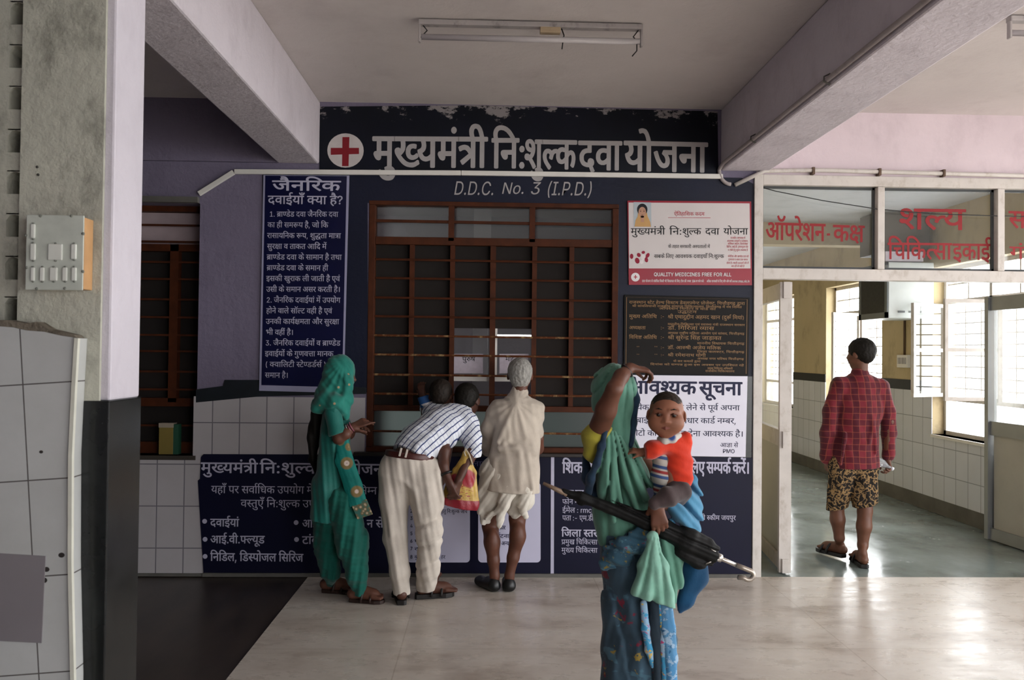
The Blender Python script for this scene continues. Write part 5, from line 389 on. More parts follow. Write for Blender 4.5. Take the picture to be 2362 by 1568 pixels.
'सबके लिए आवश्यक दवाइयाँ नि:शुल्क':[60,48,25,75,11422,67,54,19,11422,10,57,213,51,25,11422,42,57,66,11,51,66,5,11422,67,44,11377,58,69,210,25],'सभी प्रकार':[60,49,68,11422,274,25,66,52],'समान है।':[60,50,66,44,11422,61,76,104],'सम्पर्क':[60,549,25,181],'सर्जिकल आईटम, डिस्पोजेबल':[60,67,32,181,25,54,11422,10,12,35,50,11375,11422,67,37,570,79,32,75,48,54],'सांस':[60,66,6,60],'सिरिंज, आई.वी. ट्रांसफ्यूजन सेट':[67,60,67,52,6,32,11375,11422,10,12,11376,57,68,11376,11422,264,66,6,60,204,51,70,32,44,11422,60,75,35],'सी स्कीम जयपुर':[60,68,11422,215,25,68,50,11422,32,51,46,69,52],'सुरक्षा व ताकत आदि में':[60,69,52,179,66,11422,57,11422,40,66,25,40,11422,10,67,42,11422,50,449],'सूचना':[60,70,30,44,66],'हर':[61,52],'हृदय':[407,42,51],'हेतु निःशुल्क जाँच':[61,75,40,69,11422,67,44,7,58,69,210,25,11422,32,66,5,30],'होता है। सस्ती दवाइयाँ लेने में':[61,79,40,66,11422,61,76,104,11422,60,215,40,68,11422,42,57,66,11,51,66,5,11422,54,75,44,75,11422,50,449],'होने वाले सॉल्ट वही है एवं':[61,79,44,75,11422,57,66,54,75,11422,60,77,210,35,11422,57,61,68,11422,61,76,11422,19,57,6],}
_tess = {}


def _area(p):
    return sum(p[i - 1].x * p[i].y - p[i].x * p[i - 1].y for i in range(len(p))) / 2


def _inside(q, p):
    c = False
    for i in range(len(p)):
        a, b = p[i - 1], p[i]
        if (a.y > q.y) != (b.y > q.y) and q.x < (b.x - a.x) * (q.y - a.y) / (b.y - a.y) + a.x:
            c = not c
    return c


def glyph(g):
    """filled pieces of one letter: every outer outline with the holes inside it"""
    if g not in _tess:
        # outlines are steps from point to point, four font units each
        polys = [[Vector((4.0 * x, 4.0 * y, 0)) for x, y in zip(np.cumsum(c[0::2]), np.cumsum(c[1::2]))] for c in GL[g][1]]
        sg = sorted(((abs(_area(p)), _area(p) > 0, p) for p in polys), key=lambda e: -e[0])
        out = []
        for ar, pos, p in sg:
            if pos == sg[0][1]:
                out.append([p])
        for ar, pos, p in sg:
            if pos != sg[0][1]:
                home = [o for o in out if _inside(p[0], o[0])]
                if home:
                    home[-1].append(p)
        _tess[g] = [([v for p in o for v in p], tessellate_polygon(o)) for o in out]
    return _tess[g]


DEV_H = 640.0        # baseline to head stroke


def line(mb, text, a, b, h, Y, bold=0, slant=0.0, cap=DEV_H):
    """lay one line of writing between photo pixels a and b (ends of its baseline), h = letter height in pixels, on the wall plane Y;
    bold letters are struck several times a little apart, like a sign painter's second stroke"""
    A, B = at(a[0], a[1], Y), at(b[0], b[1], Y)
    ux = B - A
    up = Vector((0, 0, 1)) * (at(a[0], a[1] - h, Y) - A).length
    gl = STR[text]
    tot = sum(GL[g][0] for g in gl) or 1
    sx = ux / tot
    sy = up / cap
    ratio = sy.length / sx.length
    if bold <= 0:
        strikes = [(0, 0)]
    elif bold < 12:
        strikes = [(-bold, 0), (bold, 0)]
    else:
        strikes = [(bold * math.cos(i * PI / 4), 0.8 * bold * math.sin(i * PI / 4)) for i in range(8)] + [(0, 0)]
    x = 0.0
    for j, g in enumerate(gl):
        for n_, (pts, tri) in enumerate(glyph(g)):
            for i, (dx, dy) in enumerate(strikes):
                # brush strokes lie a hair's breadth over each other
                lift = Vector((0, -(i * 0.00010 + (j % 2) * 0.00004 + n_ * 0.00002), 0))
                vs = [mb.bm.verts.new(A + sx * (x + p.x + dx * ratio + slant * p.y) + sy * (p.y + dy) + lift) for p in pts]
                for t in tri:
                    try:
                        mb.bm.faces.new([vs[q] for q in t])
                    except ValueError:
                        pass
        x += GL[g][0]
    return mb


# ---------------------------------------------------------------- materials of the building
def tile_mat(name, plane, tw, th, col, grout, off=(0, 0), rot=0.0, rough=0.22, dirt=0.0, gw=0.004):
    t = NT(name, rough)
    p = t.pos()
    sep = t.n('ShaderNodeSeparateXYZ')
    t.l(p, sep.inputs[0])
    cmb = t.n('ShaderNodeCombineXYZ')
    t.l(sep.outputs['XYZ'.index(plane[0])], cmb.inputs[0])
    t.l(sep.outputs['XYZ'.index(plane[1])], cmb.inputs[1])
    v = t.mapped(cmb.outputs[0], rot=(0, 0, rot), loc=(off[0], off[1], 0))
    b = t.n('ShaderNodeTexBrick', _offset=0.0, _squash=1.0)
    b.inputs['Scale'].default_value = 1.0
    b.inputs['Brick Width'].default_value = tw
    b.inputs['Row Height'].default_value = th
    b.inputs['Mortar Size'].default_value = gw
    b.inputs['Mortar Smooth'].default_value = 0.1
    b.inputs['Bias'].default_value = 0.0
    c = lin(col)
    b.inputs['Color1'].default_value = (*[x * 0.97 for x in c], 1)
    b.inputs['Color2'].default_value = (*[min(1, x * 1.03) for x in c], 1)
    b.inputs['Mortar'].default_value = (*lin(grout), 1)
    t.l(v, b.inputs['Vector'])
    n = t.noise(p, 2.2, 6, 0.65)
    d = t.ramp(n, [(0.35, (1, 1, 1)), (0.8, (1 - dirt, 1 - dirt * 1.05, 1 - dirt * 1.15))])
    t.color(t.mix(1.0, b.outputs['Color'], d, 'MULTIPLY'))
    t.bump(b.outputs['Fac'], 0.35, -0.003)
    return t.m


def plaster(name, col, rough=0.75, var=0.07, stain=None, stain_amt=0.0, scale=1.6, bump=0.25):
    t = NT(name, rough, spec=0.3)
    p = t.pos()
    c = lin(col)
    n1 = t.noise(p, scale, 6, 0.6)
    base = t.ramp(n1, [(0.3, tuple(x * (1 - var) for x in c)), (0.7, tuple(min(1, x * (1 + var)) for x in c))])
    if stain:
        n2 = t.noise(t.mapped(p, scale=(1, 1, 0.6)), scale * 2.3, 9, 0.68)
        f = t.ramp(n2, [(0.52, (0, 0, 0)), (0.74, (stain_amt,) * 3)])
        base = t.mix(f, base, lin(stain))
    t.color(base)
    t.bump(t.noise(p, 28, 5, 0.6), bump, 0.012)
    return t.m


M_LAV = plaster('lavender_paint', '#cbc6cf', stain='#8d8390', stain_amt=0.25, scale=1.2, bump=0.35)
M_LAV_SHADED = plaster('shaded_lavender_paint', '#736c80', stain='#585163', stain_amt=0.35, scale=1.5, bump=0.5)  # lavender wall paint with the dim left bay's shade put into its colour
M_PINK = plaster('pink_paint', '#d3c4ca', stain='#a8989f', stain_amt=0.3)
M_CEIL = plaster('whitewash', '#cfc8c6', stain='#a59a9b', stain_amt=0.3, scale=0.9)
M_BEAM = plaster('beam_paint', '#c9c2c9', stain='#9b9199', stain_amt=0.4, scale=2.0, bump=0.5)
M_COLF = plaster('bare_plaster', '#b3b3a6', stain='#4f4d47', stain_amt=0.75, scale=2.6, bump=0.6)
M_TILE_L = tile_mat('white_wall_tile', 'XZ', 0.19, 0.295, '#b4b0b2', '#77747a', off=(0.04, 0.10), dirt=0.12)
M_TILE_C = tile_mat('corridor_tile', 'YZ', 0.20, 0.28, '#c6c9d2', '#8e9197', off=(0.05, -0.12), dirt=0.08)
M_BLACK = mat('black_granite', '#1b1d1d', 0.22, 0.5, 9)
M_BAND = mat('black_band', '#12191f', 0.5, 0.3, 12)
M_NAVY = plaster('navy_paint', '#0c1228', rough=0.5, var=0.2, stain='#151b30', stain_amt=0.5, bump=0.15)
M_BEIGE = plaster('passage_beige', '#b5a481', stain='#5f5645', stain_amt=0.6, scale=1.4)
M_TOBEIGE = plaster('passage_ceiling', '#c3c8cf', stain='#8d8f92', stain_amt=0.3)
M_SKIRT = mat('grey_skirting', '#5c5a55', 0.6, 0.25, 5)
M_FRAME = plaster('cream_enamel', '#c9c3bd', rough=0.45, stain='#8a7a66', stain_amt=0.5, scale=6, bump=0.05)
M_ALU = mat('grey_aluminium', '#8d9092', 0.38, 0.1, 5, metal=0.55)
M_RUST = mat('brown_enamel', '#44200d', 0.6, 0.35, 14, spec=0.2)
M_RUSTW = plaster('worn_brown_enamel', '#542b12', rough=0.5, stain='#b39a6d', stain_amt=0.9, scale=8, bump=0.1)
M_SCREEN = mat('insect_mesh', '#1c1613', 0.85, 0.2, 3, bump=0.4, bscale=900)
M_WHITEP = mat('white_pvc', '#d9d6d0', 0.4, 0.06, 5)


def glass_mat(name, tint='#e8efee', alpha=0.12, rough=0.03):
    t = NT(name, rough)
    t.color(lin(tint))
    tr = t.n('ShaderNodeBsdfTransparent', Color=(*[0.86 + 0.1 * x for x in lin(tint)], 1))
    gl = t.n('ShaderNodeBsdfGlossy', Color=(1, 1, 1, 1), Roughness=rough)
    di = t.n('ShaderNodeBsdfTranslucent', Color=(*lin(tint), 1))
    lw = t.n('ShaderNodeLayerWeight', Blend=0.5)
    fr = t.math('ADD', t.math('MULTIPLY', t.math('POWER', lw.outputs['Facing'], 4.0), 0.6), 0.03)
    m1 = t.n('ShaderNodeMixShader')
    m1.inputs[0].default_value = alpha
    t.l(tr.outputs[0], m1.inputs[1])
    t.l(di.outputs[0], m1.inputs[2])
    m2 = t.n('ShaderNodeMixShader')
    t.l(fr, m2.inputs[0])
    t.l(m1.outputs[0], m2.inputs[1])
    t.l(gl.outputs[0], m2.inputs[2])
    out = t.t.nodes['Material Output']
    t.l(m2.outputs[0], out.inputs['Surface'])
    return t.m


M_GLASS = glass_mat('clear_glass', alpha=0.05)
M_DUSTY = glass_mat('dusty_glass', '#cfd4d2', 0.22)
M_FROST = glass_mat('frosted_glass', '#b9c6c0', 0.7, 0.2)

# floors -------------------------------------------------------------------
t = NT('marble_floor', 0.16)
p = t.pos()
n1 = t.noise(t.mapped(p, rot=(0, 0, 0.6), scale=(1.0, 2.2, 1)), 1.7, 8, 0.62)
base = t.ramp(n1, [(0.30, lin('#a3978b')), (0.46, lin('#cbc2b7')), (0.62, lin('#d3ccc2')), (0.8, lin('#b0a597'))])
n2 = t.noise(t.mapped(p, scale=(0.7, 1.6, 1)), 5.0, 8, 0.7)
base = t.mix(t.ramp(n2, [(0.56, (0, 0, 0)), (0.75, (0.45,) * 3)]), base, lin('#8b7f71'))
b = t.n('ShaderNodeTexBrick', _offset=0.0)
for k, v in (('Scale', 1.0), ('Brick Width', 1.22), ('Row Height', 0.92), ('Mortar Size', 0.0035), ('Mortar Smooth', 0.1)):
    b.inputs[k].default_value = v
for k, v in (('Color1', (1, 1, 1, 1)), ('Color2', (1, 1, 1, 1)), ('Mortar', (0.74, 0.72, 0.69, 1))):
    b.inputs[k].default_value = v
t.l(t.mapped(p, loc=(0.45, 0.25, 0)), b.inputs['Vector'])
t.color(t.mix(1.0, base, b.outputs['Color'], 'MULTIPLY'))
t.l(t.ramp(n2, [(0.3, (0.2,) * 3), (0.8, (0.46,) * 3)]), t.b.inputs['Roughness'])
M_MARBLE = t.m

t = NT('brown_stone_floor', 0.35)
p = t.pos()
t.color(t.ramp(t.noise(t.mapped(p, scale=(2.5, 0.8, 1)), 2.5, 7), [(0.3, lin('#2b2420')), (0.7, lin('#453b34'))]))
M_BROWNF = t.m

t = NT('passage_floor', 0.14)
p = t.pos()
n = t.noise(t.mapped(p, scale=(1, 0.8, 1)), 1.9, 8, 0.62)
t.color(t.ramp(n, [(0.3, lin('#59625f')), (0.52, lin('#7c8784')), (0.75, lin('#8f9a98'))]))
n2 = t.noise(p, 3.1, 8, 0.7)
t.l(t.ramp(n2, [(0.35, (0.08,) * 3), (0.7, (0.3,) * 3)]), t.b.inputs['Roughness'])
M_PASSF = t.m

# ---------------------------------------------------------------- the shell
CEIL = 3.375
BEAM = 2.93
XL, XR = -5.2, 6.3
YB = -4.5
T = 0.23


def struct(mb, name, m, **k):
    return mb.build(name, m, kind='structure', **k)


xw0, xw1 = wx(848, 760), wx(1425, 760)               # counter window
zw0, zw1 = wz(1043, 1140), wz(467, 1140)
xl0, xl1 = -3.4, at(457, 760, W).x                   # left window
zl0, zl1 = at(390, 1050, W).z, at(390, 468, W).z
xd0, xd1 = at(1742, 900, W).x, 4.75                  # passage opening
zd1 = at(2050, 408, W).z

struct(MB().box(-1.25, XR, YB, W, -0.12, 0), 'floor', M_MARBLE)
struct(MB().box(XL, -1.25, YB, W, -0.12, -0.004), 'floor', M_BROWNF)
struct(MB().box(1.70, 4.9, W, 15.0, -0.12, -0.003), 'floor', M_PASSF)
struct(MB().box(-5.2, 1.70, W, 8.9, -0.12, -0.003), 'floor', M_BROWNF)
struct(MB().box(XL, XR, YB, W, CEIL, CEIL + 0.15), 'ceiling', M_CEIL)
struct(MB().box(1.70, 4.9, W + T, 15.0, 3.1, 3.25), 'ceiling', M_TOBEIGE)
struct(MB().box(XL, 1.70, W + T, 8.9, 3.1, 3.25), 'ceiling', M_CEIL)

Y1 = W + T
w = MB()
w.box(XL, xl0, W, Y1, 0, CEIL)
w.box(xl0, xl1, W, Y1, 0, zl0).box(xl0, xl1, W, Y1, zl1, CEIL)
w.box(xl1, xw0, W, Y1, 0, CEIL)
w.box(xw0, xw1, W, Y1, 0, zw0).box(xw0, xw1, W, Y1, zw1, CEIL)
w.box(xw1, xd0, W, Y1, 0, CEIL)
struct(w, 'wall_front', M_LAV_SHADED)
w = MB().box(xd0, xd1, W, Y1, zd1, CEIL).box(xd1, XR, W, Y1, 0, CEIL)
struct(w, 'wall_front', M_PINK)
struct(MB().box(XL - T, XL, YB, W + T, 0, CEIL), 'wall_left', M_LAV_SHADED)
# back wall with the wide entrance, right side with the open arcade
w = MB().box(XL - T, 2.9, YB - T, YB, 0, CEIL).box(5.9, XR + T, YB - T, YB, 0, CEIL).box(2.9, 5.9, YB - T, YB, 2.9, CEIL)
struct(w, 'wall_back', M_LAV)
w = MB().box(XR, XR + T, 5.2, W + T, 0, CEIL).box(XR, XR + T, YB, 5.2, 2.9, CEIL)
for y in (-3.6, -0.7, 2.2):
    w.box(XR, XR + T, y - 0.15, y + 0.15, 0, 2.9)
struct(w, 'wall_right', M_LAV)
# pavement outside, seen by nothing but the light
struct(MB().box(XR + T, 16, -14, 15, -0.2, -0.05).box(XL, XR + T, -14, YB - T, -0.2, -0.05), 'ground', mat('pavement', '#b9b2a6', 0.8))

# beams
bxl0, bxl1 = -1.51, -1.216
bxr0, bxr1 = at(1662, 388, W).x, at(1772, 398, W).x
struct(MB().box(bxl0, bxl1, YB, W, BEAM, CEIL), 'trim_1', M_BEAM, bevel=0.012)
struct(MB().box(bxr0, bxr1, YB, W, BEAM, CEIL), 'trim_2', M_BEAM, bevel=0.012)
struct(MB().box(XL, bxl0, W - 0.03, W, BEAM, CEIL).box(bxl1, bxr0, W - 0.004, W, BEAM, CEIL), 'trim_3', M_LAV_SHADED)
# column under the left beam
yc0, yc1 = 2.63, 2.85
struct(MB().box(bxl0, bxl1 - 0.001, yc0 + 0.001, yc1, 1.43, BEAM), 'trim_4', M_LAV, bevel=0.008)
struct(MB().box(bxl0, bxl1 - 0.03, yc0 - 0.012, yc0, 1.43, CEIL), 'trim_5', M_COLF)
struct(MB().box(bxl0, bxl1 + 0.004, yc0 - 0.015, yc1 + 0.004, 0, 1.43), 'trim_6', M_BLACK, bevel=0.004)

# skirting and tiles of the front wall
struct(MB().box(xl0 - 1.5, at(600, 900, W).x, W - 0.008, W, 0.02, zl0 - 0.005)
       .box(xl1 - 0.02, xw0 - 0.01, W - 0.008, W, zl0 - 0.005, wz(915, 600)), 'wall_front_tiles', M_TILE_L)
struct(MB().prism([(x, W - 0.009, z) for x, z in ((at(453, 928, W).x, at(453, 928, W).z), (at(600, 914, W).x, at(600, 914, W).z), (at(845, 908, W).x, at(845, 908, W).z),
                                                  (at(845, 896, W).x, at(845, 894, W).z), (at(598, 880, W).x, at(598, 876, W).z), (at(519, 880, W).x, at(519, 876, W).z),
                                                  (at(515, 890, W).x, at(515, 890, W).z), (at(453, 898, W).x, at(453, 898, W).z))], (0, 0.009, 0)), 'trim_7', M_BAND)
struct(MB().box(XL, xd0, W - 0.02, W, 0, 0.02), 'baseboard_front', M_SKIRT)

# ---------------------------------------------------------------- the passage on the right
XP = 4.61
WIN_Y = ((6.63, 8.18), (9.25, 10.80), (11.95, 13.50))
ZS, ZT = 0.80, 2.52
zb0, zb1 = 1.235, 1.345


def pierced(x0, x1, z0, z1, m, name):
    mb = MB()
    y = W + T
    for a, b in WIN_Y + ((15.0, 15.0),):
        mb.box(x0, x1, y, a, z0, z1)
        if b > a:
            if z0 < ZS:
                mb.box(x0, x1, a, b, z0, min(z1, ZS))
            if z1 > ZT:
                mb.box(x0, x1, a, b, max(z0, ZT), z1)
        y = b
    return struct(mb, name, m)


pierced(XP, XP + 0.25, 0, 3.25, M_BEIGE, 'wall_right')
pierced(XP - 0.008, XP, 0.15, zb0, M_TILE_C, 'wall_right_tiles')
pierced(XP - 0.010, XP, zb0, zb1, M_BAND, 'trim_8')
struct(MB().box(XP - 0.014, XP, W + T, 15, 0, 0.15), 'baseboard_right', M_SKIRT)
struct(MB().box(1.72, 1.93, W + T, 15, 0, 3.25), 'wall_left', M_BEIGE)
struct(MB().box(1.72, XP + 0.25, 15, 15.2, 0, 3.25), 'wall_back', M_BEIGE)
struct(MB().box(1.93, XP, 8.95, 9.15, 2.85, 3.1), 'trim_9', M_BEIGE)


def casement(root, hinge, ang, h0, h1, w, m):
    """one window leaf standing open into the passage"""
    d = Vector((math.cos(ang), math.sin(ang), 0))
    z = Vector((0, 0, 1))
    h = Vector(hinge)
    f = MB()
    e = 0.035
    P = lambda u, v: h + d * u + z * (v - h.z)
    for u in (e / 2, w - e / 2):
        f.bar(P(u, h0), P(u, h1), e, 0.03, up=d)
    for v in (h0 + e / 2, (h0 + h1) / 2, h1 - e / 2):
        f.bar(P(0, v), P(w, v), 0.03, e)
    leaf = f.build('casement', m, root)
    n = d.cross(z) * 0.004
    MB().slab(P(e, h0 + e), P(w - e, h0 + e), P(w - e, h1 - e), P(e, h1 - e), n).build('pane', M_GLASS, leaf)


def passage_window(k, y0, y1, leaves):
    r = struct_root('window_%d' % k, (XP + 0.13, (y0 + y1) / 2, ZS))
    x = XP + 0.15
    zm, zlow = 2.16, 1.17
    f = MB()
    e = 0.04
    for y in (y0 + e / 2, y1 - e / 2):
        f.box(x - 0.03, x + 0.03, y - e / 2, y + e / 2, ZS, ZT)
    for z in (ZS + e / 2, ZT - e / 2, zm, zlow):
        f.box(x - 0.03, x + 0.03, y0, y1, z - e / 2, z + e / 2)
    f.box(x - 0.03, x + 0.03, (y0 + y1) / 2 - 0.02, (y0 + y1) / 2 + 0.02, ZS, ZT)
    f.build('frame', M_FRAME, r)
    g = MB()
    n = 9
    for i in range(1, n):
        z = zlow + (zm - zlow) * i / n
        g.bar((x + 0.05, y0, z), (x + 0.05, y1, z), 0.011)
    for i in range(1, 6):
        y = y0 + (y1 - y0) * i / 6
        g.bar((x + 0.05, y, zlow), (x + 0.05, y, zm), 0.016)
    for i in (1, 3):
        y = y0 + (y1 - y0) * i / 4
        g.bar((x, y, zm), (x, y, ZT), 0.016)
    g.bar((x, y0, (zm + ZT) / 2), (x, y1, (zm + ZT) / 2), 0.014)
    g.build('grille', M_FRAME, r)
    for a, b in ((y0 + e, (y0 + y1) / 2 - 0.02), ((y0 + y1) / 2 + 0.02, y1 - e)):
        MB().box(x - 0.004, x + 0.004, a, b, ZS + e, zlow - e / 2).build('lower_pane', M_GLASS, r)
        MB().box(x - 0.004, x + 0.004, a, b, zm + e / 2, ZT - e).build('upper_pane', M_GLASS, r)
    MB().box(XP - 0.02, XP + 0.12, y0, y1, ZS - 0.03, ZS).build('window_sill', M_WHITEP, r)
    for hy, ang, w_ in leaves:
        casement(r, (x - 0.035, hy, zlow), ang, zlow + 0.02, zm - 0.02, w_, M_FRAME)
    return r


passage_window(3, *WIN_Y[0], leaves=((8.16, R(205), 0.50), (7.36, R(182), 0.48), (7.42, R(250), 0.40)))
passage_window(4, *WIN_Y[1], leaves=((10.05, R(200), 0.45),))
passage_window(5, *WIN_Y[2], leaves=((12.7, R(255), 0.5),))

# ---------------------------------------------------------------- glazed screen and doors of the passage
dz0, dz1 = at(2030, 636, W).z - 0.035, at(2030, 636, W).z + 0.045
xm1, xm2 = at(2030, 530, W).x, at(2306, 530, W).x
xpost = at(1824, 980, W).x
yf = W - 0.02
r = struct_root('window_6', (xd0, W, dz1))
f = MB()
f.box(xd0 - 0.02, xd0 + 0.045, yf, yf + 0.09, 0, zd1)
f.box(xd0 + 0.045, xd1, yf + 0.003, yf + 0.087, zd1 - 0.075, zd1)
f.box(xd0 + 0.045, xd1, yf + 0.003, yf + 0.087, dz0, dz1)
for x in (xm1, xm2, xd1 - 0.03):
    f.box(x - 0.026, x + 0.026, yf + 0.001, yf + 0.089, dz1 + 0.001, zd1 - 0.076)
f.box(xd1 - 0.05, xd1, yf + 0.001, yf + 0.089, 0, dz0 - 0.001)
f.build('frame', M_FRAME, r, bevel=0.004)
panes = []
for a, b in ((xd0 + 0.045, xm1 - 0.026), (xm1 + 0.026, xm2 - 0.026), (xm2 + 0.026, xd1 - 0.056)):
    panes.append(MB().box(a, b, W + 0.045, W + 0.05, dz1, zd1 - 0.075).build('pane', M_GLASS, r))
    MB().box(a, b, W + 0.03, W + 0.043, dz1, dz1 + 0.018).box(a, b, W + 0.03, W + 0.043, zd1 - 0.093, zd1 - 0.075) \
        .box(a, a + 0.018, W + 0.03, W + 0.043, dz1, zd1 - 0.075).box(b - 0.018, b, W + 0.03, W + 0.043, dz1, zd1 - 0.075).build('pane_beading', mat('dark_gasket', '#3c3f40', 0.5), r)


def door_leaf(k, a, b, z1, edge_m):
    """a: hinge foot, b: free foot; glazed above, panel below"""
    r = struct_root('door_%d' % k, (*a, 0))
    A, B = Vector((*a, 0)), Vector((*b, 0))
    d = (B - A).normalized()
    L = (B - A).length
    n = d.cross(Vector((0, 0, 1)))
    Z = Vector((0, 0, 1))
    P = lambda u, v: A + d * u + Z * v
    f = MB()
    e = 0.085
    for u in (e / 2, L - e / 2):
        f.bar(P(u, 0.01), P(u, z1), e, 0.045, up=d)
    for v, hh in ((0.06, 0.1), (0.98, 0.12), (z1 - 0.06, 0.12)):
        f.bar(P(0, v), P(L, v), 0.045, hh)
    f.build('frame', edge_m, r)
    MB().slab(P(e, 0.1), P(L - e, 0.1), P(L - e, 0.93), P(e, 0.93), n * 0.012).build('panel', mat('door_panel', '#a9a69c', 0.35, 0.1, 3), r)
    MB().slab(P(e, 1.03), P(L - e, 1.03), P(L - e, z1 - 0.11), P(e, z1 - 0.11), n * 0.006).build('pane', M_GLASS, r)
    return r


door_leaf(1, (2.187, W + 0.055), (2.312, W + 1.10), dz0 - 0.012, M_FRAME)
door_leaf(2, (4.52, W + 0.12), (4.42, W + 1.22), dz0 - 0.02, M_ALU)

# ---------------------------------------------------------------- counter window with its grille
def grid_window(k, x0, x1, z0, z1):
    return struct_root('window_%d' % k, ((x0 + x1) / 2, W + 0.1, z0))


yv = W + 0.05
r = grid_window(1, xw0, xw1, zw0, zw1)
zt = wz(557, 1140)           # transom rail
zr = wz(943, 1140)           # rail above the lower glass
f = MB()
f.box(xw0, xw1, W - 0.01, W + 0.10, zw1 - 0.03, zw1).box(xw0, xw1, W - 0.01, W + 0.10, zw0, zw0 + 0.035)
f.box(xw0 + 0.001, xw0 + 0.045, W - 0.008, W + 0.098, zw0 + 0.036, zw1 - 0.031).box(xw1 - 0.045, xw1 - 0.001, W - 0.008, W + 0.098, zw0 + 0.036, zw1 - 0.031)
f.box(xw0 + 0.046, xw1 - 0.046, W + 0.0, W + 0.09, zt - 0.03, zt + 0.025)
f.box(xw0 + 0.046, xw1 - 0.046, W + 0.0, W + 0.08, zr - 0.02, zr + 0.02)
f.build('frame', M_RUST, r, bevel=0.003)
for px in (1041, 1228):
    x = wx(px, 510)
    MB().box(x - 0.02, x + 0.02, W, W + 0.08, zt, zw1 - 0.03).build('mullion', M_RUST, r)
for px in (948, 1042, 1136, 1232, 1318):
    x = wx(px, 760)
    hw = 0.017 if px != 1136 else 0.02
    MB().box(x - hw, x + hw, W + 0.015, W + 0.05, zr, zt).build('upright', M_RUST, r)
MB().bar((xw0, W + 0.02, wz(512, 1140)), (xw1, W + 0.02, wz(514, 1140)), 0.02).build('grille_bar', M_RUST, r)
for i, py in enumerate((602, 645, 690, 733, 777, 821, 867, 911)):
    MB().tube([(xw0, W + 0.008, wz(py - 1, 1140)), (xw1, W + 0.008, wz(py + 1, 1140))], 0.0085, 6).build('grille_bar', M_RUST if i < 4 else M_RUSTW, r)
for py in (998,):
    MB().tube([(xw0, W + 0.008, wz(py - 2, 1140)), (xw1, W + 0.008, wz(py + 2, 1140))], 0.0085, 6).build('grille_bar', M_RUSTW, r)
# mesh screens: two wide fixed ones either side of the two serving hatches
xh0, xhm, xh1 = wx(1042, 800), wx(1136, 800), wx(1232, 800)
zh = wz(757, 1140)
for a, b, c, d in ((xw0, xh0, zr, zt), (xh1, xw1, zr, zt), (xh0, xhm, zh, zt), (xhm, xh1, zh, zt)):
    MB().box(a, b, W + 0.055, W + 0.06, c, d).build('mesh_screen', M_SCREEN, r)
for a, b in ((xw0 + 0.045, wx(1041, 510) - 0.02), (wx(1041, 510) + 0.02, wx(1228, 510) - 0.02), (wx(1228, 510) + 0.02, xw1 - 0.045)):
    MB().box(a, b, W + 0.06, W + 0.065, zt, zw1 - 0.03).build('pane', M_DUSTY, r)
MB().box(xw0 + 0.045, xw1 - 0.045, W + 0.06, W + 0.068, zw0 + 0.035, zr - 0.02).build('lower_pane', M_FROST, r)
MB().box(wx(1141, 800), wx(1147, 800), W + 0.05, W + 0.075, wz(868, 1140), zh).build('hatch_edge', M_WHITEP, r)
MB().box(wx(1124, 800), wx(1130, 800), W + 0.05, W + 0.075, wz(868, 1140), zh).build('hatch_edge', M_ALU, r)
MB().box(wx(1044, 870), wx(1222, 870), W + 0.06, W + 0.12, wz(880, 1140), wz(869, 1140)).build('hatch_ledge', M_WHITEP, r)
MB().box(wx(1044, 870), xhm, W + 0.07, W + 0.074, wz(869, 1140), zh).build('hatch_pane', M_GLASS, r)
MB().box(xhm, wx(1225, 870), W + 0.07, W + 0.074, wz(869, 1140), zh).build('hatch_pane', M_GLASS, r)
struct(MB().box(wx(818, 1040), wx(1350, 1040), W - 0.06, W + 0.02, zw0 - 0.025, zw0), 'trim_10', mat('dark_ledge', '#241d1a', 0.4, 0.2), bevel=0.004)

# dispensary room behind the counter
ws = (at(1141, 781, 8.9).x, at(1230, 781, 8.9).x, at(1180, 779, 8.9).z, at(1180, 771, 8.9).z)
w = MB()
w.box(-5.2, -4.4, 8.9, 9.1, 0, 3.25).box(-4.4, -2.4, 8.9, 9.1, 0, 1.0).box(-4.4, -2.4, 8.9, 9.1, 2.4, 3.25).box(-2.4, ws[0], 8.9, 9.1, 0, 3.25)  # unseen gap added in this wall to let light into the room
w.box(ws[0], ws[1], 8.9, 9.1, 0, ws[2]).box(ws[0], ws[1], 8.9, 9.1, ws[3], 3.25).box(ws[1], 1.75, 8.9, 9.1, 0, 3.25)
w.box(1.70, 1.72, W + T, 8.9, 0, 3.25).box(-5.4, -5.2, W + T, 9.1, 0, 3.25)
struct(w, 'wall_back', plaster('dispensary_paint', '#a9a2a6'))
struct(MB().box(-0.14, 0.02, 7.4, 7.55, 0, 3.1), 'trim_11', M_WHITEP)

# left window ---------------------------------------------------------------
r = grid_window(2, xl0, xl1, zl0, zl1)
f = MB()
f.box(xl0, xl1, W + 0.12, W + 0.2, zl1 - 0.04, zl1).box(xl0, xl1, W + 0.12, W + 0.2, zl0, zl0 + 0.08)
f.box(xl1 - 0.03, xl1, W + 0.12, W + 0.2, zl0, zl1).box(xl0, xl0 + 0.05, W + 0.12, W + 0.2, zl0, zl1)
za, zb = at(390, 558, W).z, at(390, 930, W).z
f.box(xl0, xl1, W + 0.12, W + 0.2, za - 0.05, za).box(xl0, xl1, W + 0.12, W + 0.2, zb - 0.03, zb + 0.03)
f.build('frame', M_RUST, r)
x = at(385, 700, W).x
MB().box(x - 0.03, x + 0.03, W + 0.12, W + 0.18, zb, za).build('upright', M_RUST, r)
for py in (513, 552, 600, 640, 688, 730, 772, 810, 858, 900, 985):
    z = at(390, py, W).z
    MB().bar((xl0, W + 0.13, z), (xl1, W + 0.13, z), 0.014).build('grille_bar', M_RUST, r)
MB().box(xl0, xl1, W + 0.19, W + 0.195, za, zl1).build('curtain_board', mat('faded_board', '#a8979a', 0.8), r)
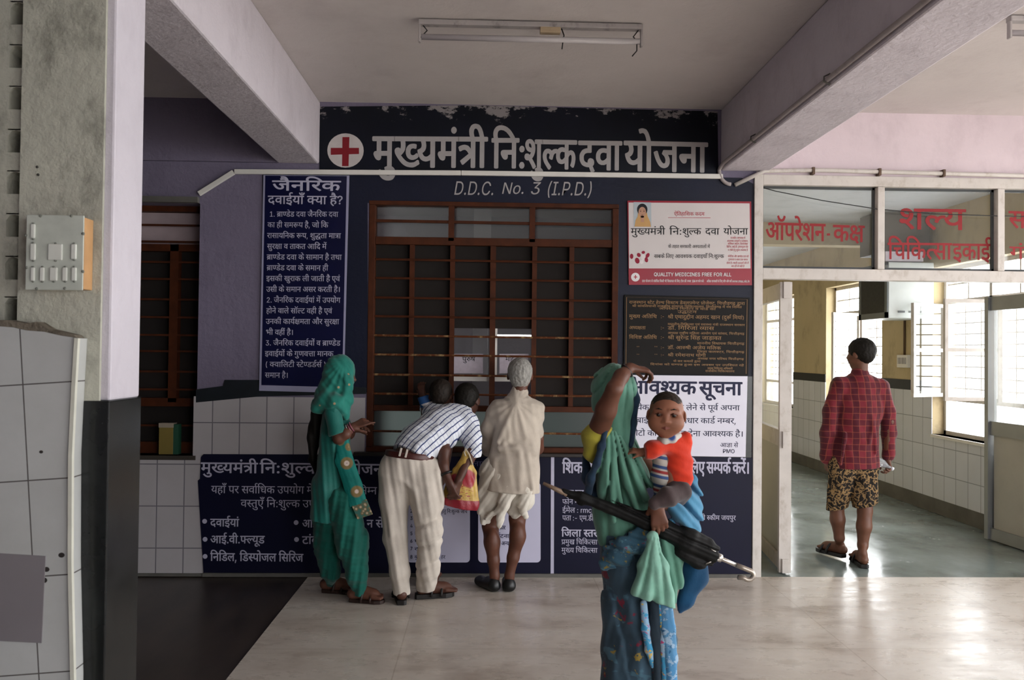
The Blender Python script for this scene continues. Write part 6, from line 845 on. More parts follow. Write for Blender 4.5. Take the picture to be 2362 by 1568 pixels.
MB().box(xl0, xl1, W + 0.19, W + 0.195, zl0, za - 0.05).build('mesh_screen', M_SCREEN, r)
struct(MB().box(xl0, xl1, W - 0.02, W + 0.12, zl0 - 0.03, zl0), 'trim_12', mat('dark_stone_sill', '#3a352f', 0.5))
struct(MB().box(xl0, xl1 - 0.005, W - 0.04, W, zl1, zl1 + 0.04), 'trim_13', M_SKIRT)


# ---------------------------------------------------------------- signs and writing on the counter wall
def ink(name, col, rough=0.55):
    return mat(name, col, rough, 0.06, 20, spec=0.3)


INK_GREY = ink('grey_white_paint', '#a39f9f')
INK_LILAC = ink('lilac_print', '#b4b2c6')
INK_NAVY = ink('navy_print', '#15183a')
INK_BLACK = ink('black_print', '#17161a')
INK_RED = ink('red_print', '#a82034')
INK_REDP = ink('red_glass_paint', '#8c1c22')
INK_GOLD = ink('gold_engraving', '#8f6c42', 0.4)
INK_WHITE = ink('white_print', '#dcd8da')


def quad(mb, pts, Y, th):
    """flat panel given by photo corners on the plane Y, th thick towards the viewer"""
    P = [at(x, y, Y) for x, y in pts]
    mb.prism(P, (0, -th, 0))
    return mb


def disc(mb, c, rx, ry, Y, n=28, rot=0.0):
    C0 = at(c[0], c[1], Y)
    k = (at(c[0] + 10, c[1], Y) - C0).length / 10
    pts = []
    for i in range(n):
        a = 2 * PI * i / n
        u, v = rx * math.cos(a), ry * math.sin(a)
        pts.append(C0 + Vector(((u * math.cos(rot) - v * math.sin(rot)) * k, 0, (u * math.sin(rot) + v * math.cos(rot)) * k)))
    mb.poly(pts)
    return mb


def lines(name, rows, Y, m, parent, label=None, **kw):
    for row in rows:
        k = {**kw, **(row[4] if len(row) > 4 else {})}
        line(MB(), row[0], row[1], row[2], row[3], Y, **k).build(name, m, parent, label=label)


# painted sign: dark band under the ceiling and the dark blue field round the window
YP = W - 0.003
sg = thing('painted_sign', 'dark blue painted wall sign with large white lettering and red cross above counter window', 'sign', (wx(1190, 400), W, wz(400)))
t = NT('scuffed_sign_paint', 0.5, spec=0.2)
p = t.pos()
sep = t.n('ShaderNodeSeparateXYZ')
t.l(p, sep.inputs[0])
zz = t.math('MULTIPLY', t.math('SUBTRACT', sep.outputs[2], CEIL - 0.16), 5.0)
n = t.noise(t.mapped(p, scale=(1.0, 1, 1.9)), 7.5, 10, 0.7)
nl = t.math('MULTIPLY', t.math('SUBTRACT', t.noise(p, 2.3, 2), 0.5), 0.55)
f = t.ramp(t.math('ADD', t.math('ADD', t.math('MULTIPLY', zz, 0.25), n), nl), [(0.655, (0, 0, 0)), (0.70, (1, 1, 1))])
n3 = t.noise(p, 2.0, 4)
base = t.ramp(n3, [(0.3, lin('#090d14')), (0.7, lin('#0e1120'))])
t.color(t.mix(f, base, lin('#8c8789')))
M_SCUFF = t.m
quad(MB(), [(737, 394), (735, 246), (1100, 243), (1655, 257), (1657, 404)], YP, 0.002).build('header_band', M_SCUFF, sg)
fld = MB()
quad(fld, [(602, 905), (606, 400), (848, 400), (848, 905)], YP, 0.001)
quad(fld, [(848, 468), (848, 400), (1425, 405), (1425, 472)], YP, 0.001)
quad(fld, [(1425, 1056), (1425, 405), (1710, 410), (1738, 424), (1742, 470), (1736, 1056)], YP, 0.001)
fld.build('painted_field', M_NAVY, sg)
disc(MB(), (797, 347), 42, 40, YP - 0.0035).build('cross_disc', mat('chalky_white', '#bdb6b4', 0.6, 0.1, 12), sg)
mb = MB()
quad(mb, [(789, 383), (790, 316), (806, 316), (804, 383)], YP - 0.004, 0.0005)
quad(mb, [(763, 357), (763, 341), (828, 341), (828, 355)], YP - 0.004, 0.0006)
mb.build('red_cross', ink('sign_red', '#7c1420'), sg)
lines('heading', [('मुख्यमंत्री', (860, 385), (1122, 386), 71), ('नि:', (1135, 387), (1212, 387), 69), ('शुल्क', (1209, 388), (1328, 390), 67),
                  ('दवा', (1335, 391), (1432, 392), 67), ('योजना', (1440, 393), (1630, 397), 69)], YP - 0.004, INK_GREY, sg, bold=19)
lines('counter_number', [('D.D.C.', (1045, 449), (1139, 450), 31), ('No.', (1155, 447), (1209, 447), 26), ('3', (1221, 448), (1246, 448), 28), ('(I.P.D.)', (1258, 450), (1366, 451), 31)],
      YP - 0.004, INK_GREY, sg, slant=0.22)

# tall blue poster
Yq = W - 0.012
po = thing('poster', 'tall narrow dark blue poster with white Hindi text left of the counter window', 'poster', (wx(702), W, wz(650)))
quad(MB(), [(598, 901), (608, 404), (806, 405), (793, 906)], Yq, 0.004).build('border', mat('lilac_border', '#9a99b4', 0.4, 0.05), po)
quad(MB(), [(603, 888), (612, 405), (800, 406), (789, 893)], Yq - 0.0045, 0.001).build('sheet', mat('navy_vinyl', '#0b0e33', 0.3, 0.15, 3, spec=0.35), po)
rows = [('जैनरिक', (628, 439), (785, 440), 23, dict(bold=22)), ('दवाईयाँ क्या है?', (618, 470), (791, 471), 19, dict(bold=14))]
for i, (s_, x0, x1) in enumerate((('1. ब्राण्डेड दवा जैनरिक दवा', 621, 780), ('का ही समरूप है, जो कि', 617, 757), ('रासायनिक रूप, शुद्धता मात्रा', 616, 786), ('सुरक्षा व ताकत आदि में', 616, 753),
                               ('ब्राण्डेड दवा के सामान है तथा', 615, 788), ('ब्राण्डेड दवा के समान ही', 615, 757), ('इसकी खुराक ली जाती है एवं', 614, 784), ('उसी के समान असर करती है।', 614, 785),
                               ('2. जैनरिक दवाईयां में उपयोग', 614, 785), ('होने वाले सॉल्ट वही है एवं', 614, 766), ('उनकी कार्यक्षमता और सुरक्षा', 613, 782), ('भी वहीं है।', 613, 677),
                               ('3. जैनरिक दवाईयों व ब्राण्डेड', 612, 785), ('इवाईयों के गुणवत्ता मानक', 611, 769), ('( क्वालिटी स्टेण्डर्डर्स ) भी', 611, 775), ('समान है।', 611, 665))):
    y = 499.5 + i * 24.75
    rows.append((s_, (x0, y), (x1, y + 0.6), 11.8, dict(bold=8)))
lines('lettering', rows, Yq - 0.007, INK_LILAC, po)

# white and red poster
po = thing('poster', 'white poster with red border, woman portrait and red band right of the counter window', 'poster', (wx(1590), W, wz(560)))
quad(MB(), [(1450, 657), (1447, 463), (1732, 465), (1734, 658)], Yq, 0.006).build('red_sheet', mat('poster_red', '#8e1129', 0.35, 0.06), po)
quad(MB(), [(1451, 619), (1450, 467), (1729, 469), (1731, 619)], Yq - 0.0065, 0.0008).build('white_field', mat('poster_white', '#c9c2c1', 0.35, 0.03), po)
Yt = Yq - 0.0085
lines('lettering', [('मुख्यमंत्री', (1455, 541), (1534, 541), 15), ('नि:', (1544, 541), (1573, 541), 15), ('शुल्क', (1574, 541), (1617, 541), 15),
                    ('दवा', (1627, 541), (1659, 541), 15), ('योजना', (1669, 541), (1725, 541), 15),
                    ('के तहत सरकारी अस्पतालों में', (1541, 571.5), (1637.5, 572), 6.8), ('सबके लिए आवश्यक दवाइयाँ नि:शुल्क', (1509, 595), (1670, 595), 8.2)], Yt, INK_BLACK, po, bold=9)
mb = MB()
quad(mb, [(1541, 502.3), (1541, 501.4), (1639, 502), (1639, 502.9)], Yt, 0.0003)
mb.build('underline', INK_RED, po)
for s_, x0, x1, y, h in (('ऐतिहासिक कदम', 1555, 1625, 497, 7.8), ('राजकीय अस्पताल में', 1685, 1719, 550.5, 4), ('आवश्यक दवाइयाँ व इंजेक्शन,', 1677, 1726, 557.6, 4), ('सर्जिकल आईटम, डिस्पोजेबल', 1679, 1725, 564, 4),
                         ('सिरिंज, आई.वी. ट्रांसफ्यूजन सेट', 1676, 1726, 571, 4), ('व टांके हेतु सूचर उपलब्ध है', 1679, 1725, 578.5, 4), ('जेनेरिक और ब्राण्डेड दवा की', 1679, 1727, 593, 4),
                         ('गुणवत्ता व असर एक समान', 1680, 1725, 600.4, 4), ('होता है। सस्ती दवाइयाँ लेने में', 1676, 1727, 608.4, 4), ('बात ही तो सही है', 1687, 1717, 615.7, 4)):
    line(MB(), s_, (x0, y), (x1, y + 0.3), h, Yt, bold=4).build('red_lettering', INK_RED, po)
lines('white_lettering', [('QUALITY MEDICINES FREE FOR ALL', (1508, 636.8), (1687, 637.2), 8.2, dict(bold=22)),
                          ('दवा योजना से संबंधित किसी भी शिकायत के लिए टोल फ्री नम्बर', (1481, 650.5), (1594, 650.8), 5), ('104', (1596, 650.8), (1604, 650.8), 5.5, dict(bold=18)), ('पर फोन करें।', (1605, 650.8), (1624, 650.8), 5),
                          ('अधिक जानकारी के लिए लॉग ऑन करें', (1630, 651), (1688, 651), 5), ('www.rmsc.nic.in', (1689, 651), (1729, 651.3), 5.5, dict(bold=14))], Yq - 0.008, INK_WHITE, po, bold=4)
disc(MB(), (1465.7, 639), 10, 10, Yq - 0.0075).build('emblem_disc', INK_WHITE, po)
mb = MB()
quad(mb, [(1462, 639.6), (1462, 637.6), (1470, 637.8), (1470, 639.8)], Yq - 0.0078, 0.0003)
quad(mb, [(1465, 643), (1465, 634), (1467, 634), (1467, 643)], Yq - 0.0078, 0.0004)
mb.build('emblem_cross', INK_RED, po)
mb = MB()
for x, y, a, b_, r_ in ((1457, 591, 4, 6, 0), (1473.5, 588, 4.2, 5, 0.5), (1470, 601, 5, 7, 0.3), (1491, 599, 4, 6, 0.2), (1494, 589, 4, 6, -0.5), (1484, 582, 4, 3.4, 0.3)):
    disc(MB(), (x, y), a, b_, Yt, 16, r_).build('printed_capsule', ink('capsule_red', '#8c1230'), po)
mb = MB()
disc(mb, (1483.5, 593), 5, 7.5, Yt + 0.0003, 18)
disc(mb, (1480, 604), 4.5, 4.5, Yt + 0.0003, 16)
mb.build('printed_pale_disc', ink('capsule_pale', '#d9d2d2'), po)  # pale discs printed among the red capsules
pr = quad(MB(), [(1462, 523), (1461.5, 466), (1502, 467), (1502.5, 523.5)], Yt + 0.001, 0.0006).build('portrait', mat('portrait_backdrop', '#a9b2b8', 0.4, 0.05), po)
Yr = Yt - 0.0002
mb = MB()
quad(mb, [(1463.5, 522.5), (1466, 508), (1471, 499), (1472, 484), (1491, 484), (1494, 499), (1500, 512), (1501.5, 523)], Yr, 0.0002)
mb.build('printed_veil', ink('veil_ochre', '#bf9660'), pr)
disc(MB(), (1481.5, 483), 12, 13.5, Yr - 0.0004).build('printed_hair', INK_BLACK, pr)
mb = MB()
disc(mb, (1481.5, 489.5), 8.6, 12.5, Yr - 0.0007)
quad(mb, [(1478, 512), (1478, 498), (1485.5, 498), (1485.5, 512)], Yr - 0.0006, 0.0001)
mb.build('printed_face', ink('printed_skin', '#b58a72'), pr)
mb = MB()
for x in (1477.6, 1485.4):
    disc(MB(), (x, 487.5), 1.9, 0.8, Yr - 0.001, 10).build('printed_eye', ink('printed_dark', '#4a2a28'), pr)
    disc(MB(), (x, 484.8), 2.2, 0.45, Yr - 0.001, 10).build('printed_brow', ink('printed_dark', '#4a2a28'), pr)
disc(MB(), (1481.5, 496.3), 2.6, 0.8, Yr - 0.001, 10).build('printed_mouth', ink('printed_dark', '#4a2a28'), pr)

# black inauguration plaque
pl = thing('plaque', 'black stone plaque with gold engraved Hindi text below the white and red poster', 'plaque', (wx(1582), W, wz(770)))
quad(MB(), [(1437, 862), (1439, 680), (1728, 687), (1725, 866)], W - 0.004, 0.016).build('slab', mat('plaque_stone', '#14110f', 0.5, 0.25, 8, spec=0.15), pl, bevel=0.002)
Yt = W - 0.0207
mb = MB()
for (a, b_) in (((1445.5, 685), (1723.5, 690.5)), ((1445.5, 685), (1443.5, 860)), ((1723.5, 690.5), (1721, 862))):
    mb.bar(at(*a, Yt), at(*b_, Yt), 0.0028, 0.0004)
mb.build('engraved_border', INK_GOLD, pl)
for s_, x0, x1, y, h in (('राजस्थान स्टेट हेल्थ सिस्टम डेवलपमेन्ट प्रोजेक्ट, चित्तौड़गढ़ द्वारा', 1451, 1718, 700, 6.4), ('श्री सांवलियाजी राजकीय सामान्य चिकित्सालय, चित्तौड़गढ़ में नव निर्मित', 1458, 1711, 707.7, 4.8),
                         ('ऑपरेशन थियेटर व वार्ड का', 1520, 1651, 713.6, 4.6), ('उद्घाटन', 1563, 1607, 721.8, 6), ('मुख्य अतिथि', 1451, 1515, 733, 7.6), (':-', 1524, 1533, 733.5, 8), ('श्री एमादुद्दीन अहमद खान (दुर्रू मियां)', 1540, 1717, 734.5, 8),
                         ('माननीय चिकित्सा एवं स्वास्थ्य मंत्री राजस्थान सरकार', 1540, 1718, 749.7, 4.6), ('अध्यक्षता', 1451, 1489, 759, 7.2), (':-', 1524, 1533, 759.5, 8), ('डॉ. गिरिजा व्यास', 1540, 1647, 760, 8),
                         ('अध्यक्ष राष्ट्रीय महिला आयोग एवं सांसद, चित्तौड़गढ़', 1540, 1717, 770, 4.6), ('विशिष्ट अतिथि', 1451, 1515, 781, 7.4), (':-', 1524, 1533, 781.5, 8), ('श्री सुरेन्द्र सिंह जाड़ावत', 1540, 1664, 782.3, 8),
                         ('माननीय विधायक चित्तौड़गढ़', 1608, 1717, 794, 5), ("''", 1468, 1475, 804, 6), ("''", 1509, 1517, 804, 6), (':-', 1524, 1533, 804.5, 7), ('डॉ. आरुषी अजेय मलिक', 1540, 1663, 804.7, 7),
                         ('जिला कलक्टर, चित्तौड़गढ़', 1608, 1717, 813, 4.6), ("''", 1468, 1475, 821, 5), ("''", 1509, 1517, 821, 5), (':-', 1524, 1533, 821, 6), ('श्री रमेशनाथ योगी', 1540, 1628, 821.8, 6.6),
                         ('अध्यक्ष नगर परिषद चित्तौड़गढ़', 1608, 1716, 829, 4.4), ('के कर कमलों द्वारा', 1553, 1616, 834.8, 4.4), ('दिनांक को सम्पन्न हुआ इस अवसर पर उपस्थित रहे', 1500, 1716, 842, 4.2),
                         ('प्रमुख चिकित्सा अधिकारी', 1632, 1690, 851.5, 4.4), ('राजकीय चिकित्सालय', 1627, 1694, 857.8, 4.4)):
    line(MB(), s_, (x0, y), (x1, y + (x1 - x0) * 0.012), h, Yt, bold=5).build('engraved_lettering', INK_GOLD, pl)

# black stone strip beside the notice and the white notice
struct(quad(MB(), [(1436, 1056), (1437, 864), (1735, 868), (1733, 1056)], W - 0.0045, 0.003), 'trim_14', M_BLACK)
nb = thing('notice_board', 'white notice board with bold dark blue Hindi heading below the black plaque', 'notice', (wx(1580), W, wz(960)))
quad(MB(), [(1438, 1049), (1440, 864.5), (1723.5, 867.5), (1719, 1053.5)], W - 0.009, 0.008).build('sheet', mat('notice_white', '#d3d1df', 0.3, 0.03), nb)
Yt = W - 0.0176
lines('heading', [('आवश्यक', (1448, 907), (1606, 909), 29), ('सूचना', (1613, 910), (1711, 911), 30)], Yt, INK_NAVY, nb, bold=26)
lines('lettering', [('प्रत्येक मरीज दवा लेने से पूर्व अपना', (1450, 945), (1706, 946.5), 12), ('मोबाईल नम्बर, आधार कार्ड नम्बर,', (1450, 975), (1698, 977), 12.5), ('फोटो कॉपी लाकर देना आवश्यक है।', (1450, 1004.5), (1715, 1007), 12.5),
                    ('आज्ञा से', (1661, 1031), (1702.5, 1031.4), 9.5), ('PMO', (1667, 1044.5), (1695, 1045), 9, dict(bold=14))], Yt, INK_NAVY, nb, bold=9)

# long banner below the counter
bn = thing('banner', 'long dark blue vinyl banner with white Hindi text on the wall below the counter', 'banner', (wx(1100), W, wz(1190)))
quad(MB(), [(470, 1320), (459, 1140), (457, 1108), (462, 1104), (464, 1054), (470, 1047), (1430, 1050), (1736, 1055.5), (1731, 1327)], W - 0.010, 0.005).build('sheet', mat('navy_banner', '#0c0d26', 0.5, 0.18, 2.5, spec=0.2), bn)
Yt = W - 0.0157
mb = MB()
quad(mb, [(1270, 1325), (1271, 1048), (1278.5, 1048), (1277.5, 1325)], Yt, 0.0003)
mb.build('white_rule', INK_LILAC, bn)
for x, y in ((472, 1202), (683, 1205), (473, 1243.6), (684, 1244), (473, 1283)):
    disc(MB(), (x, y), 5.6, 5.6, Yt, 16).build('bullet', INK_LILAC, bn)
for row in (('मुख्यमंत्री', (463, 1090), (594, 1091), 24, 16), ('नि:', (599, 1091), (647, 1091), 24, 16), ('शुल्क', (648, 1091), (738, 1092), 24, 16), ('दवा', (743, 1092), (796, 1092.4), 24, 16),
            ('योजना', (801, 1093), (892, 1094), 24, 16), ('यहाँ पर सर्वाधिक उपयोग में', (487, 1137), (722, 1138.5), 17, 6), ('आने वाली निम्न', (732, 1139), (869, 1140), 17, 6), ('वस्तुएँ नि:शुल्क उपलब्ध', (555, 1169), (768, 1170.5), 17, 6),
            ('दवाईयां', (485, 1213.5), (551, 1214), 17.5, 16), ('आई.', (697, 1216), (738, 1216), 17.5, 16), ('न सेट', (846, 1216), (897, 1216), 17.5, 16), ('आई.वी.फ्ल्यूड', (485, 1252.5), (610, 1253), 17.5, 16),
            ('टांकों', (697, 1254), (747, 1254), 17.5, 16), ('निडिल, डिस्पोजल सिरिंज', (485, 1293), (699, 1295), 18, 16), ('शिकायत के', (1297, 1090.6), (1412, 1091), 25, 24), ('लिए', (1588, 1091), (1625, 1091), 26, 24),
            ('सम्पर्क', (1630, 1091), (1685, 1091.5), 26, 24), ('करें।', (1690, 1091.5), (1729, 1092), 26, 24), ('राज्य स्तर', (1297, 1142.8), (1346, 1143), 13, 18), ('फोन न.', (1297, 1162.5), (1338, 1162.8), 11.5, 6),
            ('ईमेल : rmc', (1297, 1182), (1365, 1182.5), 11.5, 8), ('पता :- एम.डी.', (1297, 1200), (1372, 1200.5), 11.5, 6), ('सी स्कीम जयपुर', (1613, 1199), (1697, 1199.5), 10.5, 8), ('जिला स्तर', (1295, 1237), (1378, 1237.6), 16, 22),
            ('प्रमुख चिकित्सा', (1295, 1255), (1378, 1255.6), 11, 6), ('मुख्य चिकित्सा', (1295, 1274), (1378, 1274.6), 11, 6)):
    line(MB(), row[0], row[1], row[2], row[3], Yt, bold=row[4]).build('lettering', INK_LILAC, bn)
lines('grey_lettering', [('लाऊ', (1089, 1074.7), (1128, 1075), 11)], Yt, ink('dim_print', '#55567a'), bn, bold=10)


def round_panel(x0, x1, y0, y1, r_):
    pts = []
    for cx_, cy_, a0 in ((x1 - r_, y1 - r_, 0), (x0 + r_, y1 - r_, 90), (x0 + r_, y0 + r_, 180), (x1 - r_, y0 + r_, 270)):
        for k in range(7):
            a = R(a0 + 15 * k)
            pts.append(at(cx_ + r_ * math.cos(a), cy_ + r_ * math.sin(a), Yt))
    mb = MB()
    mb.prism(pts, (0, -0.0006, 0))
    return mb.build('white_panel', mat('banner_white', '#c2c0d6', 0.3, 0.03), bn)


pa = round_panel(939, 1084, 1112, 1297, 9)
pb = round_panel(1103, 1247, 1112, 1297, 9)
mb = MB()
for i, y in enumerate((1147, 1164.5, 1182, 1199, 1216.5, 1234, 1251.5, 1269, 1288)):
    if i:
        line(MB(), str(i), (946, y), (952, y), 8, Yt - 0.0012, bold=14).build('list_lettering', INK_NAVY, pa)
for s_, x0, x1, y in (('हर', 1017, 1027, 1288), ('हेतु निःशुल्क जाँच', 1018, 1078, 1183), ('मधुमेह', 956, 990, 1182.5), ('हृदय', 956, 985, 1199.5), ('सांस', 956, 985, 1217), ('उच्च', 956, 985, 1234.5), ('पेट', 956, 978, 1252), ('दर्द', 956, 978, 1269.5), ('बुखार', 956, 985, 1288)):
    line(MB(), s_, (x0, y), (x1, y + 0.4), 8, Yt - 0.0012, bold=10).build('list_lettering', INK_NAVY, pa)
LATIN_DIGITS = ['1', '2', '3', '4', '5', '6', '7', '8']
mb = MB()
for s_, x0, x1, y in (('सभी प्रकार', 1124, 1166, 1220.5), ('व दुर्घटना', 1124, 1174, 1240), ('ब्लाक में अन्य', 1124, 1174, 1257)):
    line(MB(), s_, (x0, y), (x1, y + 0.4), 8.5, Yt - 0.0012, bold=12).build('list_lettering', INK_NAVY, pb)
struct(MB().box(wx(470, 1325), xd0 - 0.02, W - 0.03, W, 0, 0.025), 'baseboard_front', M_SKIRT)

# red painted words on the glass of the passage screen
yg = W + 0.043
for i, (pane, rows) in enumerate(zip(panes, (
        [('ऑपरेशन', (1766, 552), (1903, 556), 40), ('-', (1905, 556), (1917, 556), 36), ('कक्ष', (1922, 556), (1993, 558), 38)],
        [('शल्य', (2072, 528), (2226, 530), 48), ('चिकित्सा', (2048, 597), (2195, 598), 38), ('इकाई', (2198, 598), (2284, 599), 37)],
        [('स', (2327, 525), (2366, 526), 39), ('गं', (2329, 596), (2362, 597), 28)]))):
    lines('glass_lettering', rows, yg, INK_REDP, pane, bold=14)

# notes taped inside the serving hatches
for (a, b_, lab, s_, x0, x1) in ((1047, 1114, 'white paper note with Hindi word for men in the left serving hatch', 'पुरुष', 1066, 1096),
                                 (1152, 1219, 'white paper note partly behind the grey-haired head in the right serving hatch', 'महिला', 1166, 1198)):
    nt = thing('paper_note', lab, 'note', (wx((a + b_) / 2), W + 0.05, wz(861)), group=None)
    quad(MB(), [(a, 861), (a, 816), (b_, 816), (b_, 861)], W + 0.068, 0.0015).build('sheet', mat('note_paper', '#bdb4bf', 0.7, 0.12, 30), nt)
    lines('lettering', [(s_, (x0, 833), (x1, 833), 10)], W + 0.0663, INK_BLACK, nt, bold=6)


# ---------------------------------------------------------------- fittings
def ceil_pt(px, py, z):
    d = ray(px, py)
    t_ = (z - CAM_H) / d.z
    return Vector((d.x * t_, d.y * t_, z))


# white cable casing along the wall
cc = thing('cable_casing', 'long white plastic cable casing across the wall under the big painted heading', 'cable casing', (wx(1100, 400), W, wz(400)))
for i, (a, b_) in enumerate((((541, 396), (1063, 399)), ((1064, 399), (1667, 407)), ((459, 447), (539, 397)))):
    A, B = at(*a, W - 0.021), at(*b_, W - 0.021)
    MB().bar(A, B, 0.022, 0.034).build('casing_length', M_WHITEP, cc, bevel=0.003)

# round conduit: along the beam, round its foot and over the glazed screen
pc = plaster('grey_conduit', '#a39a99', rough=0.5, stain='#6d6461', stain_amt=0.6, scale=5, bump=0.05)
cd = thing('conduit_pipe', 'thin grey conduit pipe running along the lower edge of the right ceiling beam', 'conduit', (bxr0, 4.0, BEAM))
xb = bxr0 - 0.014
bend = []
for k in range(9):
    a = R(180 + 90 * k / 8)
    bend.append((bxr0 + 0.07 + 0.085 * math.cos(a), W - 0.02, BEAM + 0.0 + 0.1 * math.sin(a)))
MB().tube([(xb, 0.6, BEAM + 0.035), (xb, 3.0, BEAM + 0.03), (xb, W - 0.12, BEAM + 0.03), (xb, W - 0.03, BEAM + 0.01)] + bend, 0.0135, 10).build('pipe', pc, cd, smooth=True)
for y in (1.6, 2.75, 3.9, 5.0):
    MB().tube([(xb + 0.014, y - 0.012, BEAM + 0.06), (xb - 0.016, y - 0.012, BEAM + 0.045), (xb - 0.018, y - 0.012, BEAM + 0.02), (xb + 0.014, y - 0.012, BEAM + 0.006)], 0.004, 6).build('clip', M_SKIRT, cd)
cd = thing('conduit_pipe', 'dusty cream conduit pipe with clips along the top of the glazed passage screen', 'conduit', (2.8, W - 0.03, zd1))
zc = zd1 + 0.022
MB().tube([(bxr0 + 0.10, W - 0.02, BEAM - 0.105), (xd0 + 0.05, W - 0.03, zc), (2.4, W - 0.03, zc + 0.012), (3.2, W - 0.03, zc + 0.004), (4.7, W - 0.03, zc - 0.01)], 0.015, 10).build('pipe', M_FRAME, cd, smooth=True)
for px in (1871, 2023, 2170):
    x = wx(px, 405)
    MB().box(x - 0.01, x + 0.01, W - 0.05, W, zc - 0.022, zc + 0.03).build('clip', mat('rusty_clip', '#5a4636', 0.6, 0.3, 30), cd, bevel=0.003)
# drooping black cable across the glass
wr = MB().tube([at(x, y, W - 0.012) for x, y in ((1742, 428), (1790, 441), (1900, 463), (2030, 483), (2150, 493), (2240, 496), (2310, 498), (2400, 500))], 0.0035, 6).build('cable', mat('black_cable', '#18181a', 0.5), smooth=True)
tag(wr, 'thin black cable drooping across the red-lettered passage glass', 'cable')


def tube_light(label, a, b, z_drop, ballast):
    """batten with a bare tube hung under it"""
    A, B = Vector(a), Vector(b)
    d = (B - A).normalized()
    Z = Vector((0, 0, 1))
    r = thing('tube_light', label, 'tube light', (A + B) / 2)
    body = plaster('batten_enamel', '#a9a3a2', rough=0.45, stain='#55504c', stain_amt=0.7, scale=7, bump=0.05)
    MB().bar(A - Z * 0.02, B - Z * 0.02, 0.045, 0.028).build('batten', body, r, bevel=0.004)
    for P, s_ in ((A, 1), (B, -1)):
        MB().bar(P - Z * 0.03 + d * s_ * 0.006, P - Z * (z_drop + 0.03) + d * s_ * 0.006, 0.03, 0.012, up=d).build('lamp_holder', body, r, bevel=0.003)
    MB().tube([A + d * 0.015 - Z * z_drop, B - d * 0.015 - Z * z_drop], 0.0155, 16).build('tube', mat('unlit_tube', '#b9b4b6', 0.25, 0.03), r, smooth=True)
    if ballast:
        M0 = A + (B - A) * 0.585
        MB().bar(M0 - d * 0.055 - Z * 0.045, M0 + d * 0.055 - Z * 0.045, 0.04, 0.035).build('ballast', mat('ballast_beige', '#b09c80', 0.5, 0.1, 10), r, bevel=0.004)
        wm = mat('black_cable', '#18181a', 0.5)
        for pts in ([M0 + d * 0.06 - Z * 0.03, M0 + d * 0.075 - Z * 0.07, M0 + d * 0.07 - Z * 0.1, M0 + d * 0.065 - Z * 0.145],
                    [A + d * 0.02 - Z * 0.03, A + d * 0.045 - Z * 0.06, A + d * 0.01 - Z * 0.1], [B - d * 0.02 - Z * 0.03, B - d * 0.05 - Z * 0.07, B - d * 0.02 - Z * 0.1],
                    [B - d * 0.03 - Z * z_drop, B - d * 0.03 - Z * (z_drop + 0.05), B - d * 0.055 - Z * (z_drop + 0.08)]):
            MB().tube(pts, 0.0035, 6).build('wire', wm, r, smooth=True)
    return r


PL = ceil_pt(967, 48, CEIL)
PR = ceil_pt(1484, 52, CEIL)
PR.y = PL.y = (PL.y + PR.y) / 2
tube_light('unlit tube light with loose wires hanging from the middle bay ceiling', PL, PR, 0.095, True)
P2 = ceil_pt(2326, 36, CEIL)
tube_light('end of an unlit tube light at the far right of the ceiling', P2, P2 + Vector((1.22, 0.0, 0)), 0.09, False)

# switch board on the column --------------------------------------------------
YC = yc0 - 0.013
pa_, pb_ = at(60, 667, YC), at(205, 497, YC)
sb = thing('switch_board', 'old white switch plate on a wooden box fixed to the bare plaster column', 'switch board', ((pa_.x + pb_.x) / 2, YC, pa_.z))
wd = mat('raw_wood', '#b98f62', 0.6, 0.2, 9)
dp = 0.055
fx = lambda px, py: at(px, py, YC - dp - 0.004)
MB().box(fx(61, 600).x, fx(193, 600).x, YC - dp, YC, fx(60, 665).z, fx(60, 499).z).build('wooden_box', wd, sb, bevel=0.002)
A0, A1 = fx(58, 668), fx(194, 497)
MB().box(A0.x, A1.x, YC - dp - 0.005, YC - dp, A0.z, A1.z).build('face_plate', mat('dirty_white_plate', '#bcc1b8', 0.35, 0.14, 14), sb, bevel=0.002)
hol = mat('screw_grey', '#6d7069', 0.5, 0.15, 30)  # dark grey of the screw heads
for x0, x1, y0, y1, rows_ in ((72, 83, 517, 550, 1), (71, 84, 562, 600, 1), (112, 146, 563, 600, 2), (165, 178, 563, 598, 1),
                              (72, 82, 617, 648, 1), (93, 104, 617, 648, 1), (116, 134, 617, 648, 2), (145, 157, 617, 648, 1), (166, 178, 617, 648, 1)):
    a_, b_ = fx(x0, y1), fx(x1, y0)
    MB().box(a_.x, b_.x, YC - dp - 0.011, YC - dp - 0.004, a_.z, b_.z).build('switch', mat('switch_ivory', '#d2d4cd', 0.3, 0.05), sb, bevel=0.003)
    for yy in (y0 - 1, y1 + 1):
        q_ = fx((x0 + x1) / 2, yy)
        MB().ball((q_.x, YC - dp - 0.006, q_.z), 0.004, 8).build('screw', hol, sb)
for x_, y_ in ((94, 498), (165, 498), (192, 539), (60, 543), (62, 617), (191, 626), (85, 666), (150, 665)):
    q_ = fx(x_, y_)
    MB().ball((q_.x, YC - dp - 0.004, q_.z), 0.005, 8).build('screw', hol, sb)
dots = MB()
for x_, y_ in ((86, 385), (88, 403)):
    dots.ball(at(x_, y_, YC), 0.0045, 8)
tag(dots.build('wall_plug', mat('dark_plug', '#33322e', 0.7)), 'pair of small dark plug holes in the plaster above the switch board', 'wall plug')

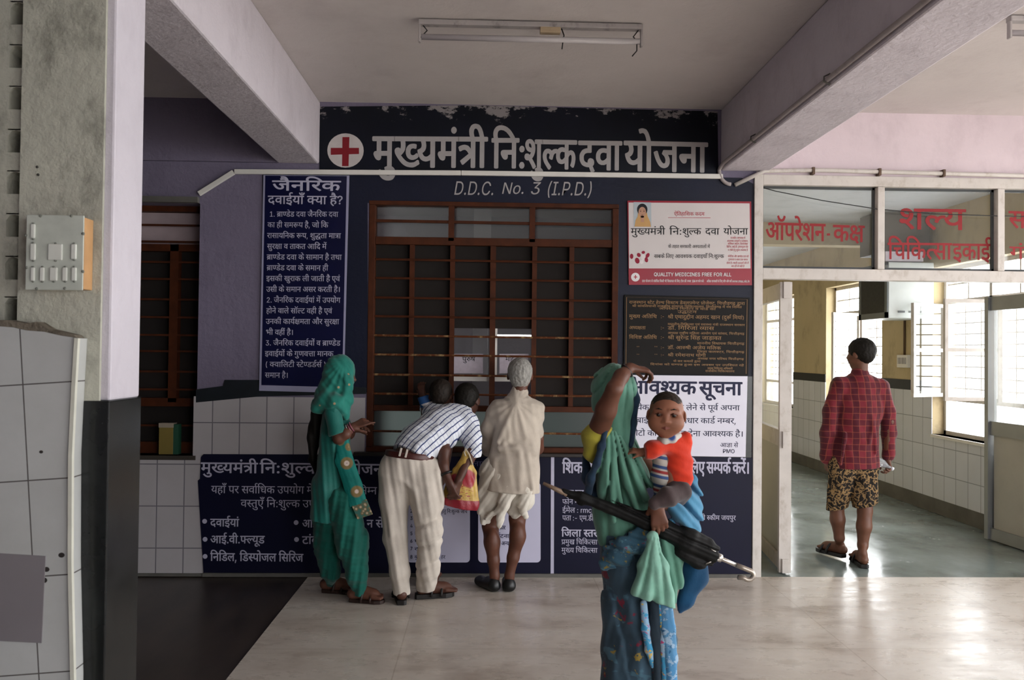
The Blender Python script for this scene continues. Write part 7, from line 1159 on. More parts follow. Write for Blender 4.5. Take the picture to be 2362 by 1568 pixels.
# pierced screen wall left of the column, its niches
xj1 = bxl0
xh_ = [at(14, 300, yc0).x, at(51, 300, yc0).x]
zs_ = []
for py in (28, 128, 224, 324, 420, 519, 618, 712):
    zs_.append((at(33, py + 26, yc0).z, at(33, py - 26, yc0).z))
w = MB()
ya, yb = yc0 + 0.01, yc0 + 0.17
w.box(XL, xh_[0], ya, yb, 0, CEIL).box(xh_[1], xj1, ya, yb, 0, CEIL)
lo = 0.0
for z0, z1 in reversed(zs_):
    hx = (xh_[1] - xh_[0]) / 2
    xm = (xh_[0] + xh_[1]) / 2
    w.box(xh_[0], xh_[1], ya, yb, lo, z0)
    w.prism([(xh_[0], ya, z1 - 0.02), (xh_[0] + hx * 0.45, ya, z1 - 0.004), (xm, ya, z1), (xh_[1] - hx * 0.45, ya, z1 - 0.004), (xh_[1], ya, z1 - 0.02), (xh_[1], ya, z1 + 0.004), (xh_[0], ya, z1 + 0.004)], (0, yb - ya, 0))
    lo = z1
w.box(xh_[0], xh_[1], ya, yb, lo, CEIL)
w.box(xh_[0], xh_[1], yb - 0.07, yb, 0, CEIL)
struct(w, 'wall_left', M_COLF)

# tiled dwarf wall in front of the column
ty = yc0 - 0.075
M_TILE_N = tile_mat('near_white_tile', 'XZ', 0.192, 0.300, '#b9bbba', '#5d5a58', off=(-0.005, -0.085), rot=R(-4.2), dirt=0.2, gw=0.0022)
P = lambda x, y: at(x, y, ty)
top = [(-60, 748), (30, 755), (60, 762), (100, 765), (140, 774), (179, 780)]
prof = [P(-60, 2400)] + [P(160, 2400), P(170, 1568), P(164, 1300), P(165, 1050), P(172, 900), P(179, 780)] + [P(x, y) for x, y in top[::-1][1:]]
w = MB().prism(prof, (0, 0.062, 0))
struct(w, 'wall_left_tiles', M_TILE_N)
edge = MB()
for (a, b_) in (((178, 780), (171, 900)), ((171, 900), (164, 1050)), ((164, 1050), (163, 1300)), ((163, 1300), (169, 1568)), ((169, 1568), (160, 2400))):
    A, B = at(*a, ty - 0.002), at(*b_, ty - 0.002)
    edge.bar(A, B, 0.012, 0.014)
struct(edge, 'trim_15', mat('tile_edge_cement', '#c9c9bd', 0.6, 0.1, 12))
cap_ = MB().prism([at(x, y, ty + 0.01) for x, y in ((-60, 738), (20, 738), (62, 746), (84, 742), (110, 758), (170, 772), (180, 782), (140, 782), (90, 772), (60, 772), (-60, 758))], (0, 0.05, 0))
struct(cap_, 'trim_16', plaster('rough_mortar', '#6f675b', stain='#35302a', stain_amt=0.9, scale=9, bump=0.9))
tl = MB().prism([P(-60, 1272), P(106, 1282), P(97, 1482), P(-60, 1474)], (0, -0.004, 0))
tag(tl.build('replacement_tile', mat('grey_tile', '#7d787c', 0.3, 0.06, 5)), 'darker grey tile among the white tiles at the bottom left', 'tile')
st_ = MB()
for x, y, r_ in ((142, 1280, 0.008), (38, 1328, 0.008), (101, 1338, 0.009), (107, 1313, 0.008), (95, 1042, 0.005)):
    st_.ball(at(x, y, ty), (r_ * 1.3, 0.0018, r_), 10)
tag(st_.build('grime_spots', mat('dark_grime', '#2b2624', 0.7)), 'dark grime spots on the near white tiles', 'stain')

# carton on the sill of the left window
a_, b_ = at(368, 1028, W + 0.06), at(402, 976, W + 0.06)
ct = thing('carton', 'small yellow and green carton behind the bars on the left window sill', 'carton', ((a_.x + b_.x) / 2, W + 0.06, zl0))
MB().box(a_.x, b_.x, W + 0.045, W + 0.105, zl0, b_.z).build('box', mat('carton_yellow', '#7a6a33', 0.6, 0.08), ct, bevel=0.002)
MB().box(a_.x - 0.002, b_.x + 0.002, W + 0.043, W + 0.107, b_.z - 0.03, b_.z + 0.002).build('lid', mat('carton_cream', '#94897a', 0.6, 0.08), ct)
MB().box(b_.x, b_.x + 0.035, W + 0.045, W + 0.105, zl0, b_.z - 0.006).build('green_side', mat('carton_green', '#1f4a38', 0.6, 0.08), ct)

# passage fittings -----------------------------------------------------------
# air cooler under the second window, dark pad facing the hall
yk = 8.05
c0 = at(2049, 733, yk)
c1 = at(2122, 733, yk)
top_z = at(2049, 604, yk).z
bot_z = c0.z
ac = thing('air_cooler', 'white box air cooler with dark pad side hung high on the passage wall', 'air cooler', ((c0.x + c1.x) / 2, yk, bot_z))
dep = 0.62
sk = (at(1992, 733, yk + dep).x - c0.x)
whm = mat('cooler_white', '#c4cac8', 0.4, 0.06)
xa, xb2 = c0.x, XP - 0.06
MB().box(xa, xb2, yk, yk + dep, bot_z, top_z).build('cabinet', whm, ac, bevel=0.008)
pd = MB().box(xa - 0.012, xa, yk + 0.05, yk + dep - 0.05, bot_z + 0.06, top_z - 0.02)
pd.build('pad_grille', mat('cooler_pad', '#2f2e29', 0.8, 0.25, 40), ac)
fr = MB()
for z0, z1 in ((bot_z, bot_z + 0.06), (top_z - 0.03, top_z)):
    fr.box(xa - 0.015, xa, yk, yk + dep, z0, z1)
for y0, y1 in ((yk, yk + 0.05), (yk + dep - 0.05, yk + dep)):
    fr.box(xa - 0.015, xa, y0, y1, bot_z, top_z)
fr.build('pad_frame', mat('cooler_frame', '#5d6263', 0.45, 0.08), ac)
for k in range(3):
    x = xa + 0.1 + 0.11 * k
    MB().box(x, x + 0.07, yk - 0.004, yk + 0.002, bot_z + 0.055, bot_z + 0.075).build('vent_slot', mat('vent_dark', '#6b6f70', 0.6), ac)
MB().box(xb2, XP + 0.02, yk + 0.1, yk + 0.16, bot_z + 0.1, bot_z + 0.16).box(xb2, XP + 0.02, yk + 0.4, yk + 0.46, bot_z + 0.1, bot_z + 0.16).build('bracket', M_SKIRT, ac)
# dark board hung above it
z0b, z1b = at(2060, 604, yk).z + 0.04, 3.09
hb = thing('hanging_board', 'dark brown board hanging from the passage ceiling above the air cooler', 'board', ((c0.x + XP) / 2, yk, z1b))
MB().box(c0.x - 0.06, XP - 0.05, yk + 0.1, yk + 0.5, z0b + 0.06, z1b).build('board', mat('dark_board', '#3b342c', 0.6, 0.2, 4), hb)
MB().box(c0.x - 0.02, XP - 0.16, yk + 0.02, yk + 0.10, z0b - 0.03, z0b + 0.07).build('paper_strip', mat('note_paper', '#bdb4bf', 0.7, 0.12, 30), hb)
# switch box and its cable between the windows
yq = 8.72
q0, q1 = 1.475, 1.615
bx_ = thing('switch_box', 'small white switch box on the passage wall with a cable down to it', 'switch', (XP, yq, q0))
MB().box(XP - 0.04, XP, yq - 0.11, yq + 0.11, q0, q1).build('box', M_WHITEP, bx_, bevel=0.004)
for k in range(3):
    MB().box(XP - 0.046, XP - 0.04, yq - 0.085 + 0.06 * k, yq - 0.04 + 0.06 * k, q0 + 0.04, q1 - 0.03).build('switch', mat('switch_grey', '#a7a3a3', 0.4), bx_)
MB().tube([(XP - 0.012, yq, q1), (XP - 0.012, yq, 2.35)], 0.012, 8).build('cable_pipe', mat('brown_pipe', '#5f4a34', 0.6, 0.2), bx_, smooth=True)


# ---------------------------------------------------------------- organic shapes: distance fields meshed by surface nets
def v3(p):
    return np.array((p[0], p[1], p[2]), dtype=np.float64)


class Field:
    """soft union of tapered limbs and ellipsoids, turned into one continuous mesh"""

    def __init__(s, vox=0.007, k=0.02):
        s.vox, s.k = vox, k
        s.prims, s.cuts, s.disps = [], [], []

    def cap(s, a, b, ra, rb=None, k=None, flat=None, op='u'):
        rb = ra if rb is None else rb
        a, b = v3(a), v3(b)
        sc = 1.0
        if flat is not None:
            fv, sc = v3(flat[0]), flat[1]
            flat = (fv / np.linalg.norm(fv), sc)
        g = max(ra, rb) / min(1.0, sc)
        lo, hi = np.minimum(a, b) - g, np.maximum(a, b) + g
        s.prims.append(('cap', (a, b, ra, rb, flat), s.k if k is None else k, op, lo, hi))
        return s

    def limb(s, pts, k=None, flat=None):
        for (a, ra), (b, rb) in zip(pts, pts[1:]):
            s.cap(a, b, ra, rb, k, flat)
        return s

    def ell(s, c, r, axes=None, k=None, op='u'):
        c = v3(c)
        A = np.eye(3) if axes is None else np.array([v3(x) / np.linalg.norm(v3(x)) for x in axes])
        g = max(r)
        s.prims.append(('ell', (c, np.array(r, dtype=float), A), s.k if k is None else k, op, c - g, c + g))
        return s

    def cut(s, p, n):
        """keeps the side against the normal"""
        n = v3(n)
        s.cuts.append((v3(p), n / np.linalg.norm(n)))
        return s

    def disp(s, fn):
        s.disps.append(fn)
        return s

    def mesh(s):
        h = s.vox
        us = [p for p in s.prims if p[3] == 'u']
        lo = np.min([p[4] for p in us], 0) - 4 * h
        hi = np.max([p[5] for p in us], 0) + 4 * h
        n = np.ceil((hi - lo) / h).astype(int) + 1
        ax = [lo[i] + h * np.arange(n[i]) for i in range(3)]
        D = np.full(n, 0.08, dtype=np.float32)
        for typ, q, k, op, plo, phi in s.prims:
            m = k + 4 * h + 0.012
            i0 = np.clip(np.floor((plo - m - lo) / h).astype(int), 0, n - 1)
            i1 = np.clip(np.ceil((phi + m - lo) / h).astype(int) + 1, 1, n)
            if np.any(i1 <= i0):
                continue
            x = ax[0][i0[0]:i1[0]][:, None, None]
            y = ax[1][i0[1]:i1[1]][None, :, None]
            z = ax[2][i0[2]:i1[2]][None, None, :]
            if typ == 'cap':
                a, b, ra, rb, flat = q
                ba = b - a
                bb = max(1e-9, float(ba @ ba))
                qx, qy, qz = x - a[0], y - a[1], z - a[2]
                tt = np.clip((qx * ba[0] + qy * ba[1] + qz * ba[2]) / bb, 0, 1)
                wx_, wy_, wz_ = qx - tt * ba[0], qy - tt * ba[1], qz - tt * ba[2]
                if flat is not None:
                    fv, sc = flat
                    cc_ = (wx_ * fv[0] + wy_ * fv[1] + wz_ * fv[2]) * (sc - 1)
                    wx_, wy_, wz_ = wx_ + cc_ * fv[0], wy_ + cc_ * fv[1], wz_ + cc_ * fv[2]
                d = np.sqrt(wx_ * wx_ + wy_ * wy_ + wz_ * wz_) - (ra + (rb - ra) * tt)
            else:
                c, r, A = q
                qx, qy, qz = x - c[0], y - c[1], z - c[2]
                k0 = 0
                k1 = 0
                for i in range(3):
                    e = (qx * A[i][0] + qy * A[i][1] + qz * A[i][2]) / r[i]
                    k0 = k0 + e * e
                    k1 = k1 + (e / r[i]) ** 2
                k0 = np.sqrt(k0)
                k1 = np.sqrt(k1) + 1e-9
                d = k0 * (k0 - 1.0) / k1
            d = d.astype(np.float32)
            sl = (slice(i0[0], i1[0]), slice(i0[1], i1[1]), slice(i0[2], i1[2]))
            e = D[sl]
            if op == 'u':
                if k > 0:
                    hh = np.maximum(k - np.abs(e - d), 0) / k
                    D[sl] = np.minimum(e, d) - hh * hh * (k * 0.25)
                else:
                    D[sl] = np.minimum(e, d)
            else:
                d = -d
                if k > 0:
                    hh = np.maximum(k - np.abs(e - d), 0) / k
                    D[sl] = np.maximum(e, d) + hh * hh * (k * 0.25)
                else:
                    D[sl] = np.maximum(e, d)
        X, Y, Z = ax[0][:, None, None], ax[1][None, :, None], ax[2][None, None, :]
        for fn in s.disps:
            D = D + fn(X, Y, Z).astype(np.float32)
        for p, nn in s.cuts:
            D = np.maximum(D, ((X - p[0]) * nn[0] + (Y - p[1]) * nn[1] + (Z - p[2]) * nn[2]).astype(np.float32))
        return surface_nets(D, lo, h)

    def build(s, name, m, parent, label=None, smooth=1):
        V, F = s.mesh()
        me = bpy.data.meshes.new(name)
        me.vertices.add(len(V))
        me.vertices.foreach_set('co', V.astype(np.float32).ravel())
        me.loops.add(F.size)
        me.loops.foreach_set('vertex_index', F.ravel().astype(np.int32))
        me.polygons.add(len(F))
        me.polygons.foreach_set('loop_start', np.arange(0, F.size, 4, dtype=np.int32))
        me.polygons.foreach_set('loop_total', np.full(len(F), 4, dtype=np.int32))
        me.update(calc_edges=True)
        me.validate()
        me.polygons.foreach_set('use_smooth', [True] * len(me.polygons))
        me.materials.append(m)
        o = bpy.data.objects.new(name, me)
        C.objects.link(o)
        if smooth:
            q = o.modifiers.new('smooth', 'SMOOTH')
            q.factor = 0.5
            q.iterations = smooth
        if parent:
            o.parent = parent
            o.matrix_parent_inverse = Matrix.Translation(-Vector(parent.location))
        if label:
            o['label'] = label
        return o


def surface_nets(D, lo, h):
    S_ = D < 0
    nx, ny, nz = D.shape
    cnt = np.zeros((nx - 1, ny - 1, nz - 1), dtype=np.int8)
    for i in (0, 1):
        for j in (0, 1):
            for k in (0, 1):
                cnt += S_[i:nx - 1 + i, j:ny - 1 + j, k:nz - 1 + k]
    act = np.argwhere((cnt > 0) & (cnt < 8))
    idx = np.full(cnt.shape, -1, dtype=np.int32)
    idx[act[:, 0], act[:, 1], act[:, 2]] = np.arange(len(act))
    acc = np.zeros((len(act), 3))
    num = np.zeros(len(act))
    corners = [(i, j, k) for i in (0, 1) for j in (0, 1) for k in (0, 1)]
    for a in corners:
        for b in corners:
            if sum(b) == sum(a) + 1 and all(y >= x for x, y in zip(a, b)):
                da = D[act[:, 0] + a[0], act[:, 1] + a[1], act[:, 2] + a[2]].astype(np.float64)
                db = D[act[:, 0] + b[0], act[:, 1] + b[1], act[:, 2] + b[2]].astype(np.float64)
                m = (da < 0) != (db < 0)
                t_ = np.where(m, da / np.where(m, da - db, 1), 0)
                for c in range(3):
                    acc[:, c] += np.where(m, a[c] + (b[c] - a[c]) * t_, 0)
                num += m
    V = (act + acc / num[:, None]) * h + lo
    F = []
    for axis in range(3):
        o1, o2 = [(1, 2), (2, 0), (0, 1)][axis]
        A = np.take(S_, range(0, D.shape[axis] - 1), axis)
        B = np.take(S_, range(1, D.shape[axis]), axis)
        e = np.argwhere(A != B)
        ok = (e[:, o1] > 0) & (e[:, o2] > 0) & (e[:, o1] < D.shape[o1] - 1) & (e[:, o2] < D.shape[o2] - 1)
        e = e[ok]
        flip = A[e[:, 0], e[:, 1], e[:, 2]]
        q = []
        for d1, d2 in ((-1, -1), (0, -1), (0, 0), (-1, 0)):
            c = e.copy()
            c[:, o1] += d1
            c[:, o2] += d2
            q.append(idx[c[:, 0], c[:, 1], c[:, 2]])
        q = np.stack(q, 1)
        q[~flip] = q[~flip][:, ::-1]
        F.append(q)
    F = np.concatenate(F)
    return V, F[(F >= 0).all(1)]


def unit(v):
    return Vector(v).normalized()


def frame(fwd, up=(0, 0, 1)):
    f = unit(fwd)
    r_ = f.cross(Vector(up)).normalized()
    return r_, f, r_.cross(f).normalized()


def head(f, c, fwd, h, up=(0, 0, 1), wide=1.0, chub=0.0, k=0.018, ears=True, nose=1.0):
    """skull, jaw, nose, brows, lips and ears of a head of height h centred on c"""
    c = Vector(c)
    r_, d, u = frame(fwd, up)
    P = lambda x, y, z: c + r_ * (x * h * wide) + d * (y * h) + u * (z * h)
    ax = (r_, d, u)
    f.ell(P(0, -0.06, 0.13), (0.335 * h * wide, 0.405 * h, 0.37 * h), ax, k)
    f.ell(P(0, 0.08, -0.12), (0.285 * h * wide, 0.30 * h, 0.33 * h), ax, k * 1.5)
    f.ell(P(0, 0.20, -0.37), (0.13 * h * wide, 0.12 * h, 0.11 * h), ax, k * 1.5)
    for sx in (-1, 1):
        f.ell(P(0.17 * sx, 0.23, -0.14), ((0.11 + chub * 0.05) * h, (0.10 + chub * 0.03) * h, (0.11 + chub * 0.05) * h), ax, k * 1.6)
        f.ell(P(0.145 * sx, 0.375, 0.035), (0.085 * h, 0.055 * h, 0.05 * h), ax, 0.006 * h / 0.2, op='s')
        f.cap(P(0.06 * sx, 0.335, 0.115), P(0.23 * sx, 0.27, 0.115), 0.035 * h, 0.03 * h, 0.012)
        if ears:
            f.ell(P(0.35 * sx, -0.02, -0.01), (0.035 * h, 0.085 * h, 0.125 * h), (r_ + d * 0.35 * -sx, d, u), 0.008)
    f.cap(P(0, 0.345, 0.06), P(0, 0.40 + 0.03 * nose, -0.10), 0.035 * h, 0.05 * h * nose, 0.014)
    for sx in (-1, 1):
        f.ell(P(0.055 * sx, 0.375, -0.105), (0.042 * h, 0.05 * h, 0.035 * h), ax, 0.008)
    f.cap(P(-0.075, 0.335, -0.215), P(0.075, 0.335, -0.215), 0.028 * h, None, 0.006)
    f.cap(P(-0.06, 0.325, -0.262), P(0.06, 0.325, -0.262), 0.032 * h, None, 0.006)
    return P


def hand(f, wrist, d, pn, size=0.18, curl=0.3, spread=1.0, side=1, wr=0.026, thumb=None):
    """palm and five fingers: d points to the fingertips, pn out of the palm, side +1 puts the thumb at d x pn"""
    w = Vector(wrist)
    d = unit(d)
    pn = unit(Vector(pn) - d * Vector(pn).dot(d))
    x = d.cross(pn).normalized() * side
    s = size
    pl = 0.50 * s
    f.cap(w, w + d * 0.10 * s, wr * 0.95, wr * 0.9, 0.012, flat=(pn, 1.25))
    for i, o in enumerate((0.165, 0.055, -0.055, -0.155)):
        base = w + d * (0.08 * s) + x * (o * s * 0.5)
        kn = w + d * (pl * (1.0 - 0.04 * abs(i - 1.2))) + x * (o * s * spread)
        f.cap(base, kn, 0.062 * s, 0.055 * s, 0.014)
        L = (0.40, 0.44, 0.41, 0.32)[i] * s
        p, ang = kn, 0.0
        for j, (fl, rr) in enumerate(((0.45, 0.050), (0.31, 0.046), (0.24, 0.041))):
            c_ = curl[i] if isinstance(curl, (list, tuple)) else curl
            ang += c_ * (0.9, 1.1, 0.7)[j]
            dir_ = d * math.cos(ang) + pn * math.sin(ang) + x * (o * 0.35 * (spread - 0.6) if j == 0 else 0)
            q = p + dir_.normalized() * (L * fl)
            f.cap(p, q, rr * s, (rr - 0.004) * s, 0.004)
            p = q
    tb = w + d * (0.10 * s) + x * (0.13 * s) + pn * (0.03 * s)
    td = unit(thumb) if thumb is not None else (d * 0.75 + x * 0.6 + pn * 0.35).normalized()
    t1 = tb + td * (0.24 * s)
    t2 = t1 + (td * 0.8 + d * 0.35 + pn * 0.25).normalized() * (0.20 * s)
    f.cap(w + d * 0.06 * s, tb, 0.06 * s, 0.066 * s, 0.014)
    f.cap(tb, t1, 0.064 * s, 0.054 * s, 0.010)
    f.cap(t1, t2, 0.054 * s, 0.044 * s, 0.004)


def cloth(name, col, col2=None, rough=0.85, var=0.10, scale=7, weave=0.25, sheen=0.15):
    if name in MATS:
        return MATS[name]
    t = NT(name, rough, spec=0.2)
    p = t.pos('Object')
    c = lin(col)
    c2 = lin(col2) if col2 else tuple(x * (1 - var * 2) for x in c)
    t.color(t.ramp(t.noise(p, scale, 5, 0.6), [(0.3, c2), (0.62, c)]))
    t.b.inputs['Sheen Weight'].default_value = sheen
    t.bump(t.noise(t.mapped(p, scale=(1, 1, 0.5)), 55, 5, 0.65), weave, 0.006)
    MATS[name] = t.m
    return t.m


def skin(name, col):
    if name in MATS:
        return MATS[name]
    t = NT(name, 0.5, spec=0.35)
    p = t.pos('Object')
    c = lin(col)
    t.color(t.ramp(t.noise(p, 14, 5, 0.6), [(0.3, tuple(x * 0.82 for x in c)), (0.7, tuple(x * 1.1 for x in c))]))
    t.b.inputs['Subsurface Weight'].default_value = 0.06
    t.b.inputs['Subsurface Radius'].default_value = (0.01, 0.004, 0.002)
    t.bump(t.noise(p, 160, 3), 0.12, 0.002)
    MATS[name] = t.m
    return t.m


def folds(a, d, freq, amp, d2=None, warp=0.0, sharp=1.0):
    """long cloth folds: ripples across direction d (world vector), optionally warped along d2"""
    a, d = v3(a), v3(d) / np.linalg.norm(v3(d))
    d2 = v3(d2) if d2 is not None else np.array((0, 0, 1.0))

    def fn(X, Y, Z):
        u = (X - a[0]) * d[0] + (Y - a[1]) * d[1] + (Z - a[2]) * d[2]
        w_ = (X - a[0]) * d2[0] + (Y - a[1]) * d2[1] + (Z - a[2]) * d2[2]
        s_ = np.sin(u * freq + warp * np.sin(w_ * 9.0 + u * 3.0) + w_ * 1.3)
        if sharp != 1.0:
            s_ = 2.4 * (1 - np.abs(np.sin(0.5 * (u * freq + warp * np.sin(w_ * 9.0 + u * 3.0) + w_ * 1.3)))) ** 2 - 0.6
        return amp * (s_ + 0.4 * np.sin(u * freq * 2.3 + w_ * 7.0 + 1.3))
    return fn


def fan(c, freq, amp, ref=(1, 0, 0), up=(0, 0, 1), sharp=False):
    """folds radiating from a point in the plane of ref and up"""
    c, e1, e2 = v3(c), v3(ref), v3(up)

    def fn(X, Y, Z):
        a = (X - c[0]) * e1[0] + (Y - c[1]) * e1[1] + (Z - c[2]) * e1[2]
        b_ = (X - c[0]) * e2[0] + (Y - c[1]) * e2[1] + (Z - c[2]) * e2[2]
        th = np.arctan2(a, b_)
        rr = np.sqrt(a * a + b_ * b_)
        ph = th * freq + 0.6 * np.sin(rr * 14)
        s_ = 2.4 * (1 - np.abs(np.sin(0.5 * ph))) ** 2 - 0.6 if sharp else np.sin(ph)
        return amp * s_ * np.minimum(1, rr * 6)
    return fn


def chain_hair(name, col):
    if name in MATS:
        return MATS[name]
    t = NT(name, 0.6, spec=0.18)
    p = t.pos('Object')
    c = lin(col)
    n = t.noise(t.mapped(p, scale=(1, 1, 0.25)), 90, 4, 0.7)
    t.color(t.ramp(n, [(0.3, tuple(x * 0.6 for x in c)), (0.7, tuple(min(1, x * 1.5) for x in c))]))
    t.bump(n, 0.5, 0.004)
    MATS[name] = t.m
    return t.m


# ---------------------------------------------------------------- people
def sandal(name, heel, toe, w, m, parent, strap=True, th=0.018, sm=None):
    """flat sole with straps from heel to toe (floor points)"""
    h, t_ = Vector(heel), Vector(toe)
    d = (t_ - h).normalized()
    x = d.cross(Vector((0, 0, 1)))
    L = (t_ - h).length
    mb = MB()
    out = []
    for u, a in ((0.0, 0.62), (-0.03, 0.3), (0.0, -0.62), (0.25, -0.78), (0.5, -0.82), (0.75, -1.0), (0.92, -0.75), (1.0, -0.25), (1.0, 0.3), (0.92, 0.8), (0.75, 1.0), (0.5, 0.8), (0.25, 0.72)):
        out.append(h + d * (L * u) + x * (a * w / 2))
    mb.prism(out, (0, 0, th))
    o = mb.build(name, m, parent, bevel=0.003)
    if strap:
        for u0, u1, hh in ((0.62, 0.72, 0.055), (0.36, 0.5, 0.075)):
            pts = []
            for k in range(9):
                a = PI * k / 8
                pts.append(h + d * (L * (u0 + (u1 - u0) * k / 8)) + x * (math.cos(a) * w * 0.53) + Vector((0, 0, th * 0.5 + hh * math.sin(a))))
            MB().tube(pts, 0.009, 6).build('strap', sm or m, o, smooth=True)
    return o


def foot(f, ankle, d, L=0.23, w=0.045, z0=0.02, k=0.02):
    """bare foot from the ankle, toes in direction d"""
    a = Vector(ankle)
    d = Vector((d[0], d[1], 0)).normalized()
    x = d.cross(Vector((0, 0, 1)))
    g = Vector((a.x, a.y, z0))
    f.cap(a, g - d * 0.035 + Vector((0, 0, 0.03)), 0.03, 0.032, k)
    f.cap(a, g + d * (0.45 * L) + Vector((0, 0, 0.035)), 0.033, 0.032, k)
    f.cap(g - d * 0.03 + Vector((0, 0, 0.025)), g + d * (0.55 * L) + Vector((0, 0, 0.022)), 0.028, 0.036, k)
    for i, o in enumerate((-0.9, -0.45, 0.0, 0.45, 0.95)):
        t0 = g + d * (0.52 * L) + x * (o * 0.034) + Vector((0, 0, 0.02))
        t1 = g + d * (L * (0.80 - 0.05 * abs(o - 0.4))) + x * (o * 0.040) + Vector((0, 0, 0.014))
        f.cap(t0, t1, 0.016, 0.011, 0.008)


# -- old man in kurta and dhoti leaning on the counter ------------------------
def old_man():
    Y0 = 5.40
    P = lambda x, y, dy=0.0: at(x, y, Y0 + dy)
    q = Y0 / FPX
    r = thing('person', 'grey-haired person in long beige shirt and white loincloth leaning at the counter', 'person', (P(1165, 1340).x, Y0, 0))
    sk = skin('skin_old_man', '#5e3a2c')
    f = Field(0.0055)
    hc = P(1199, 867, 0.14)
    head(f, hc, (0.15, 1, -0.05), 0.235, wide=0.98)
    f.cap(P(1200, 895, 0.10), P(1192, 945, 0.08), 17 * q, 22 * q)
    f.cap(P(1190, 960, 0.06), P(1178, 1080, -0.02), 38 * q, 38 * q, flat=((0, 1, 0), 1.3))
    for kx, ky, kd, cx, cy, ax_, ay, hx in ((1131, 1212, 0.05, 1135, 1250, 1141, 1327, 1155), (1193, 1195, 0.05, 1194, 1236, 1175, 1327, 1200)):
        f.limb([(P(hx, 1090, 0), 30 * q), (P(kx, ky, kd), 18.5 * q), (P(cx, cy, 0.01), 18 * q), (P((cx * .45 + ax_ * .55), (cy + ay) / 2 + 4, 0.0), 13.5 * q), (P(ax_, ay, 0.0), 10.5 * q), (P(ax_, ay + 16, 0.0), 11 * q)])
        f.ell(P(cx, cy, -0.015), (16.5 * q, 0.05, 30 * q))
    # forearms and hands resting on the ledge
    for s_, ex, wx_ in ((-1, 1128, 1140), (1, 1240, 1218)):
        f.limb([(P(ex, 1010, 0.12), 15 * q), (P(ex, 1034, 0.17), 14 * q), (P(wx_, 1031, 0.30), 9 * q)])
        hand(f, P(wx_, 1031, 0.30), (0.1 * -s_, 1, 0.05), (0, 0, -1), 0.16, 0.25, side=-s_, wr=0.024)
    f.build('body', sk, r)
    hr = Field(0.005, 0.015)
    u = 0.235
    hr.ell(hc + Vector((0.0, -0.022, 0.035)), (0.086, 0.104, 0.094))
    hr.ell(hc + Vector((0.0, -0.05, -0.01)), (0.072, 0.062, 0.075))
    hr.cut(P(1199, 899, 0.14), (0, 0.35, -1))
    hr.cut(hc + Vector((0, 0.075, 0.02)), (0, 1, -0.5))
    hr.disp(lambda X, Y, Z: 0.0022 * np.sin(X * 210 + 3 * np.sin(Z * 80)) * np.sin(Z * 170 + Y * 120))
    hr.build('hair', chain_hair('grey_hair', '#8d8b86'), r)
    # kurta
    k = Field(0.006, 0.035)
    fl = ((0, 1, 0), 1.55)
    k.limb([(P(1177, 1142, -0.015), 67 * q), (P(1184, 1080, -0.01), 58 * q), (P(1191, 1030, 0.02), 54 * q), (P(1192, 970, 0.06), 55 * q)], flat=fl)
    k.cap(P(1153, 946, 0.08), P(1230, 943, 0.08), 24 * q, 24 * q, 0.05)
    k.cap(P(1193, 925, 0.08), P(1198, 906, 0.10), 29 * q, 20 * q, 0.03)
    k.limb([(P(1146, 948, 0.09), 23 * q), (P(1130, 990, 0.11), 20 * q), (P(1126, 1025, 0.15), 18 * q), (P(1128, 1034, 0.20), 16 * q), (P(1134, 1033, 0.27), 13 * q)], 0.03)
    k.limb([(P(1232, 948, 0.09), 22 * q), (P(1236, 995, 0.11), 17 * q), (P(1230, 1030, 0.19), 16 * q), (P(1222, 1032, 0.27), 13 * q)], 0.03)
    # folds of the cloth
    for a, b_, rr in (((1190, 935, 0.0), (1150, 1020, -0.07), 5), ((1186, 938, 0), (1160, 1030, -0.085), 4), ((1192, 940, 0.0), (1232, 1035, -0.05), 5), ((1196, 955, -0.01), (1215, 1010, -0.065), 3.5),
                      ((1152, 1036, -0.085), (1190, 1034, -0.095), 6), ((1190, 1034, -0.095), (1236, 1046, -0.06), 5), ((1197, 1050, -0.10), (1200, 1128, -0.125), 7), ((1216, 1050, -0.085), (1228, 1125, -0.10), 5),
                      ((1175, 965, -0.02), (1172, 1015, -0.08), 3.5), ((1146, 1060, -0.075), (1135, 1130, -0.085), 6)):
        k.cap(P(*a), P(*b_), rr * q, rr * q * 0.9, 0.03)
    k.disp(fan(P(1190, 925), 17, 0.0035))
    k.disp(folds(P(1180, 1100), (1, 0.1, 0.12), 60, 0.0025, warp=0.8))
    k.cut(P(1177, 1131), (-0.07, 0, -1))
    k.build('kurta', cloth('beige_cotton', '#c2b7a9', '#a89d91', scale=5), r)
    # dhoti
    g = Field(0.006, 0.022)
    g.limb([(P(1150, 1095, 0), 46 * q), (P(1133, 1150, 0.0), 33 * q), (P(1120, 1196, 0.0), 13 * q)], flat=((0, 1, 0), 1.25))
    g.limb([(P(1200, 1095, 0), 44 * q), (P(1199, 1150, 0.0), 32 * q), (P(1190, 1176, 0.01), 20 * q)], flat=((0, 1, 0), 1.25))
    g.limb([(P(1172, 1120, -0.08), 17 * q), (P(1163, 1165, -0.10), 13 * q), (P(1150, 1212, -0.08), 6 * q)])
    g.limb([(P(1215, 1130, -0.08), 13 * q), (P(1206, 1168, -0.09), 11 * q), (P(1211, 1190, -0.06), 7 * q)])
    g.limb([(P(1110, 1130, -0.02), 10 * q), (P(1110, 1180, -0.03), 7 * q), (P(1116, 1208, -0.03), 5 * q)])
    g.limb([(P(1185, 1140, -0.1), 7 * q), (P(1150, 1175, -0.1), 6 * q), (P(1122, 1195, -0.07), 4 * q)])
    g.disp(folds(P(1170, 1150), (0.85, 0.1, -0.55), 105, 0.0042, warp=0.7))
    g.build('dhoti', cloth('white_cotton', '#dad4c9', '#c4bdb0', scale=5), r)
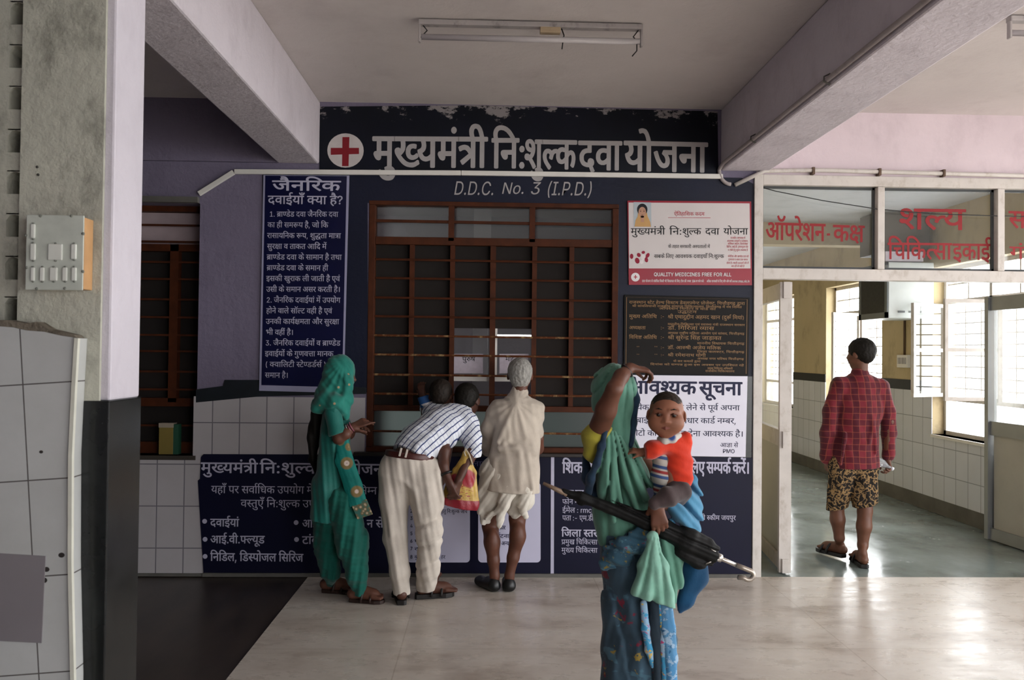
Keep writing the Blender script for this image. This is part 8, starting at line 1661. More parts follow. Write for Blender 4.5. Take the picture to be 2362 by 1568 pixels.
    for px, tx in ((1139, 1108), (1174, 1173)):
        s_ = Field(0.006, 0.02)
        A = P(px, 1350, 0.0)
        A.z = 0.035
        B = P(tx, 1343, 0.0)
        B = Vector((B.x, Y0 + 0.13, 0.032))
        s_.cap(A + Vector((0, -0.01, 0)), B, 0.046, 0.043, flat=((0, 0, 1), 1.25))
        s_.cap(A + Vector((0, -0.012, 0.022)), A + (B - A) * 0.35 + Vector((0, 0, 0.02)), 0.038, 0.034)
        s_.cut((0, 0, 0.002), (0, 0, -1))
        s_.build('shoe', mat('black_rubber', '#121314', 0.4, 0.2, 20), r)
    return r


old_man()


def fl(px, py):
    d = ray(px, py)
    t_ = -CAM_H / d.z
    return Vector((d.x * t_, d.y * t_, 0))


def pmask(t, p, c, r0, r1):
    """soft round patch on a material: 1 inside r0, 0 beyond r1"""
    d = t.n('ShaderNodeVectorMath', _operation='DISTANCE')
    t.l(p, d.inputs[0])
    d.inputs[1].default_value = c
    return t.ramp(t.math('DIVIDE', d.outputs['Value'], max(r1, 1e-6)), [(r0 / r1, (1, 1, 1)), (1.0, (0, 0, 0))])


def stripes(t, p, d, freq, w0, w1):
    """lines across direction d"""
    dp = t.n('ShaderNodeVectorMath', _operation='DOT_PRODUCT')
    t.l(p, dp.inputs[0])
    dp.inputs[1].default_value = d
    fr = t.math('FRACT', t.math('MULTIPLY', dp.outputs['Value'], freq))
    tri = t.math('ABSOLUTE', t.math('SUBTRACT', fr, 0.5))
    return t.ramp(tri, [(w0, (1, 1, 1)), (w1, (0, 0, 0))])


def warped(t, p, scale, amt):
    n = t.n('ShaderNodeTexNoise', Scale=scale, Detail=3)
    t.l(p, n.inputs['Vector'])
    s_ = t.n('ShaderNodeVectorMath', _operation='SCALE')
    t.l(n.outputs['Color'], s_.inputs[0])
    s_.inputs['Scale'].default_value = amt
    a = t.n('ShaderNodeVectorMath', _operation='ADD')
    t.l(p, a.inputs[0])
    t.l(s_.outputs[0], a.inputs[1])
    return a.outputs[0]


def crop_hair(name, c, fwd, h, m, parent, low=-0.16, front=0.26, up=(0, 0, 1), bulk=1.0, vox=0.005):
    """short hair: a cap over the skull, cut at the nape and the brow"""
    r_, d, u = frame(fwd, up)
    c = Vector(c)
    f = Field(vox, 0.015)
    f.ell(c - d * (0.075 * h) + u * (0.155 * h), (0.365 * h * bulk, 0.425 * h * bulk, 0.385 * h * bulk), (r_, d, u))
    f.ell(c - d * (0.20 * h) + u * (0.0 * h), (0.30 * h, 0.27 * h, 0.30 * h), (r_, d, u))
    f.cut(c + u * (low * h), d * 0.55 - u)
    f.cut(c + d * (front * h) + u * (0.12 * h), d - u * 0.55)
    f.disp(lambda X, Y, Z: 0.0020 * np.sin(X * 230 + 3 * np.sin(Z * 90)) * np.sin(Z * 160 + Y * 140))
    return f.build(name, m, parent)


HAIR = chain_hair('black_hair', '#16130f')


# -- woman in green salwar suit, seen from the side ------------------------------
def green_woman():
    Y0 = 5.2
    q = Y0 / FPX
    P = lambda x, y, dy=0.0: at(x, y, Y0 + dy)
    fb, ff = fl(764, 1366), fl(828, 1388)
    r = thing('person', 'person in teal green suit and head veil waiting left of the counter window', 'person', (P(790, 1370).x, Y0, 0))
    sk = skin('skin_green_woman', '#5f3c2f')
    f = Field(0.0045)
    hc = P(786, 866)
    head(f, hc, (1, -0.12, -0.06), 0.215, nose=1.1)
    f.cap(P(778, 890), P(772, 940), 15 * q, 19 * q)
    f.cap(P(770, 960), P(760, 1110), 26 * q, 30 * q, flat=((0, 1, 0), 0.8))
    for dy, ex, wx_, wy in ((-0.16, 781, 811, 985), (0.15, 790, 816, 990)):
        f.limb([(P(770, 955, dy * 0.8), 14 * q), (P(ex, 1011, dy), 12.5 * q), (P(ex + 16, 1001, dy), 11.5 * q), (P(wx_, wy, dy * 0.8), 8 * q)], 0.015)
    hand(f, P(811, 985, -0.128), (1, 0.12, 0.45), (0.2, 0.6, -0.5), 0.165, [0.15, 0.5, 0.7, 0.8], side=-1, wr=0.022)
    hand(f, P(816, 990, 0.12), (0.9, -0.7, 0.3), (0, -0.4, -0.8), 0.16, 0.35, side=1, wr=0.022)
    for fp, px in ((fb, 762), (ff, 826)):
        a = Vector((fp.x - 0.01, fp.y, 0.09))
        f.cap(a + Vector((-0.01, 0, 0.35)), a, 0.045, 0.030)
        foot(f, a, (1, -0.15), 0.205, z0=0.025)
    f.build('body', sk, r)
    h_ = Field(0.007, 0.02)
    h_.limb([(P(752, 905, 0.05), 15 * q), (P(731, 955, 0.05), 14 * q), (P(722, 1010, 0.05), 14 * q), (P(722, 1060, 0.05), 10 * q), (P(728, 1088, 0.05), 4 * q)])
    h_.disp(lambda X, Y, Z: 0.004 * np.sin(X * 120 + Z * 22))
    h_.build('long_hair', HAIR, r)
    # suit
    t = NT('teal_suit', 0.6, spec=0.3)
    p = t.pos('Object')
    t.color(t.ramp(t.noise(p, 5, 4), [(0.3, lin('#0a544c')), (0.7, lin('#0f6a60'))]))
    t.b.inputs['Sheen Weight'].default_value = 0.2
    t.bump(t.noise(t.mapped(p, scale=(1, 1, 0.3)), 45, 4), 0.3, 0.006)
    teal = t.m
    k = Field(0.006, 0.03)
    fy = ((0, 1, 0), 0.68)
    k.limb([(P(772, 958), 27 * q), (P(772, 1020), 31 * q), (P(766, 1060), 30 * q), (P(760, 1120), 37 * q), (P(752, 1205), 35 * q)], flat=fy)
    k.cap(P(770, 945, -0.13), P(770, 945, 0.13), 20 * q, 20 * q)
    k.cap(P(788, 985, -0.05), P(788, 985, 0.05), 22 * q, 22 * q, 0.04)
    k.disp(folds(P(755, 1100), (1, 0.15, 0.05), 75, 0.0035, warp=0.5))
    k.cut(P(752, 1196), (-0.12, 0, -1))
    k.build('kameez', teal, r)
    sl = Field(0.005, 0.02)
    sl.limb([(P(768, 950, -0.135), 19 * q), (P(777, 998, -0.16), 17.5 * q), (P(780, 1012, -0.16), 16.5 * q)])
    sl.cut(P(780, 1000, -0.16), (0.35, 0, -1))
    sl.build('sleeve', teal, r)
    s = Field(0.006, 0.022)
    s.limb([(P(760, 1150), 38 * q), (P(757, 1260, 0.06), 30 * q), (P(766, 1320, 0.05), 20 * q), (Vector((fb.x, fb.y, 0.09)), 14 * q), (Vector((fb.x, fb.y, 0.06)), 13 * q)], flat=((0, 1, 0), 0.9))
    s.limb([(P(790, 1150, -0.05), 38 * q), (P(812, 1250, -0.06), 36 * q), (P(822, 1320, -0.06), 25 * q), (Vector((ff.x, ff.y, 0.10)), 17 * q), (Vector((ff.x + 0.005, ff.y, 0.055)), 16 * q)], flat=((0, 1, 0), 0.9))
    s.limb([(P(752, 1190, 0.0), 24 * q), (P(744, 1275, 0.05), 17 * q), (P(756, 1335, 0.05), 10 * q)])
    s.disp(folds(P(790, 1250), (1, 0.2, -0.18), 70, 0.0055, warp=0.6))
    s.disp(folds(P(820, 1340), (0.2, 0, 1), 95, 0.002, warp=0.9))
    s.cut((0, 0, 0.045), (0, 0, -1))
    s.build('salwar', cloth('salwar_green', '#125a4f', '#0c463d', scale=4), r)
    # veil over head and shoulders
    t = NT('veil_green', 0.75, spec=0.2)
    p = t.pos('Object')
    base = t.ramp(t.noise(t.mapped(p, scale=(1, 1, 0.35)), 22, 4), [(0.3, lin('#1a6a5f')), (0.7, lin('#257f71'))])
    vo = t.n('ShaderNodeTexVoronoi', Scale=17.0)
    t.l(p, vo.inputs['Vector'])
    t.color(t.mix(t.ramp(vo.outputs['Distance'], [(0.10, (1, 1, 1)), (0.16, (0, 0, 0))]), base, lin('#a08a6a')))
    t.b.inputs['Sheen Weight'].default_value = 0.2
    veil = t.m
    v = Field(0.005, 0.035)
    v.ell(P(783, 861), (37 * q, 0.098, 44 * q))
    v.limb([(P(775, 885), 34 * q), (P(764, 915), 34 * q), (P(745, 935), 27 * q)], flat=((0, 1, 0), 0.8))
    v.limb([(P(752, 925, -0.12), 20 * q), (P(733, 940, -0.1), 15 * q)])
    v.limb([(P(775, 930, -0.14), 22 * q), (P(786, 945, -0.13), 12 * q)])
    v.limb([(P(800, 880, -0.075), 14 * q), (P(802, 920, -0.09), 12 * q), (P(798, 962, -0.10), 7 * q)])
    v.ell(P(833, 872), (15 * q, 0.07, 37 * q), k=0.012, op='s')
    v.disp(fan(P(800, 830), 22, 0.0028))
    v.disp(folds(P(770, 900), (0.75, 0, 0.65), 85, 0.0022, warp=0.5))
    v.cut(P(760, 957), (-0.30, 0, -1))
    v.cut(P(818, 870), (1, 0, 0.08))
    v.build('veil', veil, r)
    # hanging embroidered end of the veil
    t = NT('embroidered_green', 0.65, spec=0.25)
    p = t.pos('Object')
    col = t.ramp(t.noise(p, 6, 4), [(0.3, lin('#0d665e')), (0.7, lin('#18847a'))])
    for cx_, cy_ in ((800, 1068), (823, 1133), (821, 1177), (784, 1018), (806, 1030)):
        m_ = P(cx_, cy_, -0.15)
        sc = 1.0 if cy_ in (1068, 1133) else 0.75
        col = t.mix(pmask(t, p, m_, 0.034 * sc, 0.042 * sc), col, lin('#7d6a45'))
        col = t.mix(pmask(t, p, m_, 0.016 * sc, 0.02 * sc), col, lin('#c9b9ae'))
        col = t.mix(pmask(t, p, m_, 0.006 * sc, 0.008 * sc), col, lin('#5a3346'))
    t.color(col)
    t.bump(t.noise(p, 70, 4), 0.3, 0.004)
    d = Field(0.0045, 0.012)
    fy2 = ((0, 1, 0), 2.6)
    d.limb([(P(790, 1012, -0.12), 14 * q), (P(794, 1060, -0.135), 20 * q), (P(815, 1120, -0.14), 20 * q), (P(828, 1172, -0.15), 20 * q)], flat=fy2)
    d.disp(folds(P(800, 1100), (1, 0, 0.35), 120, 0.0022))
    d.cut(P(820, 1165, -0.15), (0.35, 0, -1))
    e_ = d.build('veil_end', t.m, r)
    t = NT('gold_border', 0.6)
    p = t.pos('Object')
    vo = t.n('ShaderNodeTexVoronoi', Scale=42.0)
    t.l(p, vo.inputs['Vector'])
    t.color(t.ramp(vo.outputs['Distance'], [(0.15, lin('#b7a88e')), (0.4, lin('#6b5a3a')), (0.7, lin('#2c6156'))]))
    A, B = P(811, 1166, -0.165), P(845, 1151, -0.165)
    D_ = (P(826, 1198, -0.165) - P(813, 1166, -0.165))
    MB().slab(A + D_, B + D_ * 1.1, B, A, (0, 0.012, 0)).build('border_panel', t.m, r, bevel=0.003)
    for i, (bx, by) in enumerate(((807, 988), (803, 991), (811, 984))):
        b0 = P(bx, by, -0.135)
        n_ = unit((1, 0.1, 0.6))
        a1 = n_.cross(Vector((0, 1, 0))).normalized()
        a2 = n_.cross(a1)
        MB().tube([b0 + a1 * (0.032 * math.cos(2 * PI * j / 16)) + a2 * (0.032 * math.sin(2 * PI * j / 16)) for j in range(16)], 0.004, 6, True).build('bangle', mat(('bangle_pink', 'bangle_white')[i % 2], ('#8a4f5e', '#b7b0aa')[i % 2], 0.3), r, smooth=True)
    br = mat('brown_sandal', '#2c1c17', 0.5, 0.2, 20)
    for fp in (fb, ff):
        sandal('sandal', (fp.x - 0.055, fp.y + 0.01, 0.001), (fp.x + 0.165, fp.y - 0.025, 0.001), 0.09, br, r, th=0.022)
    return r


# -- man in striped shirt bending to the hatch ---------------------------------------
def striped_man():
    Y0 = 5.13
    q = Y0 / FPX
    P = lambda x, y, dy=0.0: at(x, y, Y0 + dy)
    f1, f2 = fl(926, 1388), fl(984, 1378)
    r = thing('person', 'person in blue striped white shirt and cream trousers bending down to the counter', 'person', (P(960, 1385).x, Y0, 0))
    sk = skin('skin_striped_man', '#54352a')
    f = Field(0.005)
    hc = P(1077, 925, 0.36)
    head(f, hc, (0.25, 1, -0.35), 0.23)
    f.cap(P(1072, 938, 0.34), P(1052, 965, 0.26), 19 * q, 24 * q)
    f.limb([(P(1045, 972, 0.24), 36 * q), (P(990, 1005, 0.12), 40 * q), (P(946, 1060, 0.0), 40 * q)])
    f.limb([(P(1083, 978, 0.20), 17 * q), (P(1088, 1045, 0.10), 14 * q), (P(1080, 1060, 0.06), 13 * q), (P(1058, 1108, -0.04), 8.5 * q)])
    f.limb([(P(1020, 985, 0.16), 17 * q), (P(1024, 1040, 0.02), 14 * q), (P(1022, 1075, -0.03), 12 * q), (P(1036, 1112, -0.06), 8.5 * q)])
    hand(f, P(1058, 1108, -0.04), (-0.25, -0.15, -1), (-0.6, 0.6, 0), 0.17, 0.55, side=1, wr=0.024)
    hand(f, P(1036, 1112, -0.06), (0.35, 0, -1), (0.5, 0.6, 0), 0.17, 0.55, side=-1, wr=0.024)
    f.limb([(P(918, 1090), 28 * q), (P(912, 1230), 20 * q), (Vector((f1.x, f1.y, 0.10)), 11 * q)])
    f.limb([(P(972, 1090), 28 * q), (P(990, 1230), 20 * q), (Vector((f2.x, f2.y, 0.10)), 11 * q)])
    foot(f, Vector((f1.x, f1.y, 0.08)), (-0.12, 1), 0.24, z0=0.03)
    foot(f, Vector((f2.x, f2.y, 0.08)), (1, 0.25), 0.24, z0=0.03)
    f.build('body', sk, r)
    crop_hair('hair', hc, (0.25, 1, -0.35), 0.23, HAIR, r, low=-0.22)
    # shirt
    ax_ = unit(P(1050, 965, 0.26) - P(946, 1052, 0.0))
    cr = unit(ax_.cross(Vector((0.25, 1, -0.1))))
    t = NT('striped_shirt', 0.75, spec=0.2)
    p = warped(t, t.pos('Object'), 9, 0.018)
    base = lin('#e2e6ee')
    c1 = t.mix(stripes(t, p, cr, 31.0, 0.07, 0.13), base, lin('#33406e'))
    c1 = t.mix(t.mix(1.0, stripes(t, p, ax_, 34.0, 0.05, 0.10), (0.35, 0.35, 0.35), 'MULTIPLY'), c1, lin('#56608c'))
    t.color(c1)
    t.bump(t.noise(t.pos('Object'), 40, 4), 0.3, 0.006)
    s = Field(0.0055, 0.035)
    s.limb([(P(944, 1058, -0.01), 50 * q), (P(968, 1022, 0.05), 51 * q), (P(1010, 992, 0.15), 53 * q), (P(1046, 972, 0.24), 46 * q)], flat=(unit((-0.35, -0.6, 0.7)), 1.15))
    s.cap(P(1004, 955, 0.30), P(1078, 978, 0.20), 24 * q, 25 * q, 0.05)
    s.cap(P(1062, 955, 0.29), P(1070, 945, 0.32), 24 * q, 20 * q, 0.03)
    s.limb([(P(1080, 978, 0.20), 26 * q), (P(1090, 1015, 0.14), 21 * q), (P(1091, 1050, 0.10), 19 * q)], 0.03)
    s.limb([(P(1004, 955, 0.30), 24 * q), (P(985, 940, 0.42), 19 * q)], 0.03)
    s.cap(P(960, 1030, -0.10), P(1010, 985, 0.0), 7 * q, 6 * q, 0.03)
    s.cap(P(985, 1048, -0.08), P(1045, 1005, 0.08), 6 * q, 5 * q, 0.03)
    s.disp(folds(P(960, 1035), ax_, 75, 0.0028, warp=1.2))
    s.disp(folds(P(960, 1035), cr, 45, 0.003, warp=0.8))
    s.cut(P(946, 1052, -0.02), -ax_ + Vector((0, 0, -0.35)))
    s.cut(P(1091, 1054, 0.10), (0.05, 0, -1))
    s.build('shirt', t.m, r)
    # trousers and belt
    tr = Field(0.006, 0.03)
    tr.cap(P(925, 1082, 0.0), P(968, 1092, 0.0), 48 * q, 49 * q)
    tr.cap(P(940, 1058, 0.0), P(952, 1062, 0.0), 48 * q, 49 * q)
    tr.limb([(P(916, 1095, -0.01), 44 * q), (P(909, 1150, 0.0), 35 * q), (P(911, 1240, 0.0), 26.5 * q), (P(921, 1320, 0.0), 22 * q), (Vector((f1.x, f1.y, 0.06)), 21 * q)])
    tr.limb([(P(976, 1098, -0.01), 45 * q), (P(984, 1150, -0.02), 37 * q), (P(991, 1235, -0.03), 29 * q), (P(986, 1310, 0.0), 25 * q), (Vector((f2.x, f2.y, 0.065)), 23.5 * q)])
    for a, b_ in (((990, 1120, -0.10), (1010, 1230, -0.09)), ((960, 1130, -0.11), (985, 1240, -0.10)), ((935, 1110, -0.12), (950, 1125, -0.11)), ((1004, 1090, -0.09), (1018, 1150, -0.06)), ((895, 1100, -0.10), (905, 1230, -0.08))):
        tr.cap(P(*a), P(*b_), 5 * q, 3 * q, 0.03)
    rx_ = P(955, 1200).x
    wr_ = folds(P(985, 1250), (-0.5, 0, 1), 40, 0.0048, warp=1.2, sharp=2)
    tr.disp(lambda X, Y, Z: wr_(X, Y, Z) * np.clip((X - rx_) * 40, 0, 1) * np.clip((0.75 - Z) * 6, 0.1, 1))
    tr.disp(folds(P(915, 1250), (1, 0, 0.12), 70, 0.0035, warp=0.5))
    tr.cut(P(946, 1047, 0), ax_ * 0.35 + Vector((-0.1, -0.12, 1)))
    tr.cut((0, 0, 0.05), (0, 0, -1))
    tr.build('trousers', cloth('cream_trousers', '#cfc6bb', '#b9b0a5', scale=4), r)
    bt = Field(0.005, 0.01)
    bt.cap(P(939, 1051, 0.0), P(951, 1056, 0.0), 50.5 * q, 51.5 * q)
    bn_ = ax_ * 0.35 + Vector((-0.1, -0.12, 1))
    bt.cut(P(946, 1042, 0), bn_)
    bt.cut(P(946, 1056, 0), -bn_)
    bt.build('belt', mat('brown_leather', '#4a211c', 0.4, 0.2, 20), r)
    for px, py in ((924, 1042), (938, 1045)):
        MB().bar(P(px + 2, py - 9, -0.146), P(px - 3, py + 10, -0.146), 0.013, 0.008, up=(0, 1, 0)).build('belt_loop', cloth('cream_trousers', '#b3aaa0'), r, bevel=0.002)
    b0 = P(1030, 1092, -0.045)
    n_ = unit(P(1036, 1112, -0.06) - P(1022, 1075, -0.03))
    a1 = n_.cross(Vector((0, 1, 0))).normalized()
    a2 = n_.cross(a1)
    MB().tube([b0 + a1 * (0.033 * math.cos(2 * PI * j / 16)) + a2 * (0.033 * math.sin(2 * PI * j / 16)) for j in range(16)], 0.008, 6, True).build('wristwatch', mat('black_strap', '#141414', 0.4), r, smooth=True)
    bk = mat('black_sandal', '#191615', 0.5, 0.2, 25)
    sandal('sandal', (f1.x + 0.01, f1.y - 0.07, 0.001), (f1.x - 0.03, f1.y + 0.18, 0.001), 0.095, bk, r, th=0.03)
    sandal('sandal', (f2.x - 0.07, f2.y - 0.02, 0.001), (f2.x + 0.175, f2.y + 0.045, 0.001), 0.10, bk, r, th=0.03)
    # plastic carrier bag held in both hands
    t = NT('printed_plastic', 0.35, spec=0.5)
    p = t.pos('Object')
    col = t.ramp(t.noise(p, 12, 4), [(0.3, lin('#a8863a')), (0.7, lin('#c9a64e'))])
    col = t.mix(pmask(t, p, P(1046, 1108, -0.05), 0.055, 0.065), col, lin('#8f2230'))
    col = t.mix(pmask(t, p, P(1084, 1103, -0.03), 0.055, 0.065), col, lin('#9c1f2d'))
    col = t.mix(pmask(t, p, P(1022, 1134, -0.05), 0.04, 0.05), col, lin('#3a2018'))
    vz = t.n('ShaderNodeVectorMath', _operation='DOT_PRODUCT')
    t.l(p, vz.inputs[0])
    nrm = Vector((0.12, 0, 1)).normalized()
    vz.inputs[1].default_value = nrm
    zc_ = P(1060, 1152, -0.05).dot(nrm)
    col = t.mix(t.ramp(t.math('MULTIPLY', t.math('SUBTRACT', zc_, vz.outputs['Value']), 100.0), [(0.45, (0, 0, 0)), (0.55, (1, 1, 1))]), col, lin('#8d1d2c'))
    col = t.mix(t.mix(1.0, t.ramp(t.noise(t.mapped(p, scale=(1, 1, 3)), 42, 2), [(0.56, (0, 0, 0)), (0.6, (1, 1, 1))]), pmask(t, p, P(1072, 1136, -0.05), 0.05, 0.075), 'MULTIPLY'), col, lin('#9a3a2c'))
    t.color(col)
    t.bump(t.noise(p, 18, 6, 0.7), 0.5, 0.012)
    bg = thing('carrier_bag', 'yellow and red plastic carrier bag held by the bending person in striped shirt', 'bag', P(1062, 1180, 0.02))
    b = Field(0.005, 0.02)
    fy = ((0, 1, 0), 1.7)
    b.limb([(P(1074, 1046, 0.04), 6 * q), (P(1068, 1085, 0.03), 21 * q), (P(1061, 1125, 0.02), 34 * q), (P(1062, 1158, 0.02), 37 * q)], flat=fy)
    b.cap(P(1038, 1150, 0.02), P(1086, 1164, 0.02), 18 * q, 18 * q, flat=fy)
    b.limb([(P(1080, 1055, 0.03), 5 * q), (P(1093, 1090, 0.03), 7 * q), (P(1097, 1160, 0.02), 7 * q)], flat=fy)
    b.disp(folds(P(1060, 1120), (1, 0, 0.2), 60, 0.004, warp=0.9))
    b.cut(P(1060, 1170, 0.02), (-0.2, 0, -1))
    b.build('sack', t.m, bg)
    wm = mat('bag_handle', '#b7aa92', 0.4, 0.1, 20)
    MB().tube([P(1074, 1052, 0.0), P(1071, 1044, 0.0), P(1073, 1034, 0.01), P(1082, 1048, 0.02), P(1090, 1072, 0.01)], 0.006, 6).build('handle', wm, bg, smooth=True)
    # second person squeezed in between, only crown and raised hand show
    r2 = thing('person', 'person mostly hidden behind the striped shirt, dark hair and raised hand with blue cuff', 'person', (P(1000, 1350).x, Y0 + 0.33, 0))
    g = Field(0.0055)
    hc2 = P(1017, 913, 0.36)
    head(g, hc2, (0.1, 1, -0.2), 0.215)
    g.cap(P(1018, 930, 0.37), P(1016, 975, 0.40), 17 * q, 22 * q)
    g.cap(P(1014, 985, 0.40), P(998, 1100, 0.40), 38 * q, 34 * q, flat=((0, 1, 0), 1.5))
    g.limb([(P(1000, 975, 0.34), 15 * q), (P(985, 955, 0.36), 13 * q), (P(979, 925, 0.38), 10 * q), (P(975, 912, 0.40), 8 * q)])
    hand(g, P(975, 912, 0.40), (-0.2, 0.35, 1), (0.3, 1, 0), 0.14, 0.5, side=1, wr=0.02)
    for dx in (-9, 12):
        g.limb([(P(988 + dx, 1100, 0.40), 18 * q), (P(986 + dx, 1220, 0.40), 14 * q), (Vector((P(986 + dx, 1350, 0.3).x, Y0 + 0.40, 0.06)), 10 * q)])
        foot(g, Vector((P(986 + dx, 1350, 0.3).x, Y0 + 0.40, 0.07)), (0, 1), 0.2, z0=0.022)
    g.build('body', sk, r2)
    crop_hair('hair', hc2, (0.1, 1, -0.2), 0.215, chain_hair('dark_brown_hair', '#241d18'), r2, low=-0.25)
    c_ = Field(0.0045, 0.008)
    c_.cap(P(985, 938, 0.375), P(977, 918, 0.385), 15 * q, 14.5 * q)
    c_.cut(P(977, 913, 0.385), (-0.3, 0, 1))
    c_.build('cuff', mat('blue_cuff', '#1f4d84', 0.7, 0.1, 20), r2)
    c_ = Field(0.0045, 0.008)
    c_.cap(P(986, 934, 0.374), P(983, 929, 0.376), 15.6 * q, 15.4 * q)
    c_.cut(P(984, 928, 0.38), (-0.3, 0, 1))
    c_.cut(P(987, 936, 0.38), (0.3, 0, -1))
    c_.build('cuff_stripe', INK_WHITE, r2)
    tt = Field(0.006, 0.03)
    tt.cap(P(1014, 985, 0.40), P(1000, 1080, 0.40), 42 * q, 38 * q, flat=((0, 1, 0), 1.6))
    tt.build('shirt', cloth('brown_shirt', '#4a3229'), r2)


# -- man in red plaid shirt walking away down the passage ---------------------------
def plaid_man():
    Y0 = 6.15
    q = Y0 / FPX
    P = lambda x, y, dy=0.0: at(x, y, Y0 + dy)
    f1, f2 = fl(1932, 1287), fl(1989, 1306)
    r = thing('person', 'person in red plaid shirt and patterned shorts walking away through the passage door', 'person', (P(1965, 1300).x, Y0, 0))
    sk = skin('skin_plaid_man', '#64402f')
    f = Field(0.0055)
    hc = P(1984, 818)
    fw = (-0.62, 0.78, -0.02)
    head(f, hc, fw, 0.235)
    f.cap(P(1986, 835), P(1983, 870), 16 * q, 19 * q)
    f.cap(P(1982, 890), P(1972, 1060), 32 * q, 34 * q, flat=((0, 1, 0), 1.4))
    f.limb([(P(1930, 888), 15 * q), (P(1914, 965), 12 * q), (P(1907, 1062, 0.05), 8 * q)])
    f.limb([(P(2036, 892), 15 * q), (P(2050, 970), 12 * q), (P(2047, 1060, 0.0), 8 * q)])
    hand(f, P(1907, 1058, 0.05), (0.15, 0.15, -1), (1, 0.3, 0.1), 0.16, 0.45, side=-1, wr=0.022)
    hand(f, P(2047, 1058, 0.0), (0.03, -0.25, -1), (-1, -0.2, 0.1), 0.165, [0.75, 0.8, 0.85, 0.9], side=1, wr=0.024)
    f.limb([(P(1938, 1090, 0.02), 24 * q), (P(1930, 1165, 0.08), 16 * q), (P(1932, 1198, 0.07), 16.5 * q), (P(1936, 1240, 0.08), 11 * q), (Vector((f1.x + 0.015, f1.y, 0.11)), 9 * q)])
    f.limb([(P(1994, 1090, 0.0), 24 * q), (P(1995, 1178, -0.03), 16 * q), (P(1993, 1214, -0.05), 16.5 * q), (P(1990, 1258, -0.05), 11 * q), (Vector((f2.x, f2.y, 0.11)), 9 * q)])
    foot(f, Vector((f1.x + 0.015, f1.y, 0.10)), (-0.45, 0.9), 0.24, z0=0.045)
    foot(f, Vector((f2.x, f2.y, 0.085)), (0.12, 1), 0.24, z0=0.03)
    f.build('body', sk, r)
    crop_hair('hair', hc, fw, 0.235, HAIR, r, low=-0.20, bulk=1.07)
    t = NT('red_plaid', 0.8, spec=0.2)
    p = warped(t, t.pos('Object'), 8, 0.012)
    base = t.mix(stripes(t, p, (1, 0.25, 0), 10.5, 0.22, 0.27), lin('#6e1f2a'), lin('#4a1420'))
    base = t.mix(t.mix(1.0, stripes(t, p, (0, 0, 1), 10.5, 0.22, 0.27), (0.75,) * 3, 'MULTIPLY'), base, lin('#4a1420'))
    for d_, o in (((1, 0.25, 0), 0), ((0, 0, 1), 0)):
        base = t.mix(t.mix(1.0, stripes(t, p, d_, 21.0, 0.04, 0.09), (0.3,) * 3, 'MULTIPLY'), base, lin('#a3573f'))
    t.color(base)
    t.b.inputs['Sheen Weight'].default_value = 0.15
    t.bump(t.noise(t.pos('Object'), 38, 4), 0.3, 0.006)
    s = Field(0.006, 0.035)
    fy = ((0, 1, 0), 1.55)
    s.limb([(P(1971, 1088), 58 * q), (P(1974, 1010), 50 * q), (P(1980, 940), 53 * q), (P(1982, 905), 48 * q)], flat=fy)
    s.cap(P(1936, 888), P(2030, 891), 18 * q, 18 * q, 0.045)
    s.cap(P(1984, 874), P(1984, 862), 27 * q, 20 * q, 0.02)
    s.limb([(P(1934, 890), 19 * q), (P(1916, 950), 17 * q), (P(1909, 1000, 0.0), 16.5 * q), (P(1907, 1050, 0.04), 14 * q), (P(1907, 1058, 0.05), 13 * q)], 0.022)
    s.limb([(P(2032, 892), 19 * q), (P(2047, 950), 17 * q), (P(2051, 1000, 0.02), 16 * q), (P(2049, 1045, 0.01), 13.5 * q), (P(2048, 1052, 0.0), 13 * q)], 0.022)
    for a, b_ in (((2012, 960, -0.10), (2020, 1045, -0.10)), ((2010, 990, -0.10), (2004, 1020, -0.11)), ((1950, 1000, -0.11), (1940, 1070, -0.11))):
        s.cap(P(*a), P(*b_), 4 * q, 4 * q, 0.03)
    s.disp(folds(P(1975, 1000), (1, 0.1, 0.25), 48, 0.003, warp=0.9))
    s.cut(P(1971, 1078), (0.02, 0, -1))
    s.build('shirt', t.m, r)
    t = NT('camouflage_shorts', 0.85, spec=0.15)
    p = t.pos('Object')
    n = t.noise(warped(t, p, 20, 0.05), 26, 2.5, 0.5)
    t.color(t.ramp(n, [(0.40, lin('#211d1a')), (0.46, lin('#2a2420')), (0.485, lin('#8a6f4c')), (0.54, lin('#8a6f4c')), (0.57, lin('#2b2621')), (0.66, lin('#1d1a18'))]))
    h_ = Field(0.006, 0.02)
    h_.cap(P(1948, 1072), P(1990, 1074), 36 * q, 36 * q, flat=fy)
    h_.limb([(P(1942, 1085), 31 * q), (P(1931, 1175, 0.06), 24 * q)], flat=((0, 1, 0), 1.2))
    h_.limb([(P(1993, 1085), 32 * q), (P(1996, 1190, -0.03), 27 * q)], flat=((0, 1, 0), 1.2))
    h_.disp(folds(P(1965, 1120), (1, 0, 0.2), 70, 0.003, warp=0.7))
    h_.cut(P(1965, 1170), (0.22, 0, -1))
    h_.build('shorts', t.m, r)
    bk = mat('black_sandal', '#191615', 0.5, 0.2, 25)
    for fp, d_, z in ((f1, (-0.45, 0.9), 0.015), (f2, (0.12, 1), 0.0)):
        d_ = Vector((d_[0], d_[1], 0)).normalized()
        a = Vector((fp.x, fp.y, 0.001 + z)) - d_ * 0.06
        sandal('flip_flop', a, a + d_ * 0.265, 0.095, bk, r, th=0.028)
    # water bottle in his right hand
    t = NT('clear_plastic', 0.08)
    t.b.inputs['Transmission Weight'].default_value = 0.75
    t.b.inputs['IOR'].default_value = 1.2
    t.color(lin('#e6ebef'))
    c0 = P(2043, 1073, -0.03)
    ax2 = unit((-1, 0.25, 0.55))
